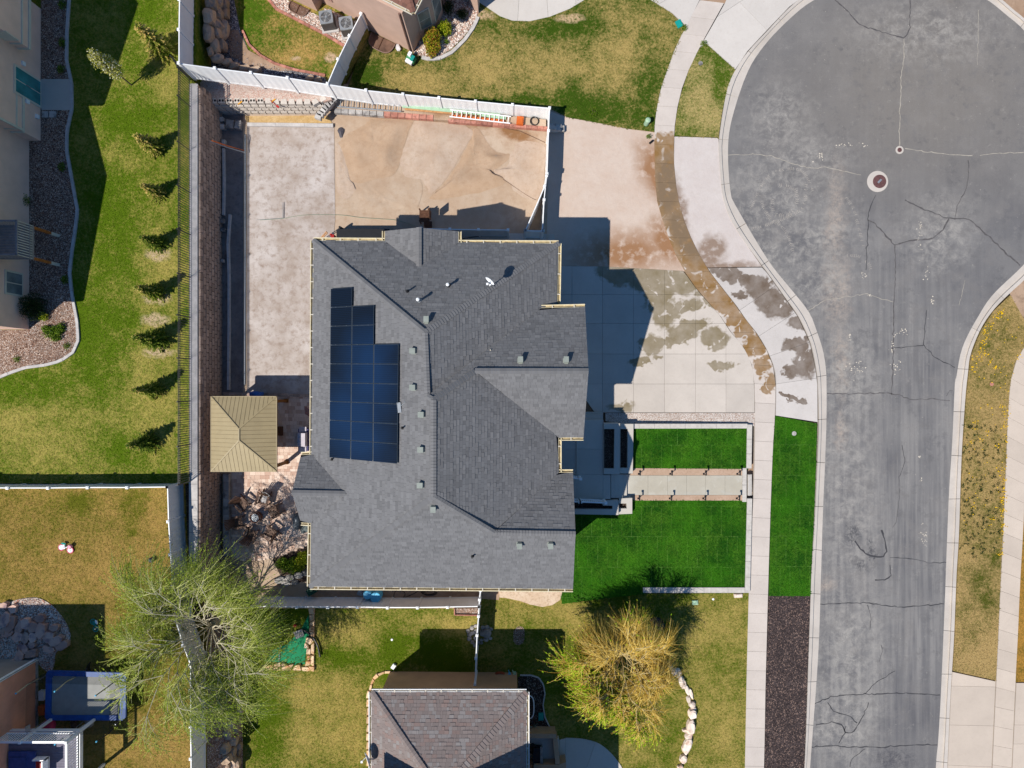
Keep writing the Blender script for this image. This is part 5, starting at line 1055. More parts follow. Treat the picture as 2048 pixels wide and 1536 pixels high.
m = MB(); m.box(P(603, 880, .85) + Vector((.1, 0, -.4)), (.62, 1.35, .8)); m.build('cabinet', NAVY, bq); c = P(606, 879, .9); m = MB(); m.box(c + Vector((0, 0, .05)), (.5, .86, .2)); m.box(c + Vector((.04, 0, .2)), (.34, .8, .14)); m.box(c + Vector((-.28, 0, .1)), (.04, .7, .04)); m.build('lid', LAV, bq)
for s_ in (-1, 1): m = MB(); m.box(c + Vector((-.02, s_ * .62, -.02)), (.44, .3, .05)); m.build('side_shelf', LAV, bq)
m = MB(); m.box(P(560, 862, .4) , (.36, .56, .1)); m.box(P(560, 862, .2), (.28, .46, .3)); one('stool', m, OLDWOOD, 'low brown box stool at the gazebo edge', 'stool')
sm = thing('covered_smoker', 'dark covered smoker grill by the west gable wall', 'grill', P(597, 1045, 0)); m = MB(); m.blob(P(597, 1042, .55), (.62, 1.1, 1.1), 0, .06, 4, 12, 8); m.build('cover', plain('charcoal_cover', S(64, 72, 80), .5, .1), sm, smooth=True); m = MB(); m.tube([P(592, 1039, 1.05), P(592, 1044, 1.05)], .03, 8); m.build('handle', STEEL, sm)
m = MB(); m.box(P(611, 1056, .3), (.5, .5, .5), .3); m.box(P(611, 1056, .58), (.55, .55, .05), .3); one('storage_box', m, plain('box_grey', S(90, 100, 100), .6), 'grey storage box under the west gutter corner', 'box')
m = MB(); m.add([P(609, 812, .06), P(621, 820, .5), P(621, 834, .5), P(610, 828, .06)], [(0, 1, 2, 3)]); m.add([P(609, 812, .03), P(621, 820, .46), P(621, 834, .46), P(610, 828, .03)], [(3, 2, 1, 0)]); one('leaning_board', m, plain('pink_board', S(196, 140, 124), .8), 'pink board leaning against the west wall', 'board')
m = MB(); m.blob(P(512, 789, .25), (.9, .4, .4), 0, .2, 3, 10, 6); one('tarp_bundle', m, BLUE, 'blue tarp bundle behind the gazebo', 'tarp', smooth=True)
# ------------------------------------------------------------------ shared bits for the neighbour houses
def wall_panel(A, B, f0, f1, z0, z1, out, th, mats, parent, name):
    a, b = A.lerp(B, f0), A.lerp(B, f1); c = (a + b) / 2; d = (b - a); m = MB(); ang = math.atan2(d.y, d.x); o = Vector(out); m.box((c.x + o.x * th / 2, c.y + o.y * th / 2, (z0 + z1) / 2), (d.length, th, z1 - z0), ang); return m.build(name, mats, parent)
def window(A, B, f0, f1, z0, z1, parent, trim=TRIM, sash='h', glass=None, frame=.1, door=False):
    d = (B - A).normalized(); out = Vector((d.y, -d.x, 0)); L = (B - A).length; fw = frame / L
    w_ = wall_panel(A, B, f0 - fw, f1 + fw, z0 - frame, z1 + frame, out, .05, trim, parent, 'window')
    gl = glass or GLASS
    if sash == 'h':
        zm = (z0 + z1) / 2
        for q0, q1 in ((z0, zm - .03), (zm + .03, z1)): wall_panel(A, B, f0, f1, q0, q1, out, .062, gl, w_, 'pane')
    else:
        fm = (f0 + f1) / 2; g_ = .03 / L
        for q0, q1 in ((f0, fm - g_), (fm + g_, f1)): wall_panel(A, B, q0, q1, z0, z1, out, .062, gl, w_, 'pane')
    return w_
GL2 = plain('window_teal', (.05, .26, .27, 1), .25, .25, 1.2, .5); GL3 = plain('window_grey', (.2, .24, .25, 1), .25, .25, 1.2, .5)
# west neighbour
wh = thing('house', 'rose stucco house at the west edge with sliding door and balcony', 'house', P(40, 300, ZW))
xA, xB = P(82, 0, ZW).x, P(59, 0, ZW).x
yA0, yA1, yB1 = P(0, 18, ZW).y, P(0, 282, ZW).y, P(0, 659, ZW).y
def blockh(name, pts, z0, z1, mat, par): m = MB(); m.prism(pts, z0, z1); return m.build(name, mat, par)
blockh('wall', [(xA, yA0), (xA, yA1), (xA - 9, yA1), (xA - 9, yA0)], ZW - .1, 8.3, STUCCO_A, wh)
blockh('wall', [(xB, yA1 - .002), (xB, yB1), (xB - 9, yB1), (xB - 9, yA1 - .002)], ZW - .1, 7.5, STUCCO_A, wh)
blockh('wall', [(xA - .8, yA0 + 6), (xA - .8, yA0 + .002), (xA - 9, yA0 + .002), (xA - 9, yA0 + 6)], ZW - .1, 7.5, STUCCO_A, wh)
def gable(par, x1, x0, ya, yb, ze, zr, mat, ov=.45):
    """gable roof with its ridge running east-west, gable end at x1"""
    ym = (ya + yb) / 2; f1 = [Vector((x1 + ov, ya + ov, ze)), Vector((x0, ya + ov, ze)), Vector((x0, ym, zr)), Vector((x1 + ov, ym, zr))]; f2 = [Vector((x1 + ov, yb - ov, ze)), Vector((x0, yb - ov, ze)), Vector((x0, ym, zr)), Vector((x1 + ov, ym, zr))]
    deck([f1, f2], [f1[0], f1[1], f2[1], f2[0], f1[3]], mat, par); m = MB(); m.add([(x1 - .01, ya, ze - .2), (x1 - .01, yb, ze - .2), (x1 - .01, ym, zr - .25)], [(0, 1, 2)]); m.build('gable_wall', STUCCO_A, par)
TILE = plain('brown_roof', S(120, 84, 70), .9, .15, 8, .15, bump=.4)
gable(wh, xA, xA - 9, yA0, yA1, 8.2, 11.6, TILE); gable(wh, xB, xB - 9, yA1 + .4, yB1, 7.3, 9.6, TILE)
A_, B_ = Vector((xA, yA0, 0)), Vector((xA, yA1, 0))
wy = lambda py, z: (P(0, py, z).y - yA0) / (yA1 - yA0)
# sliding door: px 28..80, 125..215 -> on the wall at its own height
sd = window(B_, A_, 1 - wy(213, ZW), 1 - wy(166, ZW), ZW + .12, ZW + 1.95, wh, sash='v', glass=GL2, frame=.12); m = MB(); m.box((xA + .08, P(0, 190, ZW).y, ZW + 1.05), (.05, .05, .3)); m.build('handle', STEEL, sd)
window(B_, A_, .74, .92, 5.3, 6.9, wh, glass=GL2); 
bay = thing('bay', '', 'x') if False else None
blockh('bay', [(xA - .01, P(0, 30, 5).y + 3), (xA + .62, P(0, 30, 5).y + 3), (xA + .62, P(0, 92, 4.6).y), (xA - .01, P(0, 92, 4.6).y)], 4.35, 7.6, STUCCO_A, wh)
yb_ = P(0, 92, 4.6).y
for z_, h_ in ((4.35, .16), (4.9, .09)): m = MB(); m.prism([(xA - .01, yb_ + 5), (xA + .68, yb_ + 5), (xA + .68, yb_ - .05), (xA - .01, yb_ - .05)], z_ - h_ / 2, z_ + h_ / 2); m.build('trim_band', TRIM, wh)
m = MB(); m.box((xA + .3, yb_ - .03, 5.7), (.9, .05, .9)); m.build('window', TRIM, wh); 
m = MB(); m.beam((xA + .03, yA1 + .06, 3.95), (xA + .03, yA1 + .06, 8.2), .12, .12); m.build('corner_board', TRIM, wh)
m = MB(); m.prism([(xA + .05, yA1 + 1.9), (xA + .05, yA1 - .05), (xA - 1, yA1 - .05), (xA - 1, yA1 + 1.9)], 3.9, 4.06); m.build('trim_band', TRIM, wh)
m = MB(); m.prism([(xA + .03, yA1 + 1.9), (xA + .03, yA1 - .04), (xA - 1, yA1 - .04), (xA - 1, yA1 + 1.9)], 4.4, 4.5); m.build('trim_band', TRIM, wh)
for py, z in ((127, 4.0), (233, 2.95), (203, 3.7)): m = MB(); m.box((xA + .04, P(0, py, z).y, z), (.1, .22, .24)); m.build('wall_fixture', WHITE, wh)
A2, B2 = Vector((xB, yA1, 0)), Vector((xB, yB1, 0)); wy2 = lambda py, z: (P(0, py, z).y - yA1) / (yB1 - yA1)
window(B2, A2, 1 - wy2(588, 3.7), 1 - wy2(547, 3.7), 3.25, 4.35, wh, sash='v', glass=GL3)
window(B2, A2, .47, .58, 5.2, 6.8, wh, glass=GL2)
for zz in (3.1,): m = MB(); m.box((xB + .02, (yA1 + yB1) / 2, zz + .55), (.05, .03, .02)); 
bl = thing('balcony', 'grey timber balcony on the west house with slatted rail and orange posts', 'balcony', P(60, 480, ZW)); bx0, bx1, by0, by1, bz = xB, P(60, 0, 4.95).x, 8.7, 6.9, 4.9
GREYW = plain('grey_timber', S(150, 140, 138), .8, .1, 6)
for i in range(12): y = by0 + (by1 - by0) * (i + .5) / 12; m = MB(); m.box(((bx0 + bx1) / 2, y, bz), (bx1 - bx0, .135, .04)); m.build('deck_board', GREYW, bl)
for y in (by0, by1): m = MB(); m.box(((bx0 + bx1) / 2, y, bz - .14), (bx1 - bx0, .06, .22)); m.build('joist', GREYW, bl)
m = MB(); m.box((bx1, (by0 + by1) / 2, bz - .12), (.06, by0 - by1, .2)); m.build('joist', GREYW, bl)
for z in (bz + .12, bz + 1.0): m = MB(); m.box((bx1, (by0 + by1) / 2, z), (.09, by0 - by1 + .1, .06)); m.build('rail', GREYW, bl)
for y in (by0, by1):
    m = MB(); m.box(((bx0 + bx1) / 2, y, bz + 1.0), (bx1 - bx0, .09, .06)); m.build('rail', GREYW, bl)
    for i in range(10): m = MB(); m.box((bx0 + (bx1 - bx0) * (i + .5) / 10, y, bz + .5), (.035, .035, .96)); m.build('baluster', GREYW, bl)
for i in range(14): m = MB(); m.box((bx1 + .02, by0 + (by1 - by0) * i / 13, bz + .45), (.035, .035, 1.05)); m.build('baluster', TRIM, bl)
OPOST = plain('orange_post', S(190, 110, 50), .7, .2, 5); 
for y in (by0 - .05, by1 + .05): m = MB(); m.box((bx1 - .08, y, (ZW + bz) / 2), (.14, .14, bz - ZW)); m.build('post', OPOST, bl); m = MB(); m.box((bx1 - .08, y, ZW + .35), (.16, .16, .7)); m.build('post_base', TRIM, bl)
m = MB(); m.prism(XY([(82, 158), (143, 158), (143, 220), (83, 220)], ZW + .06), ZW - .05, ZW + .06); one('door_landing', m, CONC_P, 'shaded concrete landing outside the sliding door', 'landing')
for i, x in enumerate((91, 106)): m = MB(); m.box(P(x, 229, ZW + .05), (.36, .36, .1)); one('stepping_stone', m, GREYST, ('square paver below the landing, nearer the house', 'square paver below the landing, nearer the lawn')[i], 'paver')
# south-west neighbour
sh = thing('house', 'salmon stucco house corner at the lower west edge', 'house', P(60, 1400, ZS)); cS = P(76, 1317, ZS)
blockh('wall', [(cS.x, cS.y), (cS.x, cS.y - 14), (cS.x - 9, cS.y - 14), (cS.x - 9, cS.y)], ZS - .1, 8.1, STUCCO_C, sh)
m = MB(); m.box((cS.x - 4.4, cS.y + .015, 5), (9.0, .02, 6.2)); m.build('north_cladding', plain('grey_cladding', S(150, 140, 132), .9, .1, 1), sh)
m = MB(); m.box((cS.x + .0, cS.y + .0, 5.1), (.14, .14, 6.0)); m.build('corner_board', WHITE, sh)
m = MB(); m.prism([(cS.x + .35, cS.y + .35), (cS.x + .35, cS.y - 14), (cS.x - 9, cS.y - 14), (cS.x - 9, cS.y + .35)], 8.1, 8.3); m.build('roof', TILE, sh)
m = MB(); m.box((cS.x + .06, P(0, 1457, 3.0).y, 3.0), (.1, .3, .3)); m.build('wall_fixture', WHITE, sh)
m = MB(); m.prism([(cS.x + .02, cS.y), (cS.x + .02, cS.y - 14), (cS.x, cS.y - 14), (cS.x, cS.y)], ZS, ZS + .2); m.build('foundation', GREYST, sh)
# deck with white railing below it
dk = thing('raised_deck', 'raised deck with white railing at the lower west corner', 'deck', P(100, 1520, ZS)); DZ = 4.3; dx1 = P(133, 0, DZ + 1).x; dy0 = P(0, 1484, DZ + 1).y
for i in range(16): m = MB(); m.box((dx1 - 2.6, dy0 - .1 - i * .145, DZ), (5.0, .135, .04)); m.build('deck_board', plain('deck_grey', S(120, 116, 130), .8, .1) if i == 0 else bpy.data.materials['deck_grey'], dk)
for z in (DZ + 1.0, DZ + .12): m = MB(); m.box((dx1 - 2.6, dy0, z), (5.1, .12 if z > 5 else .07, .07)); m.build('rail', WHITE, dk); m = MB(); m.box((dx1, dy0 - 1.6, z), (.12 if z > 5 else .07, 3.1, .07)); m.build('rail', WHITE, dk)
for i in range(34): m = MB(); m.box((dx1 - .13 - i * .14, dy0, DZ + .55), (.035, .035, .85)); m.build('baluster', WHITE, dk)
for i in range(20): m = MB(); m.box((dx1, dy0 - .13 - i * .15, DZ + .55), (.035, .035, .85)); m.build('baluster', WHITE, dk)
for x, y in ((0, 0), (-2.5, 0), (-5, 0), (0, -3.1)): m = MB(); m.box((dx1 + x, dy0 + y, (ZS + DZ + 1.1) / 2), (.14, .14, DZ + 1.1 - ZS)); m.build('post', WHITE, dk)
m = MB(); m.box((dx1 - 2.6, dy0 + .02, DZ - .15), (5.1, .05, .24)); m.build('rim_joist', WHITE, dk); m = MB(); m.box((dx1 + .02, dy0 - 1.6, DZ - .15), (.05, 3.1, .24)); m.build('rim_joist', WHITE, dk)
q = P(88, 1524, DZ + .3); lc = thing('lounge_chair', 'white deck chair with red cushion behind the railing', 'chair', q); m = MB(); m.box(q + Vector((0, 0, .1)), (.7, .7, .08)); m.box(q + Vector((.32, 0, .35)), (.06, .7, .5)); m.box(q + Vector((0, .32, .28)), (.7, .06, .3)); m.build('frame', WHITE, lc); m = MB(); m.box(q + Vector((-.03, 0, .18)), (.5, .5, .1)); m.box(q + Vector((.24, .0, .36)), (.1, .5, .4)); m.build('cushion', RED, lc)
q = P(45, 1522, DZ + .1); m = MB(); m.box(q, (1.5, 1.1, .1)); m.box(q + Vector((-.2, -.1, .08)), (.9, .7, .05)); one('deck_mat', m, plain('blue_mat', S(70, 84, 140), .8), 'blue mat on the raised deck', 'mat')
m = MB(); m.blob(P(140, 1513, ZS + .3), (.8, 1.5, .7), .2, .15, 8, 12, 7); one('blue_tarp_heap', m, BLUE, 'bright blue tarp heap beside the raised deck', 'tarp', smooth=True)
m = MB(); m.beam(P(122, 1484, DZ + .9), P(170, 1450, ZS + .5), .12, .06); m.beam(P(120, 1486, DZ + .2), P(168, 1454, ZS + .1), .05, .05); one('stair_handrail', m, WHITE, 'white stair handrail slanting down from the raised deck', 'handrail')
# trampoline
tr = thing('trampoline', 'rectangular trampoline with blue edge pad and netting poles', 'trampoline', P(170, 1395, ZS)); TZ = ZS + .85
TO = [(97, 1341), (247, 1345), (253, 1352), (252, 1434), (246, 1440), (96, 1440), (91, 1434), (93, 1348)]; ct = P(172, 1391, TZ)
to = PP(TO, TZ); ti = [ct + (p - ct) * .86 for p in to]; ti = [Vector((ct.x + (p.x - ct.x) * .86, ct.y + (p.y - ct.y) * .80, TZ)) for p in to]
m = MB(); n_ = len(to); m.add([p + Vector((0, 0, .05)) for p in to] + [p + Vector((0, 0, .045)) for p in ti] + [p - Vector((0, 0, .06)) for p in to] + [p - Vector((0, 0, .04)) for p in ti], [(k, (k + 1) % n_, n_ + (k + 1) % n_, n_ + k)[::-1] for k in range(n_)] + [(k, (k + 1) % n_, 2 * n_ + (k + 1) % n_, 2 * n_ + k) for k in range(n_)] + [(n_ + k, n_ + (k + 1) % n_, 3 * n_ + (k + 1) % n_, 3 * n_ + k)[::-1] for k in range(n_)]); m.build('edge_pad', BLUE, tr)
m = MB(); m.sheet([ct + (p - ct) * 1.02 - Vector((0, 0, .02)) for p in ti]); m.build('mat', plain('mat_grey', S(150, 150, 146), .8, .06, 3), tr)
for i, (px, py) in enumerate(((100, 1346), (172, 1343), (246, 1350), (248, 1434), (172, 1439), (98, 1436))):
    b = P(px, py, ZS); m = MB(); m.tube([b, b + Vector((0, 0, .84))], .03, 6); m.build('leg', STEEL, tr)
    m = MB(); d = Vector((ct.x - b.x, ct.y - b.y, 0)).normalized() * .12; m.tube([b + Vector((0, 0, .8)) - d * .6, b + Vector((0, 0, 1.6)) - d * 1.2, b + Vector((0, 0, 2.5)) - d * .4], .035, 8); po = m.build('net_pole', DARKM if i in (3,) else plain(f'pole_foam_{i}', S(210, 196, 160), .7), tr); m = MB(); m.blob(b + Vector((0, 0, 2.55)) - d * .4, (.09, .09, .09)); m.build('pole_cap', LBLUE, po)
nm = N('safety_net'); ts = nm.nd.new('ShaderNodeBsdfTransparent'); mx = nm.nd.new('ShaderNodeMixShader'); nm.done(S(30, 34, 36), .9); mx.inputs[0].default_value = .3; nm.L(ts.outputs[0], mx.inputs[1]); nm.L(nm.b.outputs[0], mx.inputs[2]); nm.L(mx.outputs[0], nm.nd['Material Output'].inputs[0])
m = MB(); nt = [Vector((p.x * 1, p.y, 0)) for p in to]
for k in range(n_): a, b = nt[k], nt[(k + 1) % n_]; m.add([a + Vector((0, 0, TZ)), b + Vector((0, 0, TZ)), b + Vector((0, 0, TZ + 1.55)), a + Vector((0, 0, TZ + 1.55))], [(0, 1, 2, 3)])
m.build('safety_net', nm.m, tr)
ladder('short trampoline ladder standing north of the blue pad', (180, 1332, ZS + .05), (172, 1345, ZS + .9), .4, 3, DARKM)
m = MB(); m.blob(P(98, 1452, ZS + .3), (.7, .7, .55), 0, .15, 2, 10, 6); m.blob(P(102, 1470, ZS + .2), (.3, .5, .3), .4, .2, 7); one('pink_toy', m, PINK, 'pink toy heap beside the trampoline', 'toy', smooth=True)
for i, (px, py, mt) in enumerate(((85, 1390, WHITE), (84, 1420, ORANGE), (150, 1450, OLDWOOD), (178, 1444, GREYST))): m = MB(); m.box(P(px, py, ZS + .15), (.3, .55, .25), .1 * i); m.box(P(px, py, ZS + .3), (.2, .4, .05), .1 * i); one('clutter_box', m, mt, ('white crate between house wall and trampoline', 'orange crate between house wall and trampoline', 'brown bin south of the trampoline', 'grey crate south of the trampoline')[i], 'crate')
# bicycles lying on their sides
def bike(label, c, a, r, tyre, rim, frame, seat, basket=None):
    t = thing('childs_bike', label, 'bicycle', c, a, group='small bikes left on the golden lawn'); z = .06
    for s_ in (-1, 1):
        x = s_ * r * 1.55; m = MB(); m.tube([(x + r * math.cos(q), r * math.sin(q), z) for q in np.linspace(0, 2 * math.pi, 22)], r * .15, 6); wl = m.build('wheel', tyre, t, local=True)
        m = MB(); m.lathe((x, 0, z), [(r * .82, -.01), (r * .82, .012)], 18) if rim else None
        for k in range(6): q = k * math.pi / 6; m.beam((x - r * math.cos(q), -r * math.sin(q), z + .02), (x + r * math.cos(q), r * math.sin(q), z + .02), .008)
        m.build('rim', rim or tyre, wl, local=True)
    F_ = [(-r * 1.55, 0, z), (-r * .4, r * .1, z + .02), (-r * .75, r * 1.3, z + .05), (r * .9, r * 1.25, z + .05), (r * 1.55, 0, z), (r * 1.15, r * 1.9, z + .12)]
    m = MB()
    for i, j in ((0, 1), (1, 2), (1, 3), (0, 2), (3, 4), (3, 5)): m.tube([F_[i], F_[j]], .028, 6)
    m.build('frame', frame, t, local=True); m = MB(); m.blob((-r * .85, r * 1.55, z + .06), (.28, .12, .1)); m.build('saddle', seat, t, local=True)
    m = MB(); m.tube([(r * 1.1, r * 1.9, .02), (r * 1.2, r * 2.0, .2), (r * 1.05, r * 1.9, .5)], .016, 6); m.build('handlebar', STEEL, t, local=True); m = MB(); m.lathe((-r * .4, r * .1, z + .03), [(r * .28, 0), (r * .28, .015)], 12); m.beam((-r * .7, -r * .1, z + .06), (-r * .1, r * .3, z + .06), .03); m.build('crank', frame, t, local=True)
    if basket: m = MB(); m.box((r * 1.5, r * 1.35, z + .1), (.2, .16, .18), -.4); m.build('basket', basket, t, local=True)
bike('pink wheeled child bike with teal saddle on the golden lawn', P(133, 1097, ZS + .02), -.3, .175, PINK, WHITE, WHITE, TEAL, plain('pale_pink', S(236, 160, 180), .6))
bike('teal child bike lying in the house shadow', P(190, 1250, ZS + .02), math.radians(110) + math.pi, .15, TEAL, None, TEAL, WHITE)
m = MB(); m.blob(P(303, 1120, ZS + .14), (.34, .3, .3), 0, .03, 3, 14, 10); one('ball', m, plain('ball_dark', S(50, 54, 62), .4), 'dark grey ball on the golden lawn near the fence', 'ball', smooth=True)
# ------------------------------------------------------------------ north neighbour
nh = thing('house', 'tan stucco house of the north neighbour with air conditioners', 'house', P(760, 60, 0)); EZ = 4.3
fp = [(470, -48), (640, 32), (650, 14.5), (827, 104), (842, 77), (873, 59), (886, 29), (884, 0), (960, -30), (960, -260), (470, -260)]
m = MB(); m.prism(XY(fp, .1), -.1, EZ); m.build('wall', STUCCO_B, nh)
f3 = [P(a, b, .1) for a, b in fp]
window(f3[2], f3[3], .03, .13, 1.5, 2.9, nh, trim=plain('tan_trim', S(190, 150, 134), .9), glass=GL3, frame=.14)
window(f3[4], f3[5], .15, .78, 1.0, 2.6, nh, trim=TRIM, glass=GL3, frame=.05); window(f3[5], f3[6], .1, .9, .9, 2.9, nh, trim=TRIM, glass=GL3, frame=.05)
m = MB(); q = f3[2].lerp(f3[3], .965); m.tube([Vector((q.x + .02, q.y - .08, .1)), Vector((q.x + .02, q.y - .08, 4.2))], .06, 8); m.build('downspout', plain('brown_pipe', S(120, 90, 80), .6), nh)
c0 = P(826, 24, 4.5); u_ = Vector((-.893, .449, 0)); v_ = Vector((.449, .893, 0)); hp = c0 + u_ * 3.4 + v_ * 3.4 + Vector((0, 0, 2.0))
f1 = [c0, c0 + u_ * 12, c0 + u_ * 9 + v_ * 3.4 + Vector((0, 0, 2.0)), hp]; f2 = [c0, hp, hp + v_ * 5, c0 + v_ * 9]
rf = deck([f1, f2], [c0, c0 + u_ * 12, c0 + v_ * 9], DECKM, nh); BRSH = shingle_mat('brown_shingle', S(128, 92, 80), [(S(150, 116, 104), .8), (S(92, 66, 58), .85)]); shingles([f1, f2], BRSH, rf, .2); caps(c0, hp, BRSH, rf, .34, .22)
gutter(c0 + u_ * 12, c0, (-.449, -.893, 0), nh, [TRIM, GUTIN]); gutter(c0, c0 + v_ * 9, (.893, -.449, 0), nh, [TRIM, GUTIN])
m = MB(); m.prism(XY([(942, -30), (960, -4), (957, 26), (940, 10), (930, -30)], .1), 0, 2.8); m.build('pillar', STUCCO_B, nh)
def acunit(c, a, label, s_=.78):
    t = thing('air_conditioner', label, 'air conditioner', c, a, group='outdoor air conditioning units'); m = MB(); m.box((0, 0, .05), (s_ + .25, s_ + .25, .1)); m.build('pad', KERBB, t, local=True)
    m = MB(); m.box((0, 0, .47), (s_, s_, .74)); m.build('cabinet', plain('ac_dark', S(86, 82, 82), .6) if 'ac_dark' not in bpy.data.materials else bpy.data.materials['ac_dark'], t, local=True); m = MB(); r = s_ * .40; n = 24
    sq = []
    for k in range(n): q = 2 * math.pi * k / n; cx, cy = math.cos(q), math.sin(q); e = max(abs(cx), abs(cy)); f_ = .52 * s_ / (e ** .85); sq.append((cx * f_ / 1, cy * f_ / 1, .88))
    ci = [(r * math.cos(2 * math.pi * k / n), r * math.sin(2 * math.pi * k / n), .88) for k in range(n)]; lo = [(x, y, .82) for x, y, z in sq]
    m.add(sq + ci + lo, [(k, (k + 1) % n, n + (k + 1) % n, n + k) for k in range(n)] + [(k, 2 * n + k, 2 * n + (k + 1) % n, (k + 1) % n) for k in range(n)]); m.build('top_cover', STEEL, t, local=True)
    m = MB(); m.lathe((0, 0, .78), [(r, 0), (r, .01)], 20); 
    m.build('fan_well', BLACK, t, local=True)
    m = MB()
    for k in range(5): q = 2 * math.pi * k / 5; m.add([(0, 0, .84), (r * .95 * math.cos(q), r * .95 * math.sin(q), .825), (r * .95 * math.cos(q + .55), r * .95 * math.sin(q + .55), .85)], [(0, 1, 2)])
    m.build('fan_blades', GREYST, t, local=True); m = MB()
    for k in range(20): q = 2 * math.pi * k / 20; m.beam((r * .2 * math.cos(q), r * .2 * math.sin(q), .885), (r * math.cos(q), r * math.sin(q), .885), .008)
    for rr in (.25, .45, .65, .85): m.tube([(r * rr * math.cos(q), r * rr * math.sin(q), .885) for q in np.linspace(0, 6.283, 20)], .004, 4)
    m.lathe((0, 0, .88), [(r * .2, 0), (r * .2, .015)], 12); m.build('fan_guard', STEEL, t, local=True)['kind'] = 'stuff'
ZG = ZN + .03
acunit(P(660, 50, ZG), .15, 'air conditioner nearer the corner window well'); acunit(P(699, 62, ZG), .15, 'air conditioner tucked behind the grey fence')
GB1 = [(520, -20), (552, 15), (600, 40), (650, 66), (690, 88), (697, 74), (732, 56), (664, 21), (650, 16), (640, 33), (592, 10), (540, -20)]
flat('gravel_bed', ROCKW, GB1, ZN + .03, 'white and pink river rock bed round the air conditioners', 'gravel', .1)
GB2 = [(827, 106), (843, 78), (873, 60), (887, 30), (886, 0), (930, -20), (956, 28), (945, 50), (925, 76), (900, 100), (880, 112), (858, 115), (842, 112)]
flat('gravel_bed', ROCKW, GB2, .07, 'river rock bed wrapping the north house bay window', 'gravel', .1)
GB3 = [(388, -200), (470, -200), (468, 0), (480, 60), (496, 100), (540, 125), (600, 142), (650, 155), (660, 184), (400, 152), (388, 120)]
flat('gravel_bed', ROCKG, GB3, ZN + .03, 'grey gravel slope with boulders in the north corner', 'gravel', .1)
flat('soil_patch', EARTH, [(455, 60), (476, 60), (496, 100), (540, 124), (600, 140), (560, 142), (500, 132), (460, 112)], ZN + .045, 'bare brown soil patch inside the pink kerb', 'soil', .05)
kerb_line('pink block kerb curving round the river rock bed', [(534, -5), (552, 17), (600, 42), (650, 68), (688, 91)], ZN - .05, ZN + .10, .16, KERBR, .4, 'brick_edging')
kerb_line('pink block kerb round the small north lawn', [(484, 60), (497, 88), (520, 110), (548, 126), (590, 139), (650, 150)], ZN - .05, ZN + .10, .14, KERBR, .4, 'brick_edging')
kerb_line('white concrete kerb round the bay window gravel', [(843, 114), (860, 118), (882, 115), (905, 103), (930, 78), (948, 52), (956, 33)], 0, .14, .20, KERBB, 1.25)
def well(label, c, rx, ry, a, z, mat, inner):
    t = thing('window_well', label, 'window well', (c.x, c.y, z)); R = Matrix.Rotation(a, 3, 'Z'); n = 14; o_ = []
    for k in range(n + 1): q = math.pi * k / n; o_.append(R @ Vector((-rx * math.copysign(abs(math.cos(q)) ** .6, math.cos(q)), -ry * math.sin(q) ** .6, 0)) + Vector((c.x, c.y, 0)))
    m = MB()
    for s_, w_ in ((1, .0),):
        m.tube([p + Vector((0, 0, z + .1)) for p in o_], .035, 6)
    m.build('rim', mat, t); m = MB(); m.prism([(p.x, p.y) for p in o_], z - .3, z + .05); m.build('floor', inner, t); m = MB(); p1, p2 = o_[0].lerp(o_[-1], .48), o_[7]; m.beam(p1 + Vector((0, 0, z + .08)), p2 + Vector((0, 0, z + .08)), .04, .04); m.build('cross_bar', OLDWOOD, t); return t
WELLF = plain('well_floor', S(110, 84, 70), .9, .25, 2); WELLR = plain('well_rim', S(130, 104, 92), .6)
well('brown window well beside the grey fence and north house', P(768, 77, .05), .82, .85, -.46, .05, WELLR, WELLF); well('brown window well at the river rock bed edge', P(601, 12, ZN), .62, .6, -.46, ZN + .03, WELLR, WELLF)
tc_ = P(823, 122, .1); ty = thing('ride_on_toy', 'green and white plastic ride-on toy on the north lawn', 'toy', tc_, -.5)
for nm_, ps, mt in (('body', ((0, 0, .22, .55, .4, .25),), GREENP), ('hood', ((.0, -.22, .3, .44, .22, .16),), WHITE), ('seat', ((-.12, .16, .42, .2, .26, .24),), WHITE), ('windscreen', ((.14, 0, .48, .2, .34, .05),), TEAL)):
    m = MB()
    for x, y, z, a, b, c in ps: m.box((x, y, z), (a, b, c))
    m.build(nm_, mt, ty, local=True)
for x in (-.2, .2):
    for y in (-.22, .22): m = MB(); m.tube([(x - .04, y, .1), (x + .04, y, .1)], .1, 10); m.build('wheel', BLACK, ty, local=True)
m = MB(); m.blob(P(797, 96, .15), (.3, .4, .3), .4, .25, 9); one('rag', m, plain('rag_white', S(210, 206, 206), .9), 'white crumpled rag by the north house wall', 'rag')
ut = thing('utility_pedestal', 'pale green utility pedestal on the north lawn by the sidewalk', 'utility box', P(1292, 248, .05)); m = MB(); m.lathe(P(1292, 248, .05), [(.15, 0), (.15, .5), (.13, .58)], 14); m.build('body', PALEG, ut); m = MB(); m.lathe(P(1292, 248, .05), [(.17, .55), (.16, .64), (.08, .70)], 14); m.build('lid', PALEG, ut)
m = MB(); m.box(P(1358, 48, .06), (.36, .46, .1), .5); m.box(P(1358, 48, .12), (.28, .38, .03), .5); one('valve_box', m, TEAL, 'teal valve box lid beside the north driveway', 'valve box')
m = MB(); m.beam(P(1299, 287, .1), P(1306, 281, .1), .12, .1); m.box(P(1302, 284, .18), (.06, .06, .1)); one('marker_post', m, BLACK, 'black marker lying at the wet sidewalk edge', 'marker')
m = MB(); m.lathe(P(1401, 127, .02), [(.14, 0), (.14, .03), (.05, .03), (.05, .05)], 14); one('valve_cover', m, GREYST, 'round pale valve cover in the curved grass verge', 'valve cover')
m = MB(); m.lathe(P(1588, 867, .03), [(.14, 0), (.14, .03), (.05, .03), (.05, .05)], 14); one('valve_cover', m, GREYST, 'round pale valve cover in the sod strip', 'valve cover')
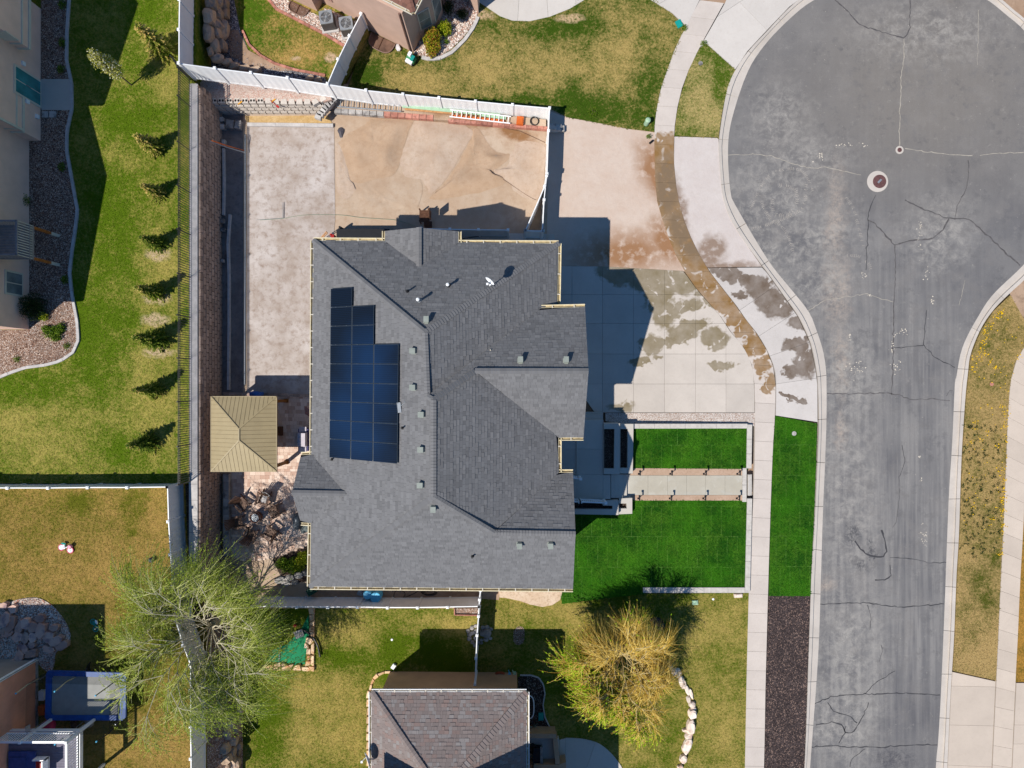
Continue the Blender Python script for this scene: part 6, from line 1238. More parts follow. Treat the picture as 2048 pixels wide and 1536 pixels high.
m = MB(); m.lathe(P(1983, 768, .03), [(.12, 0), (.12, .03), (.05, .03), (.05, .05)], 14); one('valve_cover', m, KERBR, 'round reddish valve cover in the dandelion verge', 'valve cover')
mh = thing('manhole', 'rusty brown manhole with pale concrete collar in the cul-de-sac', 'manhole', P(1755, 363, ZR)); c = P(1755, 363, ZR); m = MB(); m.lathe(c, [(.66, 0), (.66, .012), (.4, .014)], 32); m.build('collar', CONC_K, mh)
m = MB(); m.lathe(c + Vector((.12, 0, .006)), [(.42, 0), (.42, .016), (.36, .02)], 28); lid = m.build('lid', plain('rusty_iron', S(104, 72, 70), .7, .2, 8), mh); m = MB(); m.box(c + Vector((.12, .02, .03)), (.3, .12, .012), .8); m.build('label_plate', STEEL, lid)
mh = thing('water_valve', 'small round valve lid with pale collar in the street', 'valve', P(1799, 300, ZR)); c = P(1799, 300, ZR); m = MB(); m.lathe(c, [(.25, 0), (.25, .012), (.15, .014)], 24); m.build('collar', CONC_K, mh); m = MB(); m.lathe(c + Vector((0, 0, .006)), [(.14, 0), (.14, .016), (.08, .02)], 18); m.build('lid', bpy.data.materials['rusty_iron'], mh)
cart = thing('wheeled_bin', 'dark wheeled bin corner showing at the top of the cul-de-sac', 'bin', P(1904, -4, ZR)); m = MB(); c = P(1904, -6, ZR); m.box(c + Vector((0, .25, .45)), (.62, .7, .9), -.2); m.build('body', BLACK, cart); m = MB(); m.box(c + Vector((0, .22, .94)), (.7, .8, .08), -.2); m.build('lid', plain('bin_navy', S(30, 36, 50), .3, .1), cart)
for s_ in (-.28, .28): m = MB(); m.tube([c + Vector((s_ - .03, .6, .12)), c + Vector((s_ + .03, .6, .12))], .12, 12); m.build('wheel', BLACK, cart)
# ------------------------------------------------------------------ south neighbour
SH = thing('house', 'south neighbour house with mottled pink-grey shingle hip roof', 'house', P(900, 1450, 0)); ES = 4.0
NWc, NEc = P(743, 1384, ES), P(1053, 1391, ES); pn = .47
def sr(x, y): return min(ES + pn * (NWc.y - y), ES + .5 * (x - NWc.x), ES + .46 * (NEc.x - x))
D_ = 9.0; xm = NWc.x + .46 * (NEc.x - NWc.x) / (.96); zr = ES + .5 * (xm - NWc.x); yr = NWc.y - (zr - ES) / pn
ap = Vector((xm, yr, zr)); sb = Vector((xm, NWc.y - D_, zr)); NWb, NEb = Vector((NWc.x, NWc.y - D_, ES)), Vector((NEc.x, NWc.y - D_, ES)); NEc.y = NWc.y
sf = [[NWc, NEc, ap], [NWc, ap, sb, NWb], [NEc, NEb, sb, ap]]
PINKSH = shingle_mat('pink_grey_shingle', S(136, 124, 120), [(S(148, 143, 141), .78), (S(142, 120, 113), .76)])
rf = deck(sf, [NWc, NEc, NEb, NWb], DECKM, SH); shingles(sf, PINKSH, rf, .19, (.12, .34), .016); caps(NWc, ap, PINKSH, rf, .34, .2); caps(NEc, ap, PINKSH, rf, .36, .2); caps(ap, sb, PINKSH, rf, .34, .2)
gutter(NWc, NEc, (0, 1, 0), SH, [WHITE, GUTIN]); gutter(NWb, NWc, (-1, 0, 0), SH, [WHITE, GUTIN]); gutter(NEc, NEb, (1, 0, 0), SH, [WHITE, GUTIN])
cw = P(780, 1343, 0); m = MB(); m.prism([(cw.x, cw.y), (P(1034, 1347, 0).x, cw.y - .05), (P(1034, 1347, 0).x, cw.y - 9), (cw.x, cw.y - 9)], -.1, ES - .1); m.build('wall', STUCCO_D, SH)
# taller storey just beyond the frame
up1 = MB(); up1.prism([(-7.6, -22.0), (.2, -22.0), (.2, -24.8), (2.5, -24.8), (2.5, -30), (-7.6, -30)], -.1, 6.6); up1.build('wall', STUCCO_D, SH)
m = MB(); m.add([(-8.4, -21.5, 6.8), (.6, -21.5, 6.8), (.6, -26, 9.0), (-8.4, -26, 9.0), (-8.4, -30.4, 6.8), (.6, -30.4, 6.8)], [(0, 1, 2, 3), (3, 2, 5, 4)]); m.add([(-8.4, -21.5, 6.6), (.6, -21.5, 6.6), (.6, -30.4, 6.6), (-8.4, -30.4, 6.6)], [(3, 2, 1, 0)]); m.prism([(.2, -24.3), (3.0, -24.3), (3.0, -30.4), (.2, -30.4)], 6.0, 6.3); m.build('upper_roof', TILE, SH)
PARA = plain('porch_parapet', S(186, 154, 126), .9, .06)
sp_ = thing('entry_porch', 'shaded entry porch with tan parapet walls on the south house', 'porch', P(1090, 1500, 0))
m = MB(); m.prism(XY([(1056, 1467), (1112, 1468), (1113, 1477), (1056, 1476)], .9), -.1, .9); m.build('parapet', PARA, sp_); m = MB(); m.prism(XY([(1106, 1477.5), (1115, 1477.5), (1120, 1528), (1111, 1529)], .9), -.1, .9); m.build('parapet', PARA, sp_)
m = MB(); m.prism(XY([(1056, 1521), (1060, 1530), (1118, 1529.5), (1132, 1524), (1132, 1540), (1056, 1560)], .9), -.1, .9); m.build('parapet', PARA, sp_); m = MB(); m.prism(XY([(1053, 1470), (1118, 1476), (1120, 1560), (1053, 1560)], .25), -.1, .25); m.build('porch_floor', CONC_P, sp_)
q = P(1072, 1508, .3); bn = thing('porch_bench', 'dark metal bench on the shaded entry porch', 'bench', q); m = MB(); m.box(q + Vector((.05, 0, .4)), (.5, 1.2, .06)); m.build('seat', BLACK, bn); m = MB(); m.box(q + Vector((-.2, 0, .7)), (.05, 1.2, .5)); m.build('backrest', BLACK, bn)
for y in (-.55, .55): m = MB(); m.box(q + Vector((.05, y, .2)), (.5, .05, .4)); m.build('leg', BLACK, bn)
m = MB(); m.box(P(1083, 1512, .5), (.12, 1.1, .5)); m.box(P(1083, 1512, .78), (.16, 1.14, .04)); one('door_mat_rack', m, GREYST, 'pale rack standing beside the porch bench', 'rack')
pt = thing('porch_pot', 'round black pot on the entry porch', 'pot', P(1066, 1492, .25)); m = MB(); m.lathe(P(1066, 1492, .25), [(.18, 0), (.26, .3), (.28, .42), (.24, .42), (.22, .34)], 18); m.build('pot', BLACK, pt); m = MB(); m.lathe(P(1066, 1492, .25), [(.22, .3), (.22, .36)], 14); m.build('soil', SOIL, pt)
r_ = thing('entry_walk', 'curved concrete entry walk of the south house', 'path'); tag(r_, kind='structure')
for q in cut_lines([(1119, 1480), (1130, 1477)] + smooth_line([(1132, 1476), (1165, 1478), (1195, 1486), (1215, 1500), (1232, 1518), (1246, 1540), (1256, 1575)], 4) + [(1260, 1700), (1119, 1700)], [((1196, 1470), (1172, 1540)), ((1131, 1400), (1131, 1800))]): m = MB(); m.prism(XY(q, .05), -.1, .05); m.build('slab', CONC_P, r_)
SMB = [(1053, 1352)] + smooth_line([(1062, 1351), (1078, 1356), (1087, 1370), (1090, 1388), (1086, 1410), (1090, 1435), (1098, 1452), (1108, 1466)], 4) + [(1050, 1468), (1036, 1390), (1036, 1354)]
flat('mulch_bed', MULCH, SMB, .03, 'dark mulch bed with window well beside the south house', 'mulch')
kerb_line('thin pale edging round the dark mulch bed', [(1040, 1351), (1062, 1351), (1078, 1356), (1087, 1370), (1090, 1388), (1086, 1410), (1090, 1435), (1098, 1452), (1109, 1466)], -.05, .08, .07, KERBB, .5)
t = well('white window well beside the south house gutter', Vector((P(1050, 1412, .05).x, P(1050, 1412).y, 0)), .75, .55, math.pi / 2, .05, WHITE, SOIL)
m = MB(); m.box(P(1082, 1433, .08), (.32, .46, .08)); m.box(P(1082, 1433, .13), (.26, .4, .03)); one('valve_box', m, TEAL, 'teal valve box in the dark mulch bed', 'valve box')
wc = thing('watering_can', 'blue watering can in the dark mulch bed', 'watering can', P(1048, 1384, .05)); m = MB(); c = P(1048, 1384, .05); m.lathe(c, [(.13, 0), (.13, .22), (.1, .26)], 14); m.build('body', LBLUE, wc); m = MB(); m.tube([c + Vector((.1, 0, .08)), c + Vector((.3, .08, .3))], .02, 6); m.build('spout', LBLUE, wc); m = MB(); m.tube([c + Vector((-.1, 0, .2)), c + Vector((-.18, 0, .3)), c + Vector((0, 0, .34))], .015, 6); m.build('handle', LBLUE, wc)
c = P(1000, 1350, .05); m = MB()
for k in range(5): m.tube([c + Vector(((.36 - .035 * (k % 3)) * math.cos(t) , (.22 + .02 * (k % 2)) * math.sin(t), .05 + .05 * k)) for t in np.linspace(0, 6.283, 24)], .035, 6)
one('coiled_hose', m, HOSE, 'coiled rust-red hose hung by the south house wall', 'hose')
m = MB(); m.lathe(P(1019, 1347, .03), [(.1, 0), (.13, .3), (.12, .3)], 12); m.tube([P(1017, 1340, .3), P(1019, 1346, .5)], .02, 5); one('bucket', m, LBLUE, 'light blue bucket beside the coiled rust-red hose', 'bucket')
m = MB(); m.tube([P(1025, 1340, .1), P(1027, 1348, .3)], .03, 6); m.box(P(1029, 1347, .2), (.2, .15, .3)); one('hose_reel', m, PALEG, 'pale green hose tap box at the wall corner', 'tap')
sd_ = thing('satellite_dish', 'large grey satellite dish on an arm over the south roof edge', 'satellite dish', P(748, 1520, ES)); c = P(738, 1518, ES + .55); m = MB(); m.tube([P(752, 1516, ES + .05), P(748, 1518, ES + .4), c], .03, 8); m.build('mast', STEEL, sd_); dish(c, (-.8, -.25, .35), .42, WHITE, sd_)
# ------------------------------------------------------------------ rock work
def rocks(name, label, cat, lst, mat, z=0, seed=0, hgt=.5, sink=.3, jag=.16):
    c = P(*lst[0][:2], z); t = thing(name, label, cat, c)
    for i, e in enumerate(lst):
        px, py, dx, dy = e[:4]; a = e[4] if len(e) > 4 else random.uniform(-.4, .4); zz = e[5] if len(e) > 5 else z; hh = hgt * min(dx, dy) / PPM * 1.1
        p = P(px, py, zz + hh * .2); m = MB(); m.blob((p.x, p.y, zz + hh * (.5 - sink)), (dx / PPM, dy / PPM, hh), a, jag, seed + i * 1.7, 9, 6, flat=.2); m.build('stone', mat, t, smooth=False)
    return t
rocks('boulder_row', 'curving row of pale limestone boulders on the south lawn', 'boulders', [(1339, 1331, 10, 18, .5), (1353, 1345, 18, 18, .3), (1364, 1364, 14, 28, .35), (1374, 1380, 8, 22, .3), (1382, 1388, 7, 22, .3), (1377, 1398, 9, 14, .1), (1384, 1408, 14, 12), (1386, 1417, 12, 9, .4), (1384, 1427, 18, 20, .1), (1381, 1452, 17, 32, -.1), (1369, 1460, 10, 8), (1377, 1470, 18, 14, .6), (1374, 1490, 18, 34, -.35), (1366, 1517, 15, 17, -.6), (1360, 1534, 12, 10), (1354, 1550, 14, 16)], LIME, 0, 1, .9)
rocks('rock_wall', 'stacked tan boulders on the slope in the north corner', 'rocks', [(424, 8, 24, 30, 0, 1.6), (438, 4, 20, 26, 0, 1.2), (450, 8, 16, 24, 0, 1.0), (420, 36, 24, 32, 0, 1.7), (436, 28, 20, 26, .3, 1.2), (451, 24, 14, 28, 0, .9), (418, 68, 20, 34, 0, 1.7), (436, 52, 22, 24, .5, 1.2), (449, 58, 18, 34, -.2, .9), (434, 68, 18, 20, 0, 1.3), (431, 92, 18, 28, 0, 1.3), (445, 90, 18, 26, .2, 1.0), (422, 104, 12, 20, 0, 1.5), (436, 117, 24, 14, .4, 1.2), (455, 124, 20, 12, .3, .9), (470, 133, 24, 14, .2, .7), (490, 137, 24, 12, .2, .7), (510, 141, 26, 12, .2, .7), (620, 157, 18, 10, .2, .7), (636, 161, 16, 10, .2, .7)], BOULDER, ZN, 40, 1.1)
rocks('rock_wall', 'round shaded boulders along the foot of the fence slope', 'rocks', [(480, 1418, 12, 26, .1, .6), (468, 1428, 18, 18, 0, .6), (478, 1444, 7, 22, 0, .3), (450, 1437, 14, 22, .2, .9), (462, 1446, 14, 20, .3, .8), (472, 1455, 12, 22, .2, .6), (457, 1464, 18, 28, .2, .8), (468, 1480, 16, 20, 0, .6), (476, 1467, 12, 7, -.6, .4), (452, 1494, 20, 24, .3, .9), (466, 1502, 14, 20, 0, .6), (479, 1492, 11, 15, 0, .3), (477, 1504, 8, 14, 0, .3), (454, 1516, 22, 18, .3, .9), (467, 1524, 14, 24, 0, .6), (474, 1528, 14, 26, 0, .5), (454, 1533, 16, 20, 0, .8), (427, 1458, 8, 7, 0, 1.5), (434, 1476, 12, 9, .3, 1.4), (436, 1532, 8, 6, 0, 1.3)], BOULDER, .3, 70, 1.1)
rocks('stone_ring', 'pale cobble ring under the thin white fence', 'stones', [(936, 1262, 8, 9), (944, 1256, 9, 9), (951, 1252, 8, 7), (939, 1270, 9, 8), (946, 1266, 12, 8), (952, 1262, 9, 8), (939, 1277, 10, 9), (945, 1284, 8, 8), (950, 1290, 9, 8), (951, 1276, 8, 9), (966, 1255, 9, 8), (974, 1254, 9, 8), (982, 1258, 7, 6), (972, 1266, 24, 18, -.1), (963, 1280, 7, 6), (972, 1279, 11, 8), (981, 1277, 7, 6), (963, 1286, 6, 5), (957, 1285, 7, 7)], GREYST, 0, 140, .7)
def stones_poly(label, polys, mat, z0, z1, name='flagstone_edging', cat='stones'):
    c = P(*polys[0][0], z0); t = thing(name, label, cat, c)
    for q in polys:
        cx, cy = np.mean(q, axis=0); q2 = [(cx + (a - cx) * .95 + random.uniform(-.5, .5), cy + (b - cy) * .95 + random.uniform(-.5, .5)) for a, b in q]; z = z1 + random.uniform(-.05, .05); a_ = XY(q2, z); b_ = [(x + (np.mean([p[0] for p in a_]) - x) * .06, y + (np.mean([p[1] for p in a_]) - y) * .06) for x, y in a_]
        m = MB(); n = len(a_); m.add([(x, y, z) for x, y in b_] + [(x, y, z - .03) for x, y in a_] + [(x, y, z0) for x, y in a_], [tuple(range(n)) if sum(b_[i][0] * b_[(i + 1) % n][1] - b_[(i + 1) % n][0] * b_[i][1] for i in range(n)) > 0 else tuple(range(n))[::-1]] + [(k, (k + 1) % n, n + (k + 1) % n, n + k) for k in range(n)] + [(n + k, n + (k + 1) % n, 2 * n + (k + 1) % n, 2 * n + k) for k in range(n)]); m.build('stone', mat, t)
    return t
PILE = [(6, 1212, 16, 14), (8, 1240, 20, 36, -.3), (24, 1219, 22, 18), (18, 1250, 24, 36, -.4), (36, 1258, 16, 36, -.3), (50, 1248, 22, 24, -.3), (64, 1255, 26, 22, .5), (80, 1262, 22, 36, -.3), (78, 1238, 22, 18, 0), (107, 1256, 20, 14, .1), (96, 1274, 26, 24, .6), (110, 1283, 30, 18, .5), (121, 1292, 30, 18, .4), (97, 1300, 22, 14, -.2), (90, 1295, 10, 8), (34, 1274, 24, 22), (50, 1276, 16, 24), (64, 1275, 18, 22), (62, 1291, 16, 14), (40, 1294, 14, 18), (49, 1299, 12, 22), (37, 1314, 18, 26), (60, 1308, 26, 18, .5), (21, 1325, 16, 10), (4, 1264, 12, 12), (14, 1268, 24, 14, .4)]
def angular(e, k):
    rr = random.Random(k); px, py, dx, dy = e[:4]; a = e[4] if len(e) > 4 else rr.uniform(-.5, .5); n = rr.choice((5, 6, 6, 7)); out = []
    for i in range(n):
        q = 2 * math.pi * (i + rr.uniform(-.22, .22)) / n; x, y = math.cos(q) * dx * .55 * rr.uniform(.88, 1.1), math.sin(q) * dy * .55 * rr.uniform(.88, 1.1); out.append((px + x * math.cos(-a) - y * math.sin(-a), py + x * math.sin(-a) + y * math.cos(-a)))
    return out
stones_poly('pile of pink flagstone slabs on gravel in the golden yard', [angular(e, i) for i, e in enumerate(PILE)], FLAGP, ZS - .1, ZS + .30, 'flagstone_pile', 'stones')
SP = [[(616, 1216), (629, 1216), (629, 1229), (618, 1229)], [(618, 1230), (628, 1229), (628, 1240), (619, 1246)], [(619, 1247), (628, 1241), (628, 1252), (619, 1251)], [(619, 1252), (628, 1253), (628, 1264), (618, 1263)], [(612, 1274), (622, 1276), (628, 1282), (620, 1290), (611, 1285)], [(609, 1286), (615, 1292), (617, 1297), (608, 1296)], [(622, 1290), (628, 1284), (628, 1310), (622, 1308)], [(613, 1298), (621, 1298), (621, 1310), (612, 1309)], [(613, 1311), (620, 1311), (619, 1321), (613, 1322)], [(621, 1311), (628, 1311), (628, 1333), (621, 1331)], [(612, 1322), (620, 1323), (620, 1331), (609, 1333)], [(602, 1334), (616, 1335), (622, 1340), (617, 1343), (603, 1342)], [(617, 1333), (628, 1334), (628, 1344), (622, 1342)], [(590, 1330), (600, 1330), (602, 1342), (584, 1341)], [(576, 1331), (587, 1329), (582, 1337)], [(562, 1326), (568, 1325), (582, 1336), (583, 1342), (563, 1342)], [(547, 1329), (560, 1325), (561, 1333), (548, 1334)], [(546, 1335), (560, 1334), (561, 1342), (545, 1341)], [(532, 1331), (545, 1330), (545, 1340), (531, 1339)], [(526, 1326), (535, 1331), (529, 1338), (521, 1337)], [(619, 1264), (628, 1265), (628, 1274), (622, 1273)]]
stones_poly('buff flagstone edging in an L round the green mat', SP, FLAG, 0, .16)
m = MB(); m.prism(XY([(528, 1324), (545, 1300), (575, 1288), (600, 1262), (617, 1230), (618, 1290), (611, 1310), (610, 1328), (590, 1330), (565, 1324)], .03), -.02, .03); one('green_mat', m, plain('green_turf_mat', S(20, 132, 86), .8, .2, 2, bump=.4, bsc=6), 'bright green mat inside the flagstone edging', 'mat')
m = MB(); m.box(P(598, 1268, .2), (.55, .45, .06), .35); m.box(P(597, 1269, .12), (.4, .3, .12), .35); one('drain_grate', m, GREYST, 'grey crumpled grate lying on the green mat', 'grate')
m = MB(); m.tube([P(a, b, .15) for a, b in smooth_line([(606, 1259), (622, 1270), (631, 1282), (637, 1296), (640, 1313)])], .06, 8); one('drain_pipe', m, BLACK, 'curved black corrugated pipe on the lawn', 'pipe')
m = MB(); m.tube([P(561, 1290, .08), P(558, 1322, .08)], .03, 6); one('stake', m, STEEL, 'grey pole lying on the green mat', 'pole')
m = MB(); m.blob(P(590, 1252, .1), (.25, .2, .12), 0, .3, 4); one('red_flower_pot', m, RED, 'red toy under the willow branches', 'toy')
SK = [[(770 - 1, 1343), (781, 1343), (780, 1347), (769, 1347)], [(754, 1348), (768, 1343), (769, 1347), (757, 1353)], [(745, 1356), (753, 1348), (757, 1353), (749, 1360)], [(740, 1368), (745, 1357), (749, 1361), (744, 1370)], [(738, 1380), (740, 1369), (744, 1371), (742, 1381)]] + [[(734 - (i % 2), 1382 + i * 17), (742, 1382 + i * 17), (741, 1397 + i * 17), (732, 1397 + i * 17)] for i in range(9)]
stones_poly('buff flagstone edging along the west side of the south house', SK, FLAG, 0, .14)
# raised bed box by the thin fence
rb_ = thing('raised_bed', 'narrow wooden raised bed against the south fence', 'planter', P(930, 1222, 0))
for a, b in (((909, 1217), (909, 1229)), ((909, 1229), (956, 1230))): m = MB(); m.beam(P(*a, .12), P(*b, .12), .05, .24); m.build('board', KERBR, rb_)
m = MB(); m.sheet([P(a, b, .1) for a, b in ((910, 1217), (956, 1217), (956, 1229), (910, 1228))]); m.build('soil', MULCHW, rb_)
# south side strip of the main house
flat('gravel_strip', EARTH, [(622, 1170), (1000, 1175), (998, 1200), (955, 1197), (622, 1197)], .012, 'shaded dirt strip between main house and south fence', 'soil')
flat('gravel_patch', TANP, [(998, 1168), (1122, 1170), (1124, 1186), (1120, 1200), (1105, 1210), (1085, 1214), (1060, 1209), (1040, 1202), (1012, 1196), (999, 1195)], .185, 'pale gravel patch at the south-east house corner', 'gravel', .2)
for i, (px, py, r_, lb) in enumerate(((741, 1181, .27, 'light blue barrel half hidden under the south eave'), (757, 1186, .33, 'light blue barrel beside the south fence'))):
    b_ = thing('plastic_barrel', lb, 'barrel', P(px, py, 0), group='light blue barrels under the south eave'); m = MB(); m.lathe(P(px, py, 0), [(r_ * .9, 0), (r_, .3), (r_, .7), (r_ * .92, .85)], 20); m.build('drum', LBLUE, b_); m = MB(); m.lathe(P(px, py, 0), [(r_ * .95, .84), (r_ * .95, .89), (r_ * .8, .9)], 20); m.box(P(px + 3, py, 0) + Vector((0, 0, .9)), (.16, .3, .03)); m.build('lid', LBLUE, b_)
m = MB(); m.box(P(722, 1183, .2), (.36, .5, .12), -.4); m.box(P(722, 1182, .3), (.2, .24, .14), -.4); m.lathe(P(721, 1182, .3), [(.08, 0), (.08, .12)], 10); one('pump', m, STEEL, 'small grey pump beside the blue barrels', 'pump')
m = MB(); m.box(P(624, 1181, .3), (.5, .4, .5), .5); m.box(P(624, 1181, .58), (.55, .45, .05), .5); one('green_bin', m, plain('dark_green', S(16, 74, 56), .5), 'dark green bin under the south-west eave', 'bin')
m = MB()
for k in range(3): m.tube([P(856 + 14 * math.cos(t) + 2 * k, 1184 + 5 * math.sin(t) + k, .03 + .02 * k) for t in np.linspace(0, 6.28, 20)], .02, 5)
one('coiled_hose', m, plain('hose_dark', S(50, 44, 42), .6), 'dark coiled hose on the dirt south of the house', 'hose')
m = MB(); m.tube([P(a, b, .04) for a, b in smooth_line([(786, 1199), (790, 1184), (800, 1180), (810, 1186), (806, 1196), (796, 1200), (822, 1190), (835, 1183)])], .018, 5); one('garden_hose', m, BLACK, 'black hose looping beside the south fence', 'hose')
m = MB(); m.box(P(1390, 1205, .05), (.36, .28, .08), .05); m.box(P(1390, 1205, .1), (.3, .22, .03), .05); one('valve_box', m, PALEG, 'pale square valve lid on the south lawn', 'valve box')
m = MB(); m.box(P(1476, 1191, .08), (.5, .22, .16), .05); m.box(P(1478, 1191, .17), (.36, .14, .04), .05); one('loose_block', m, LIME, 'pale stone block below the sod lawn wall', 'block')
for i, (px, py) in enumerate(((1426, 1198), (784, 1279))): m = MB(); m.lathe(P(px, py, .0), [(.07, 0), (.07, .05), (.03, .06)], 10); one('sprinkler_head', m, WHITE, ('white sprinkler cap below the sod lawn wall', 'white sprinkler cap in the south back lawn')[i], 'sprinkler')
m = MB(); m.box(P(787, 1333, .1), (.22, .3, .12), -.6); m.box(P(787, 1333, .18), (.12, .2, .05), -.6); one('downspout_end', m, WHITE, 'white downspout elbow at the shadow edge', 'downspout')
# mulch bed of the west house
WB = [(60, -60), (139, -60)] + smooth_line([(138, -20), (137, 0), (133, 60), (132, 120), (142, 165), (143, 215), (133, 260), (132, 300), (143, 360), (150, 400), (154, 420), (150, 455), (143, 500), (138, 545), (143, 590), (153, 640), (156, 680), (145, 705), (120, 722), (90, 730), (50, 735), (20, 745), (-20, 762)], 4)
flat('mulch_bed', MULCHW, WB + [(-60, 775), (-60, 660), (54, 660), (56, 520), (58, 283), (80, 282), (82, 0)], ZW + .03, 'bark mulch bed between west house and curved kerb', 'mulch', .2)
kerb_line('long curved concrete kerb between mulch bed and west lawn', [(138, -20), (137, 0), (133, 60), (132, 120), (142, 165), (143, 215), (133, 260), (132, 300), (143, 360), (150, 400), (154, 420), (150, 455), (143, 500), (138, 545), (143, 590), (153, 640), (156, 680), (145, 705), (120, 722), (90, 730), (50, 735), (20, 745), (-20, 762)], ZW - .05, ZW + .10, .16, KERBB, 1.1)
m = MB(); bl_ = [P(x, y, z) for x, y, z in ((392, 1150, 2.1), (411, 1250, 2.1), (412, 1800, 2.1), (462, 1800, .9), (462, 1150, .9))]; m.sheet(bl_); m.sheet([P(x, y, z) for x, y, z in ((462, 1150, .9), (462, 1800, .9), (486, 1800, -.02), (486, 1150, -.02))]); struct('slope', m, MULCHW, 'dark mulch slope below the golden lawn fence', 'slope')
flat('mulch_bed', SOIL, [(371, 969), (386, 969), (392, 1150), (404, 1230), (388, 1230), (376, 1100)], ZS + .03, 'dark mulch strip behind the golden lawn fence', 'mulch', .1)
kerb_line('pale blue-grey stone blocks behind the brown wall', [(390, 962), (390, 1010), (391, 1040), (393, 1090), (397, 1150)], ZS - .3, ZS + .45, .32, GREYST, 1.0)
flat('gravel_pile', ROCKW, smooth_line([(10, 1208), (40, 1198), (75, 1196), (100, 1208), (116, 1224), (134, 1250), (140, 1280), (112, 1305), (108, 1330), (96, 1345), (60, 1320), (-10, 1330), (-30, 1215), (10, 1208)], 3)[:-1], ZS + .04, 'river rock patch round the flagstone pile', 'gravel', .1)
flat('wood_chip_ring', MULCHW, smooth_line([(1027, 1262), (1036, 1253), (1047, 1256), (1049, 1268), (1047, 1284), (1036, 1290), (1027, 1282), (1027, 1262)], 3)[:-1], .012, 'small round wood chip patch on the south lawn', 'mulch', .1)
flat('soil_patch', SOIL, [(560, 1095), (625, 1078), (625, 1160), (600, 1165), (560, 1150), (545, 1120)], .02, 'dark planted corner at the south end of the patio', 'soil')
rocks('stone_edge', 'pale flat stones in the planted corner behind the patio', 'stones', [(560, 1160, 22, 14, .2), (580, 1156, 20, 14, .3), (598, 1150, 18, 14), (572, 1167, 20, 10), (612, 1146, 14, 14), (590, 1165, 16, 10)], GREYST, 0, 200, .5)
# ------------------------------------------------------------------ vegetation
def rvec(n):
    v = NR.normal(size=(n, 3)); return v / np.linalg.norm(v, axis=1, keepdims=True)
def leaf_quads(c, ln, wd, tilt=1.0, dirs=None):
    """c: n x 3 centres -> pointed four-sided leaves, random lie"""
    n = len(c); d = rvec(n) if dirs is None else dirs; d[:, 2] *= tilt; d /= np.linalg.norm(d, axis=1, keepdims=True) + 1e-9
    s = np.cross(d, rvec(n)); s /= np.linalg.norm(s, axis=1, keepdims=True) + 1e-9
    ln = np.broadcast_to(np.asarray(ln, float), (n,))[:, None]; wd = np.broadcast_to(np.asarray(wd, float), (n,))[:, None]
    V = np.stack([c - d * ln / 2, c + s * wd / 2 - d * ln * .05, c + d * ln / 2, c - s * wd / 2 - d * ln * .05], 1).reshape(-1, 3); F = np.arange(4 * n).reshape(-1, 4); return V, F
def leaf_mat(name, stops, rough=.6, trans=.25):
    n = N(name); t = n.nd.new('ShaderNodeSeparateColor'); n.L(n.tint(), t.inputs[0]); r = n.nd.new('ShaderNodeValToRGB'); n.L(t.outputs[0], r.inputs[0]); el = r.color_ramp.elements
    while len(el) < len(stops): el.new(.5)
    for e, (p, c) in zip(el, stops): e.position = p; e.color = c
    n.done(r.outputs[0], rough, .2); n.b.inputs['Transmission Weight'].default_value = 0
    if trans:
        tr_ = n.nd.new('ShaderNodeBsdfTranslucent'); n.L(r.outputs[0], tr_.inputs[0]); mx = n.nd.new('ShaderNodeMixShader'); mx.inputs[0].default_value = trans; n.L(n.b.outputs[0], mx.inputs[1]); n.L(tr_.outputs[0], mx.inputs[2]); n.L(mx.outputs[0], n.nd['Material Output'].inputs[0])
    return n.m
def rep4(t): return np.repeat(np.c_[t, t, t, np.ones(len(t))], 4, axis=0)
def ribbons(P0, P1, P2, P3, w0, w1, seg=6):
    """cubic ribbons, two crossed strips each; Pk n x 3"""
    n = len(P0); T = np.linspace(0, 1, seg + 1); Vs, Fs, o = [], [], 0
    pts = np.stack([((1 - t) ** 3) * P0 + 3 * t * (1 - t) ** 2 * P1 + 3 * t * t * (1 - t) * P2 + t ** 3 * P3 for t in T], 1)
    side = np.cross(P3 - P0, rvec(n)); side /= np.linalg.norm(side, axis=1, keepdims=True) + 1e-9; d = P3 - P0; d /= np.linalg.norm(d, axis=1, keepdims=True) + 1e-9; s2 = np.cross(side, d)
    for s in (side, s2):
        w_ = (np.broadcast_to(np.asarray(w0, float), (n,))[:, None] * (1 - T) + np.broadcast_to(np.asarray(w1, float), (n,))[:, None] * T)[:, :, None]
        V = np.stack([pts + s[:, None] * w_ / 2, pts - s[:, None] * w_ / 2], 2).reshape(-1, 3); b = (np.arange(n)[:, None] * (seg + 1) + np.arange(seg)[None]).ravel() * 2
        Fs.append(np.stack([b, b + 1, b + 3, b + 2], 1) + o); Vs.append(V); o += len(V)
    return np.concatenate(Vs), np.concatenate(Fs), pts
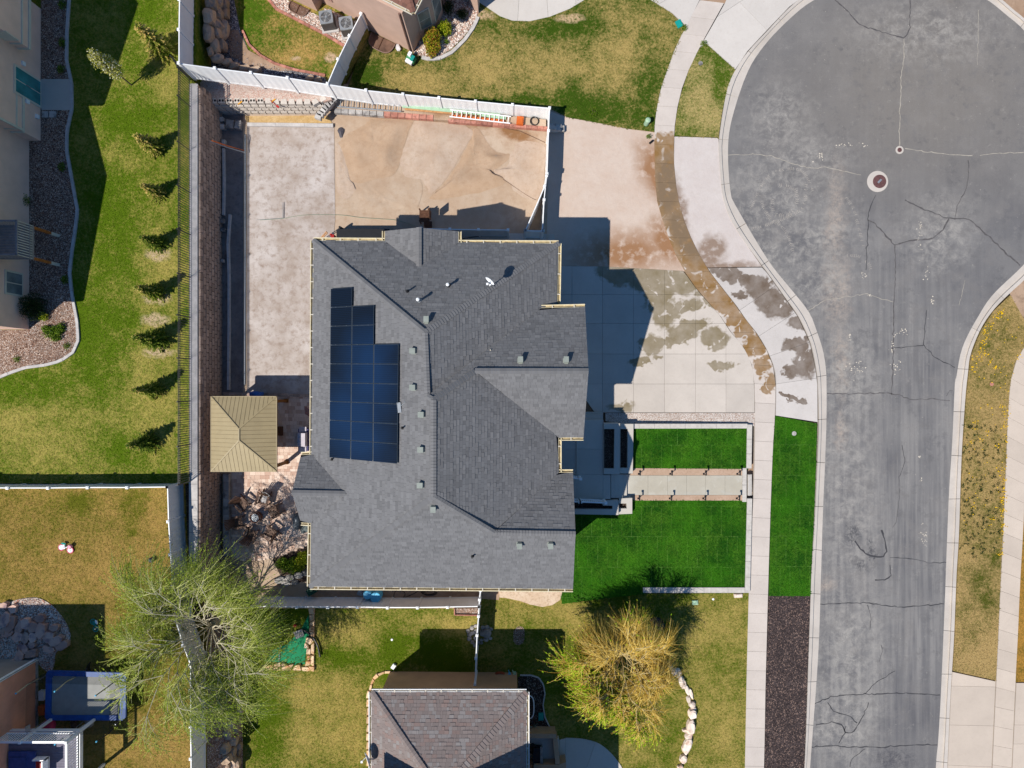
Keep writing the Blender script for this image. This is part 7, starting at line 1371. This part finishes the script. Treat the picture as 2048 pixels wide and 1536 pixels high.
def willow(name, label, base, fork, height, R, twigs, leaves, tw_mat, lf_mat, bark, leaf_where=None, droop=1.5, nl=8, lean=(0, 0), leaf_sz=.085, seed=1, lw=.075):
    rnd = random.Random(seed); t = thing(name, label, 'tree', base); up = Vector((0, 0, 1)); fk = Vector(base) + Vector((lean[0] * .3, lean[1] * .3, fork)); m = MB(); m.tube([base, Vector(base) + Vector((.05, .03, fork * .5)), fk], [.30, .24, .20], 10); m.build('trunk', bark, t)
    ends = []; 
    for i in range(nl):
        a = 2 * math.pi * (i + rnd.uniform(-.25, .25)) / nl; r = R * rnd.uniform(.45, .72); h = (height - fork) * rnd.uniform(.6, 1); e = fk + Vector((math.cos(a) * r + lean[0], math.sin(a) * r + lean[1], h)); tw_ = rnd.uniform(-.9, .9); c = fk + Vector((math.cos(a + tw_) * r * .4, math.sin(a + tw_) * r * .4, h * .55))
        L = [fk.lerp(c, u).lerp(c.lerp(e, u), u) + Vector((rnd.uniform(-.08, .08), rnd.uniform(-.08, .08), 0)) for u in np.linspace(0, 1, 8)]
        m = MB(); m.tube(L, list(np.linspace(lw, lw * .25, 8)), 7)
        for j in range(7):
            u = .25 + .75 * j / 6; p = L[min(7, int(u * 7))]; b = a + rnd.choice((-1, 1)) * rnd.uniform(.3, 1.1); rr = R * rnd.uniform(.22, .5) * (1.15 - .3 * u); e2 = p + Vector((math.cos(b) * rr, math.sin(b) * rr, rnd.uniform(.1, .9))); md = p.lerp(e2, .5) + Vector((rnd.uniform(-.15, .15), rnd.uniform(-.15, .15), .18))
            q = [p.lerp(md, s_).lerp(md.lerp(e2, s_), s_) for s_ in np.linspace(0, 1, 6)]; m.tube(q, list(np.linspace(lw * .5, lw * .16, 6)), 5)
            for k in range(3, 6): ends.append((q[k], b))
            for s_ in range(2):
                b2 = b + rnd.uniform(-.9, .9); e3 = q[3] + Vector((math.cos(b2) * rr * .6, math.sin(b2) * rr * .6, rnd.uniform(-.1, .4))); m.tube([q[3], q[3].lerp(e3, .5) + Vector((0, 0, .08)), e3], [.02, .015, .008], 4); ends += [(e3, b2), (q[3].lerp(e3, .5), b2)]
        for k in (4, 5, 6, 7): ends.append((L[k], a))
        m.build('limb', bark, t)
    n = twigs; idx = NR.integers(0, len(ends), n); P0 = np.array([tuple(ends[i][0]) for i in idx]) + NR.normal(0, .06, (n, 3)); A = np.array([ends[i][1] for i in idx]) + NR.normal(0, .85, n); dr = np.c_[np.cos(A), np.sin(A), np.zeros(n)]
    out = P0 - np.array(tuple(fk)); out[:, 2] = 0; dr = dr + .45 * out / (np.linalg.norm(out, axis=1, keepdims=True) + .3); dr /= np.linalg.norm(dr, axis=1, keepdims=True) + 1e-9
    L = NR.uniform(.7, 2.0, n)[:, None] * R / 4.2; dn = np.array([0, 0, -1.0]) * droop; P1 = P0 + dr * L * .35 + np.array([0, 0, .12]) * L; P2 = P0 + dr * L * .8 + dn * L * .10; P3 = P0 + dr * L * NR.uniform(.9, 1.2, (n, 1)) + dn * L * NR.uniform(.25, .65, (n, 1)); P3[:, 2] = np.maximum(P3[:, 2], base[2] + .5)
    V, F, pts = ribbons(P0, P1, P2, P3, .022, .008); tt = np.tile(np.repeat(NR.random(n), 7 * 2), 2); raw_mesh('twigs', V, F, tw_mat, t, np.c_[tt, tt, tt, np.ones(len(tt))])
    k = NR.integers(0, n, leaves * 2); u = NR.uniform(1.5, 6, leaves * 2); i0 = np.floor(u).astype(int).clip(0, 5); f = (u - i0)[:, None]; c = pts[k, i0] * (1 - f) + pts[k, i0 + 1] * f + NR.normal(0, .03, (leaves * 2, 3))
    if leaf_where is not None: pr_ = leaf_where(c - np.array(tuple(base))); ok = NR.random(len(c)) < pr_; c = c[ok]; k = k[ok]; i0 = i0[ok]
    c = c[:leaves]; d = (pts[k, i0 + 1] - pts[k, i0])[:len(c)]; d = d / (np.linalg.norm(d, axis=1, keepdims=True) + 1e-9) + rvec(len(c)) * .7; V, F = leaf_quads(c, NR.uniform(.7, 1.4, len(c)) * leaf_sz, NR.uniform(.6, 1.2, len(c)) * leaf_sz * .42, 1, d)
    raw_mesh('leaves', V, F, lf_mat, t, rep4(NR.random(len(c)))); return t
LEAFW = leaf_mat('willow_leaf', [(0, S(130, 156, 30)), (.5, S(172, 192, 50)), (1, S(208, 218, 110))], .6, .4); TWW = leaf_mat('willow_twig', [(0, S(138, 146, 60)), (.5, S(170, 174, 88)), (1, S(206, 204, 146))], .8, 0); BARKG = plain('willow_bark', S(196, 186, 160), .9, .15, 8)
willow('willow_tree', 'airy green willow with pale branches over the south-west fence', P(452, 1228, .6), 2.0, 6.3, 4.7, 3400, 52000, TWW, LEAFW, BARKG, droop=1.1, nl=11, lean=(.35, .3), leaf_sz=.10, seed=4, lw=.045)
LEAFG = leaf_mat('golden_willow_leaf', [(0, S(124, 166, 10)), (.5, S(164, 200, 24)), (1, S(206, 220, 70))], .6, .4); BARKY = plain('golden_bark', S(196, 176, 126), .9, .15, 8); TWG = leaf_mat('golden_twig', [(0, S(184, 146, 56)), (.5, S(212, 180, 82)), (1, S(236, 212, 132))], .8, 0)
def rim(c): return np.clip(((-c[:, 0] * .75 - c[:, 1] * .75) - 1.15) * 1.4, .03, 1) + .25 * np.clip(c[:, 1] - 2.4, 0, 1)
willow('willow_tree', 'golden twiggy willow leafing green at its lower rim', P(1238, 1284, 0), 1.5, 4.2, 2.95, 7500, 22000, TWG, LEAFG, BARKY, rim, 1.0, 15, (-.35, -.25), .16, seed=9, lw=.045)
# small spruces
def spruce(h, R, seed, tone):
    NRs = np.random.default_rng(seed); t = thing('spruce_tree', '', 'tree', (0, 0, 0), group='small spruces along the iron fence'); m = MB(); m.tube([(0, 0, 0), (0, 0, h * .95)], [.05, .012], 6); m.build('trunk', BARKM, t, local=True); C, D, T = [], [], []
    nz = 22
    for i in range(nz):
        z0 = .12 + (h - .25) * i / nz; r = R * (1 - (z0 / h)) ** .8 * NRs.uniform(.85, 1.12) + .05; nb = 10 if i < 9 else 7
        for b in range(nb):
            a = 2 * math.pi * (b + NRs.random()) / nb + i; rr = r * NRs.uniform(.7, 1.15); k = max(8, int(40 * rr / R)); s = np.sort(NRs.uniform(.12, 1, k)); c = np.c_[np.cos(a) * rr * s, np.sin(a) * rr * s, z0 + .12 * rr - .25 * rr * s ** 2 + NRs.normal(0, .015, k)]
            pd = np.array([-math.sin(a), math.cos(a), 0]); c += pd * NRs.normal(0, .05, k)[:, None] * (1.2 - s)[:, None]
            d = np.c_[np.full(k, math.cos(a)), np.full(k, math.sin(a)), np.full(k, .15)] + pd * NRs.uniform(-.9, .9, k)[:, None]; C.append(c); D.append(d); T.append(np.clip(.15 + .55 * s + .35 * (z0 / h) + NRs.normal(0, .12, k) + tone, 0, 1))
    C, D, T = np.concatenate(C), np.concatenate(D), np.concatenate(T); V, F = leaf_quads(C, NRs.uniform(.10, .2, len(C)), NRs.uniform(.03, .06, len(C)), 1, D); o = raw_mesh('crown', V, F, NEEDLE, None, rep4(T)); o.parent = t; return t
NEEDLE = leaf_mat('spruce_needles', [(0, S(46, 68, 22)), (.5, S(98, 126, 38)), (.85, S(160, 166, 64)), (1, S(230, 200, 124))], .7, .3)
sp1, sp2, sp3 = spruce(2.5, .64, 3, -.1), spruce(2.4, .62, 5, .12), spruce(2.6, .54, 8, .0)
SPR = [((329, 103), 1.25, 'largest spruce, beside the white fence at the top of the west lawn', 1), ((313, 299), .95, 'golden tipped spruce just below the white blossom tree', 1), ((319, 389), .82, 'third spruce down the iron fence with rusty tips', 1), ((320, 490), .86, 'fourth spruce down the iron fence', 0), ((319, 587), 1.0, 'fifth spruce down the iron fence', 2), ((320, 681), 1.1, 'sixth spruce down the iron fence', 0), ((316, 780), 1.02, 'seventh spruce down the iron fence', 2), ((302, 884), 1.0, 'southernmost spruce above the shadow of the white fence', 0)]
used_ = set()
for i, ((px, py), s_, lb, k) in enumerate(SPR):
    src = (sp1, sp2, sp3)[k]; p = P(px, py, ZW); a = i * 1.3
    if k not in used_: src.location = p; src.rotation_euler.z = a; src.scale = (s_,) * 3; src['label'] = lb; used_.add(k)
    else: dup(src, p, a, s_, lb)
# white blossom tree
def leafy(name, label, cat, base, shapes, n, sz, mat, stems=None, bark=None, trunk=None, group=None, shell=.5, flat_=1):
    t = thing(name, label, cat, base, group=group); b = np.array(tuple(base)); m = MB()
    if trunk: m.tube([base, Vector(base) + Vector((.02, .01, trunk[0] * .6)), Vector(base) + Vector((0, 0, trunk[0]))], [trunk[1], trunk[1] * .8, trunk[1] * .5], 8); m.build('trunk', bark or BARKM, t)
    st = MB()
    for (cx, cy, cz, rx, ry, rz) in shapes:
        for k in range(5): e = Vector(base) + Vector((cx, cy, cz)) + Vector(rvec(1)[0] * np.array([rx, ry, rz]) * .7); s0 = Vector(base) + Vector((0, 0, trunk[0] * .8 if trunk else .02)); st.tube([s0, s0.lerp(e, .5) + Vector((0, 0, .06)), e], [.02, .014, .006], 4)
    st.build('branches', bark or BARKM, t)['kind'] = 'stuff'
    vol = sum(s[3] * s[4] * s[5] for s in shapes); C = []
    for (cx, cy, cz, rx, ry, rz) in shapes:
        k = int(n * rx * ry * rz / vol); r = NR.random(k) ** (shell / 1.5); v = rvec(k) * r[:, None]; bump_ = 1 + .25 * np.sin(v[:, :1] * 7 + cx * 9) * np.cos(v[:, 1:2] * 8 + cy * 5); C.append(v * bump_ * np.array([rx, ry, rz]) + np.array([cx, cy, cz]))
    C = np.concatenate(C) + b; C[:, 2] = np.maximum(C[:, 2], base[2] + .03); V, F = leaf_quads(C, NR.uniform(.7, 1.4, len(C)) * sz, NR.uniform(.7, 1.3, len(C)) * sz * .6, .7 * flat_); raw_mesh('foliage' if not trunk else 'crown', V, F, mat, t, rep4(NR.random(len(C)))); return t
BLOS = leaf_mat('blossom_leaf', [(0, S(110, 118, 20)), (.45, S(178, 178, 60)), (.7, S(214, 206, 140)), (1, S(240, 236, 226))]); GRN = leaf_mat('bush_leaf', [(0, S(44, 76, 12)), (.6, S(92, 124, 20)), (1, S(150, 172, 50))]); DGRN = leaf_mat('dark_bush_leaf', [(0, S(20, 36, 14)), (.7, S(44, 66, 26)), (1, S(80, 100, 40))]); YGRN = leaf_mat('yellow_bush_leaf', [(0, S(84, 116, 10)), (.6, S(152, 168, 24)), (1, S(206, 190, 60))]); YUC = leaf_mat('yucca_leaf', [(0, S(84, 110, 100)), (1, S(150, 176, 160))]); REDB = leaf_mat('red_bush_leaf', [(0, S(84, 110, 14)), (.5, S(170, 170, 40)), (1, S(176, 96, 50))])
leafy('blossom_tree', 'young tree with pale yellow-white blossom on the west lawn', 'tree', P(263, 170, ZW), [(0, 0, 1.6, .42, .42, .5), (.05, .05, 2.2, .52, .5, .6), (-.1, 0, 2.9, .40, .42, .55), (0, .1, 3.4, .22, .22, .4)], 3600, .085, BLOS, trunk=(3.0, .045))
SHR = [('shrub', 'round dark clipped shrub at the west house corner', (76, 616), ZW, [(0, 0, .5, .78, .78, .62)], 5200, .06, DGRN), ('shrub', 'small yellow-green shrub beside the round clipped one', (91, 634), ZW, [(0, 0, .2, .3, .25, .25)], 700, .06, YGRN),
       ('shrub', 'low leafy green clump in the sunny mulch corner', (112, 664), ZW, [(-.25, 0, .2, .4, .35, .25), (.25, .1, .2, .35, .3, .25), (.1, -.3, .2, .35, .3, .2), (.4, .3, .15, .25, .25, .2), (-.5, .2, .15, .25, .2, .18)], 3000, .07, GRN), ('shrub', 'thin weed near the kerb end of the mulch bed', (36, 718), ZW, [(0, 0, .1, .2, .2, .15)], 250, .05, GRN), ('shrub', 'low grassy weed beside the curved kerb in sun', (136, 692), ZW, [(0, 0, .1, .25, .22, .15)], 300, .05, GRN),
       ('shrub', 'yellow and rust leaved shrub in the bay window gravel', (866, 92), .07, [(0, 0, .5, .55, .7, .55), (.1, .35, .6, .45, .4, .5), (0, -.5, .3, .4, .35, .35)], 4200, .10, REDB), ('shrub', 'rounded lime green shrub under the bay window', (890, 64), .07, [(0, 0, .4, .45, .45, .45)], 2200, .08, YGRN), ('shrub', 'tiny green plant in the bay window gravel', (893, 86), .07, [(0, 0, .15, .15, .15, .15)], 220, .06, GRN), ('shrub', 'dark shrub in the shaded gravel by the north walk', (898, 20), .07, [(0, 0, .3, .35, .5, .3)], 1200, .06, DGRN), ('shrub', 'second dark shrub in the shaded north gravel', (924, 32), .07, [(0, 0, .25, .4, .3, .25)], 1000, .06, DGRN),
       ('shrub', 'bright green evergreen in the planted patio corner', (612, 1112), 0, [(0, 0, .5, .42, .42, .6), (-.4, -.5, .3, .4, .4, .35)], 3200, .08, YGRN), ('shrub', 'dark green shrub in the planted patio corner', (585, 1128), 0, [(0, 0, .35, .7, .5, .4), (-.6, .1, .25, .4, .4, .3)], 3000, .08, GRN), ('shrub', 'small dark weed against the west house wall', (58, 404), ZW, [(0, 0, .3, .2, .35, .3)], 700, .06, GRN),
       ('shrub', 'green weed clump at the north driveway corner', (1368, 57), .03, [(0, 0, .1, .2, .2, .14)], 300, .05, GRN), ('shrub', 'weed clump at the top of the curved verge', (1407, 89), .03, [(0, 0, .1, .25, .2, .14)], 300, .05, GRN), ('shrub', 'weed tuft by the black marker at the sidewalk', (1297, 274), .03, [(0, 0, .08, .2, .16, .1)], 200, .05, GRN), ('shrub', 'pale weed patch at the gravel drive edge', (1186, 226), .03, [(0, 0, .08, .4, .35, .1)], 500, .05, GRN)]
for nm_, lb, (px, py), z, shp, n_, sz, mt in SHR: leafy(nm_, lb, 'shrub', P(px, py, z), shp, n_, sz, mt, shell=.6)
for i, y in enumerate((12, 88, 140, 335, 560)): leafy('shrub', ('topmost', 'second', 'third', 'fourth', 'lowest')[i] + ' small grassy plant along the shaded west kerb', 'shrub', P((127, 127, 124, 126, 132)[i], y, ZW), [(0, 0, .12, .22, .28, .16)], 380, .06, GRN)
yu = thing('yucca', 'grey-green spiky yucca in the dark mulch bed', 'plant', P(1066, 1456, .05)); k = 46; a = NR.uniform(0, 6.28, k); el_ = NR.uniform(.25, 1.1, k); d = np.c_[np.cos(a) * np.cos(el_), np.sin(a) * np.cos(el_), np.sin(el_)]; c = np.array(tuple(P(1066, 1456, .1))) + d * .26; V, F = leaf_quads(c, .55, .05, 1, d.copy()); raw_mesh('leaves', V, F, YUC, yu, rep4(NR.random(k)))
# wood chip heap round the golden willow foot
flat('wood_chip_ring', bpy.data.materials['red_kerb'] if False else LAVA, smooth_line([(1300, 1238), (1315, 1234), (1326, 1242), (1330, 1256), (1318, 1264), (1304, 1258), (1300, 1238)], 3)[:-1], .014, 'round purple mulch spot at the golden willow edge', 'mulch', .1)
# ------------------------------------------------------------------ grass blades on the lawns
def grass(poly, z, mat, dens, label, ln=.085, holes=(), hgt=.045):
    q = scatter(XY(poly, z), dens * parea(XY(poly, z)), [XY(h, z) for h in holes]); n = len(q); a = NR.uniform(0, 6.28, n); L = NR.uniform(.6, 1.4, n) * ln; w_ = L * .22; d = np.c_[np.cos(a), np.sin(a)]; s = np.c_[-np.sin(a), np.cos(a)] * w_[:, None]; h = NR.uniform(.4, 1.3, n) * hgt
    V = np.empty((n, 3, 3)); V[:, 0, :2] = q - s; V[:, 1, :2] = q + s; V[:, 2, :2] = q + d * L[:, None]; V[:, :2, 2] = z - .002; V[:, 2, 2] = z + h
    o = raw_mesh('grass', V.reshape(-1, 3), np.arange(3 * n).reshape(-1, 3), mat); tag(o, label, 'grass', kind='stuff'); return o
FR = lambda p: clip_rect(p, -20, -20, 2068, 1556)
grass(FR([(130, -20), (378, -20), (378, 966), (-20, 966), (-20, 742), (60, 736), (120, 724), (148, 704), (154, 640), (142, 590), (138, 545), (150, 455), (154, 420), (143, 360), (132, 300), (143, 215), (142, 165), (132, 120)]), ZW, LAWN_W, 170, 'short grass blades of the west lawn')
grass(FR([(-20, 978), (366, 978), (372, 1150), (408, 1290), (408, 1556), (80, 1556), (80, 1480), (160, 1440), (100, 1330), (140, 1290), (115, 1220), (70, 1194), (-20, 1205)]), ZS, LAWN_SW, 170, 'dormant golden grass blades of the south-west yard')
HH = [(735, 1340), (1110, 1345), (1118, 1476), (1250, 1556), (735, 1556)]
grass(FR([(492, 1217), (955, 1217), (1000, 1198), (1040, 1204), (1085, 1216), (1125, 1209), (1290, 1190), (1494, 1190), (1488, 1556), (492, 1556)]), 0, LAWN_S, 170, 'grass blades of the south lawn', holes=[HH, [(520, 1225), (628, 1225), (628, 1342), (520, 1342)]])
grass(FL1, .17, LAWN_F, 260, 'fresh sod blades beside the front walk'); grass(FL2, .17, LAWN_F, 260, 'fresh sod blades of the large front lawn'); grass(FL3, .025, LAWN_F, 260, 'fresh sod blades of the street strip')
grass(FR([(700, 186), (738, 70), (840, 118), (900, 112), (950, 60), (960, 10), (1000, 34), (1060, 44), (1140, 18), (1168, -20), (1290, -20), (1345, 30), (1371, 57), (1331, 150), (1311, 233), (1309, 262), (1255, 259), (1200, 248), (1135, 236), (1100, 216)]), .03, LAWN_N, 170, 'straw and green grass blades of the north lawn')
grass([(484, 0), (540, 0), (552, 20), (650, 70), (692, 92), (668, 150), (640, 150), (548, 124), (500, 88)], ZN, LAWN_NW, 170, 'grass blades of the small north back lawn'); grass([(1413, 88), (1471, 140), (1454, 180), (1443, 230), (1437, 277), (1349, 274), (1353, 230), (1374, 150), (1400, 96)], .02, LAWN_V, 170, 'grass blades of the curved verge'); grass(EV, .02, LAWN_E, 170, 'dry grass blades of the dandelion verge')
# dandelions and dark weed tufts
q = np.concatenate([scatter(XY([(1940, 770), (1960, 660), (2020, 600), (2047, 690), (2020, 770)]), 40), scatter(XY([(1921, 1060), (1938, 750), (2018, 770), (2008, 1060)]), 70), scatter(XY([(2006, 820), (2016, 820), (2006, 1110), (1996, 1110)]), 60), scatter(XY([(1938, 745), (1965, 655), (2000, 612), (2010, 618), (1975, 668), (1950, 745)]), 45)])
q = np.concatenate([q, np.repeat(q[NR.integers(0, len(q), 40)], 5, 0) + NR.normal(0, .12, (200, 2))])
n = len(q); V, F = [], []
for i in range(n):
    r = random.uniform(.018, .042); k = len(V); z = .06 + random.random() * .03; V += [(q[i, 0] + r * math.cos(j * 1.0472), q[i, 1] + r * math.sin(j * 1.0472), z) for j in range(6)]; F += [(k, k + 1, k + 2, k + 3), (k, k + 3, k + 4, k + 5)]
o = raw_mesh('dandelions', np.array(V), np.array(F), plain('dandelion_yellow', S(236, 188, 10), .7)); tag(o, 'yellow dandelion heads scattered over the east verge', 'flowers', kind='stuff')
q = scatter(XY([(1921, 1060), (1926, 850), (2010, 850), (2000, 1110), (1918, 1120)]), 190); c = np.repeat(np.c_[q, np.full(len(q), .05)], 16, 0) + NR.normal(0, .045, (len(q) * 16, 3)) * np.array([1, 1, .4]); V, F = leaf_quads(c, .07, .035, .5); o = raw_mesh('weeds', V, F, DGRN, None, rep4(NR.random(len(c)))); tag(o, 'dark green weed tufts in the dry east verge', 'weeds', kind='stuff')
# loose pebbles and bark
def pebbles(poly, z, n, s0, s1, mat, label, name='pebbles', fl=.6):
    q = scatter(XY(poly, z), n); k = len(q); s = NR.uniform(s0, s1, k); a = NR.uniform(0, 6.28, k); V = np.empty((k, 6, 3)); e = NR.uniform(.6, 1, k)
    for j in range(5): t = a + j * 1.2566; V[:, j, 0] = q[:, 0] + np.cos(t) * s * (1 if j % 2 else e) / 2; V[:, j, 1] = q[:, 1] + np.sin(t) * s * e / 2; V[:, j, 2] = z
    V[:, 5, :2] = q + NR.normal(0, .15, (k, 2)) * s[:, None]; V[:, 5, 2] = z + s * fl; b = np.arange(k)[:, None] * 6; F = np.concatenate([b + np.array([[j, (j + 1) % 5, 5]]) for j in range(5)]); T = np.repeat(NR.random(k), 6); o = raw_mesh(name, V.reshape(-1, 3), F, mat, None, np.c_[T, T, T, np.ones(len(T))]); tag(o, label, 'gravel', kind='stuff')
PEB = leaf_mat('pebble_mix', [(0, S(96, 84, 80)), (.3, S(190, 150, 130)), (.6, S(222, 208, 196)), (1, S(240, 234, 228))], .9, 0); PEBG = leaf_mat('grey_pebble_mix', [(0, S(50, 50, 56)), (.5, S(120, 118, 120)), (1, S(200, 196, 194))], .9, 0); CHIP = leaf_mat('bark_chip_mix', [(0, S(58, 38, 32)), (.6, S(140, 104, 86)), (1, S(214, 190, 170))], .9, 0)
pebbles(GB1, ZN + .03, 1900, .05, .12, PEB, 'white and pink river pebbles round the air conditioners'); pebbles(GB2, .07, 2600, .05, .12, PEB, 'river pebbles under the north bay window'); pebbles([(30, 1203), (75, 1198), (100, 1210), (136, 1252), (138, 1282), (112, 1302), (100, 1250), (40, 1240)], ZS + .04, 1500, .05, .1, PEB, 'buff river pebbles round the flagstone pile')
pebbles([(395, 0), (425, 0), (415, 130), (400, 145), (392, 120)], ZN + .9, 0, .05, .1, PEBG, 'x') if False else None
pebbles(WB[1:] + [(10, 720), (60, 640), (62, 290), (86, 280), (84, 0)], ZW + .03, 5200, .04, .11, CHIP, 'loose bark chips on the west mulch bed', 'bark_chips', .25)
pebbles([(1537, 1192), (1621, 1192), (1610, 1536), (1530, 1536)], .02, 2600, .03, .07, leaf_mat('lava_mix', [(0, S(34, 28, 30)), (.85, S(80, 68, 68)), (1, S(150, 124, 110))], .95, 0), 'dark lava chips of the street mulch strip', 'lava_chips', .5)
pebbles([(395, -10), (470, -10), (470, 60), (500, 120), (640, 156), (640, 176), (405, 150)], ZN + .03, 2600, .04, .1, PEBG, 'grey pebbles among the north corner boulders')
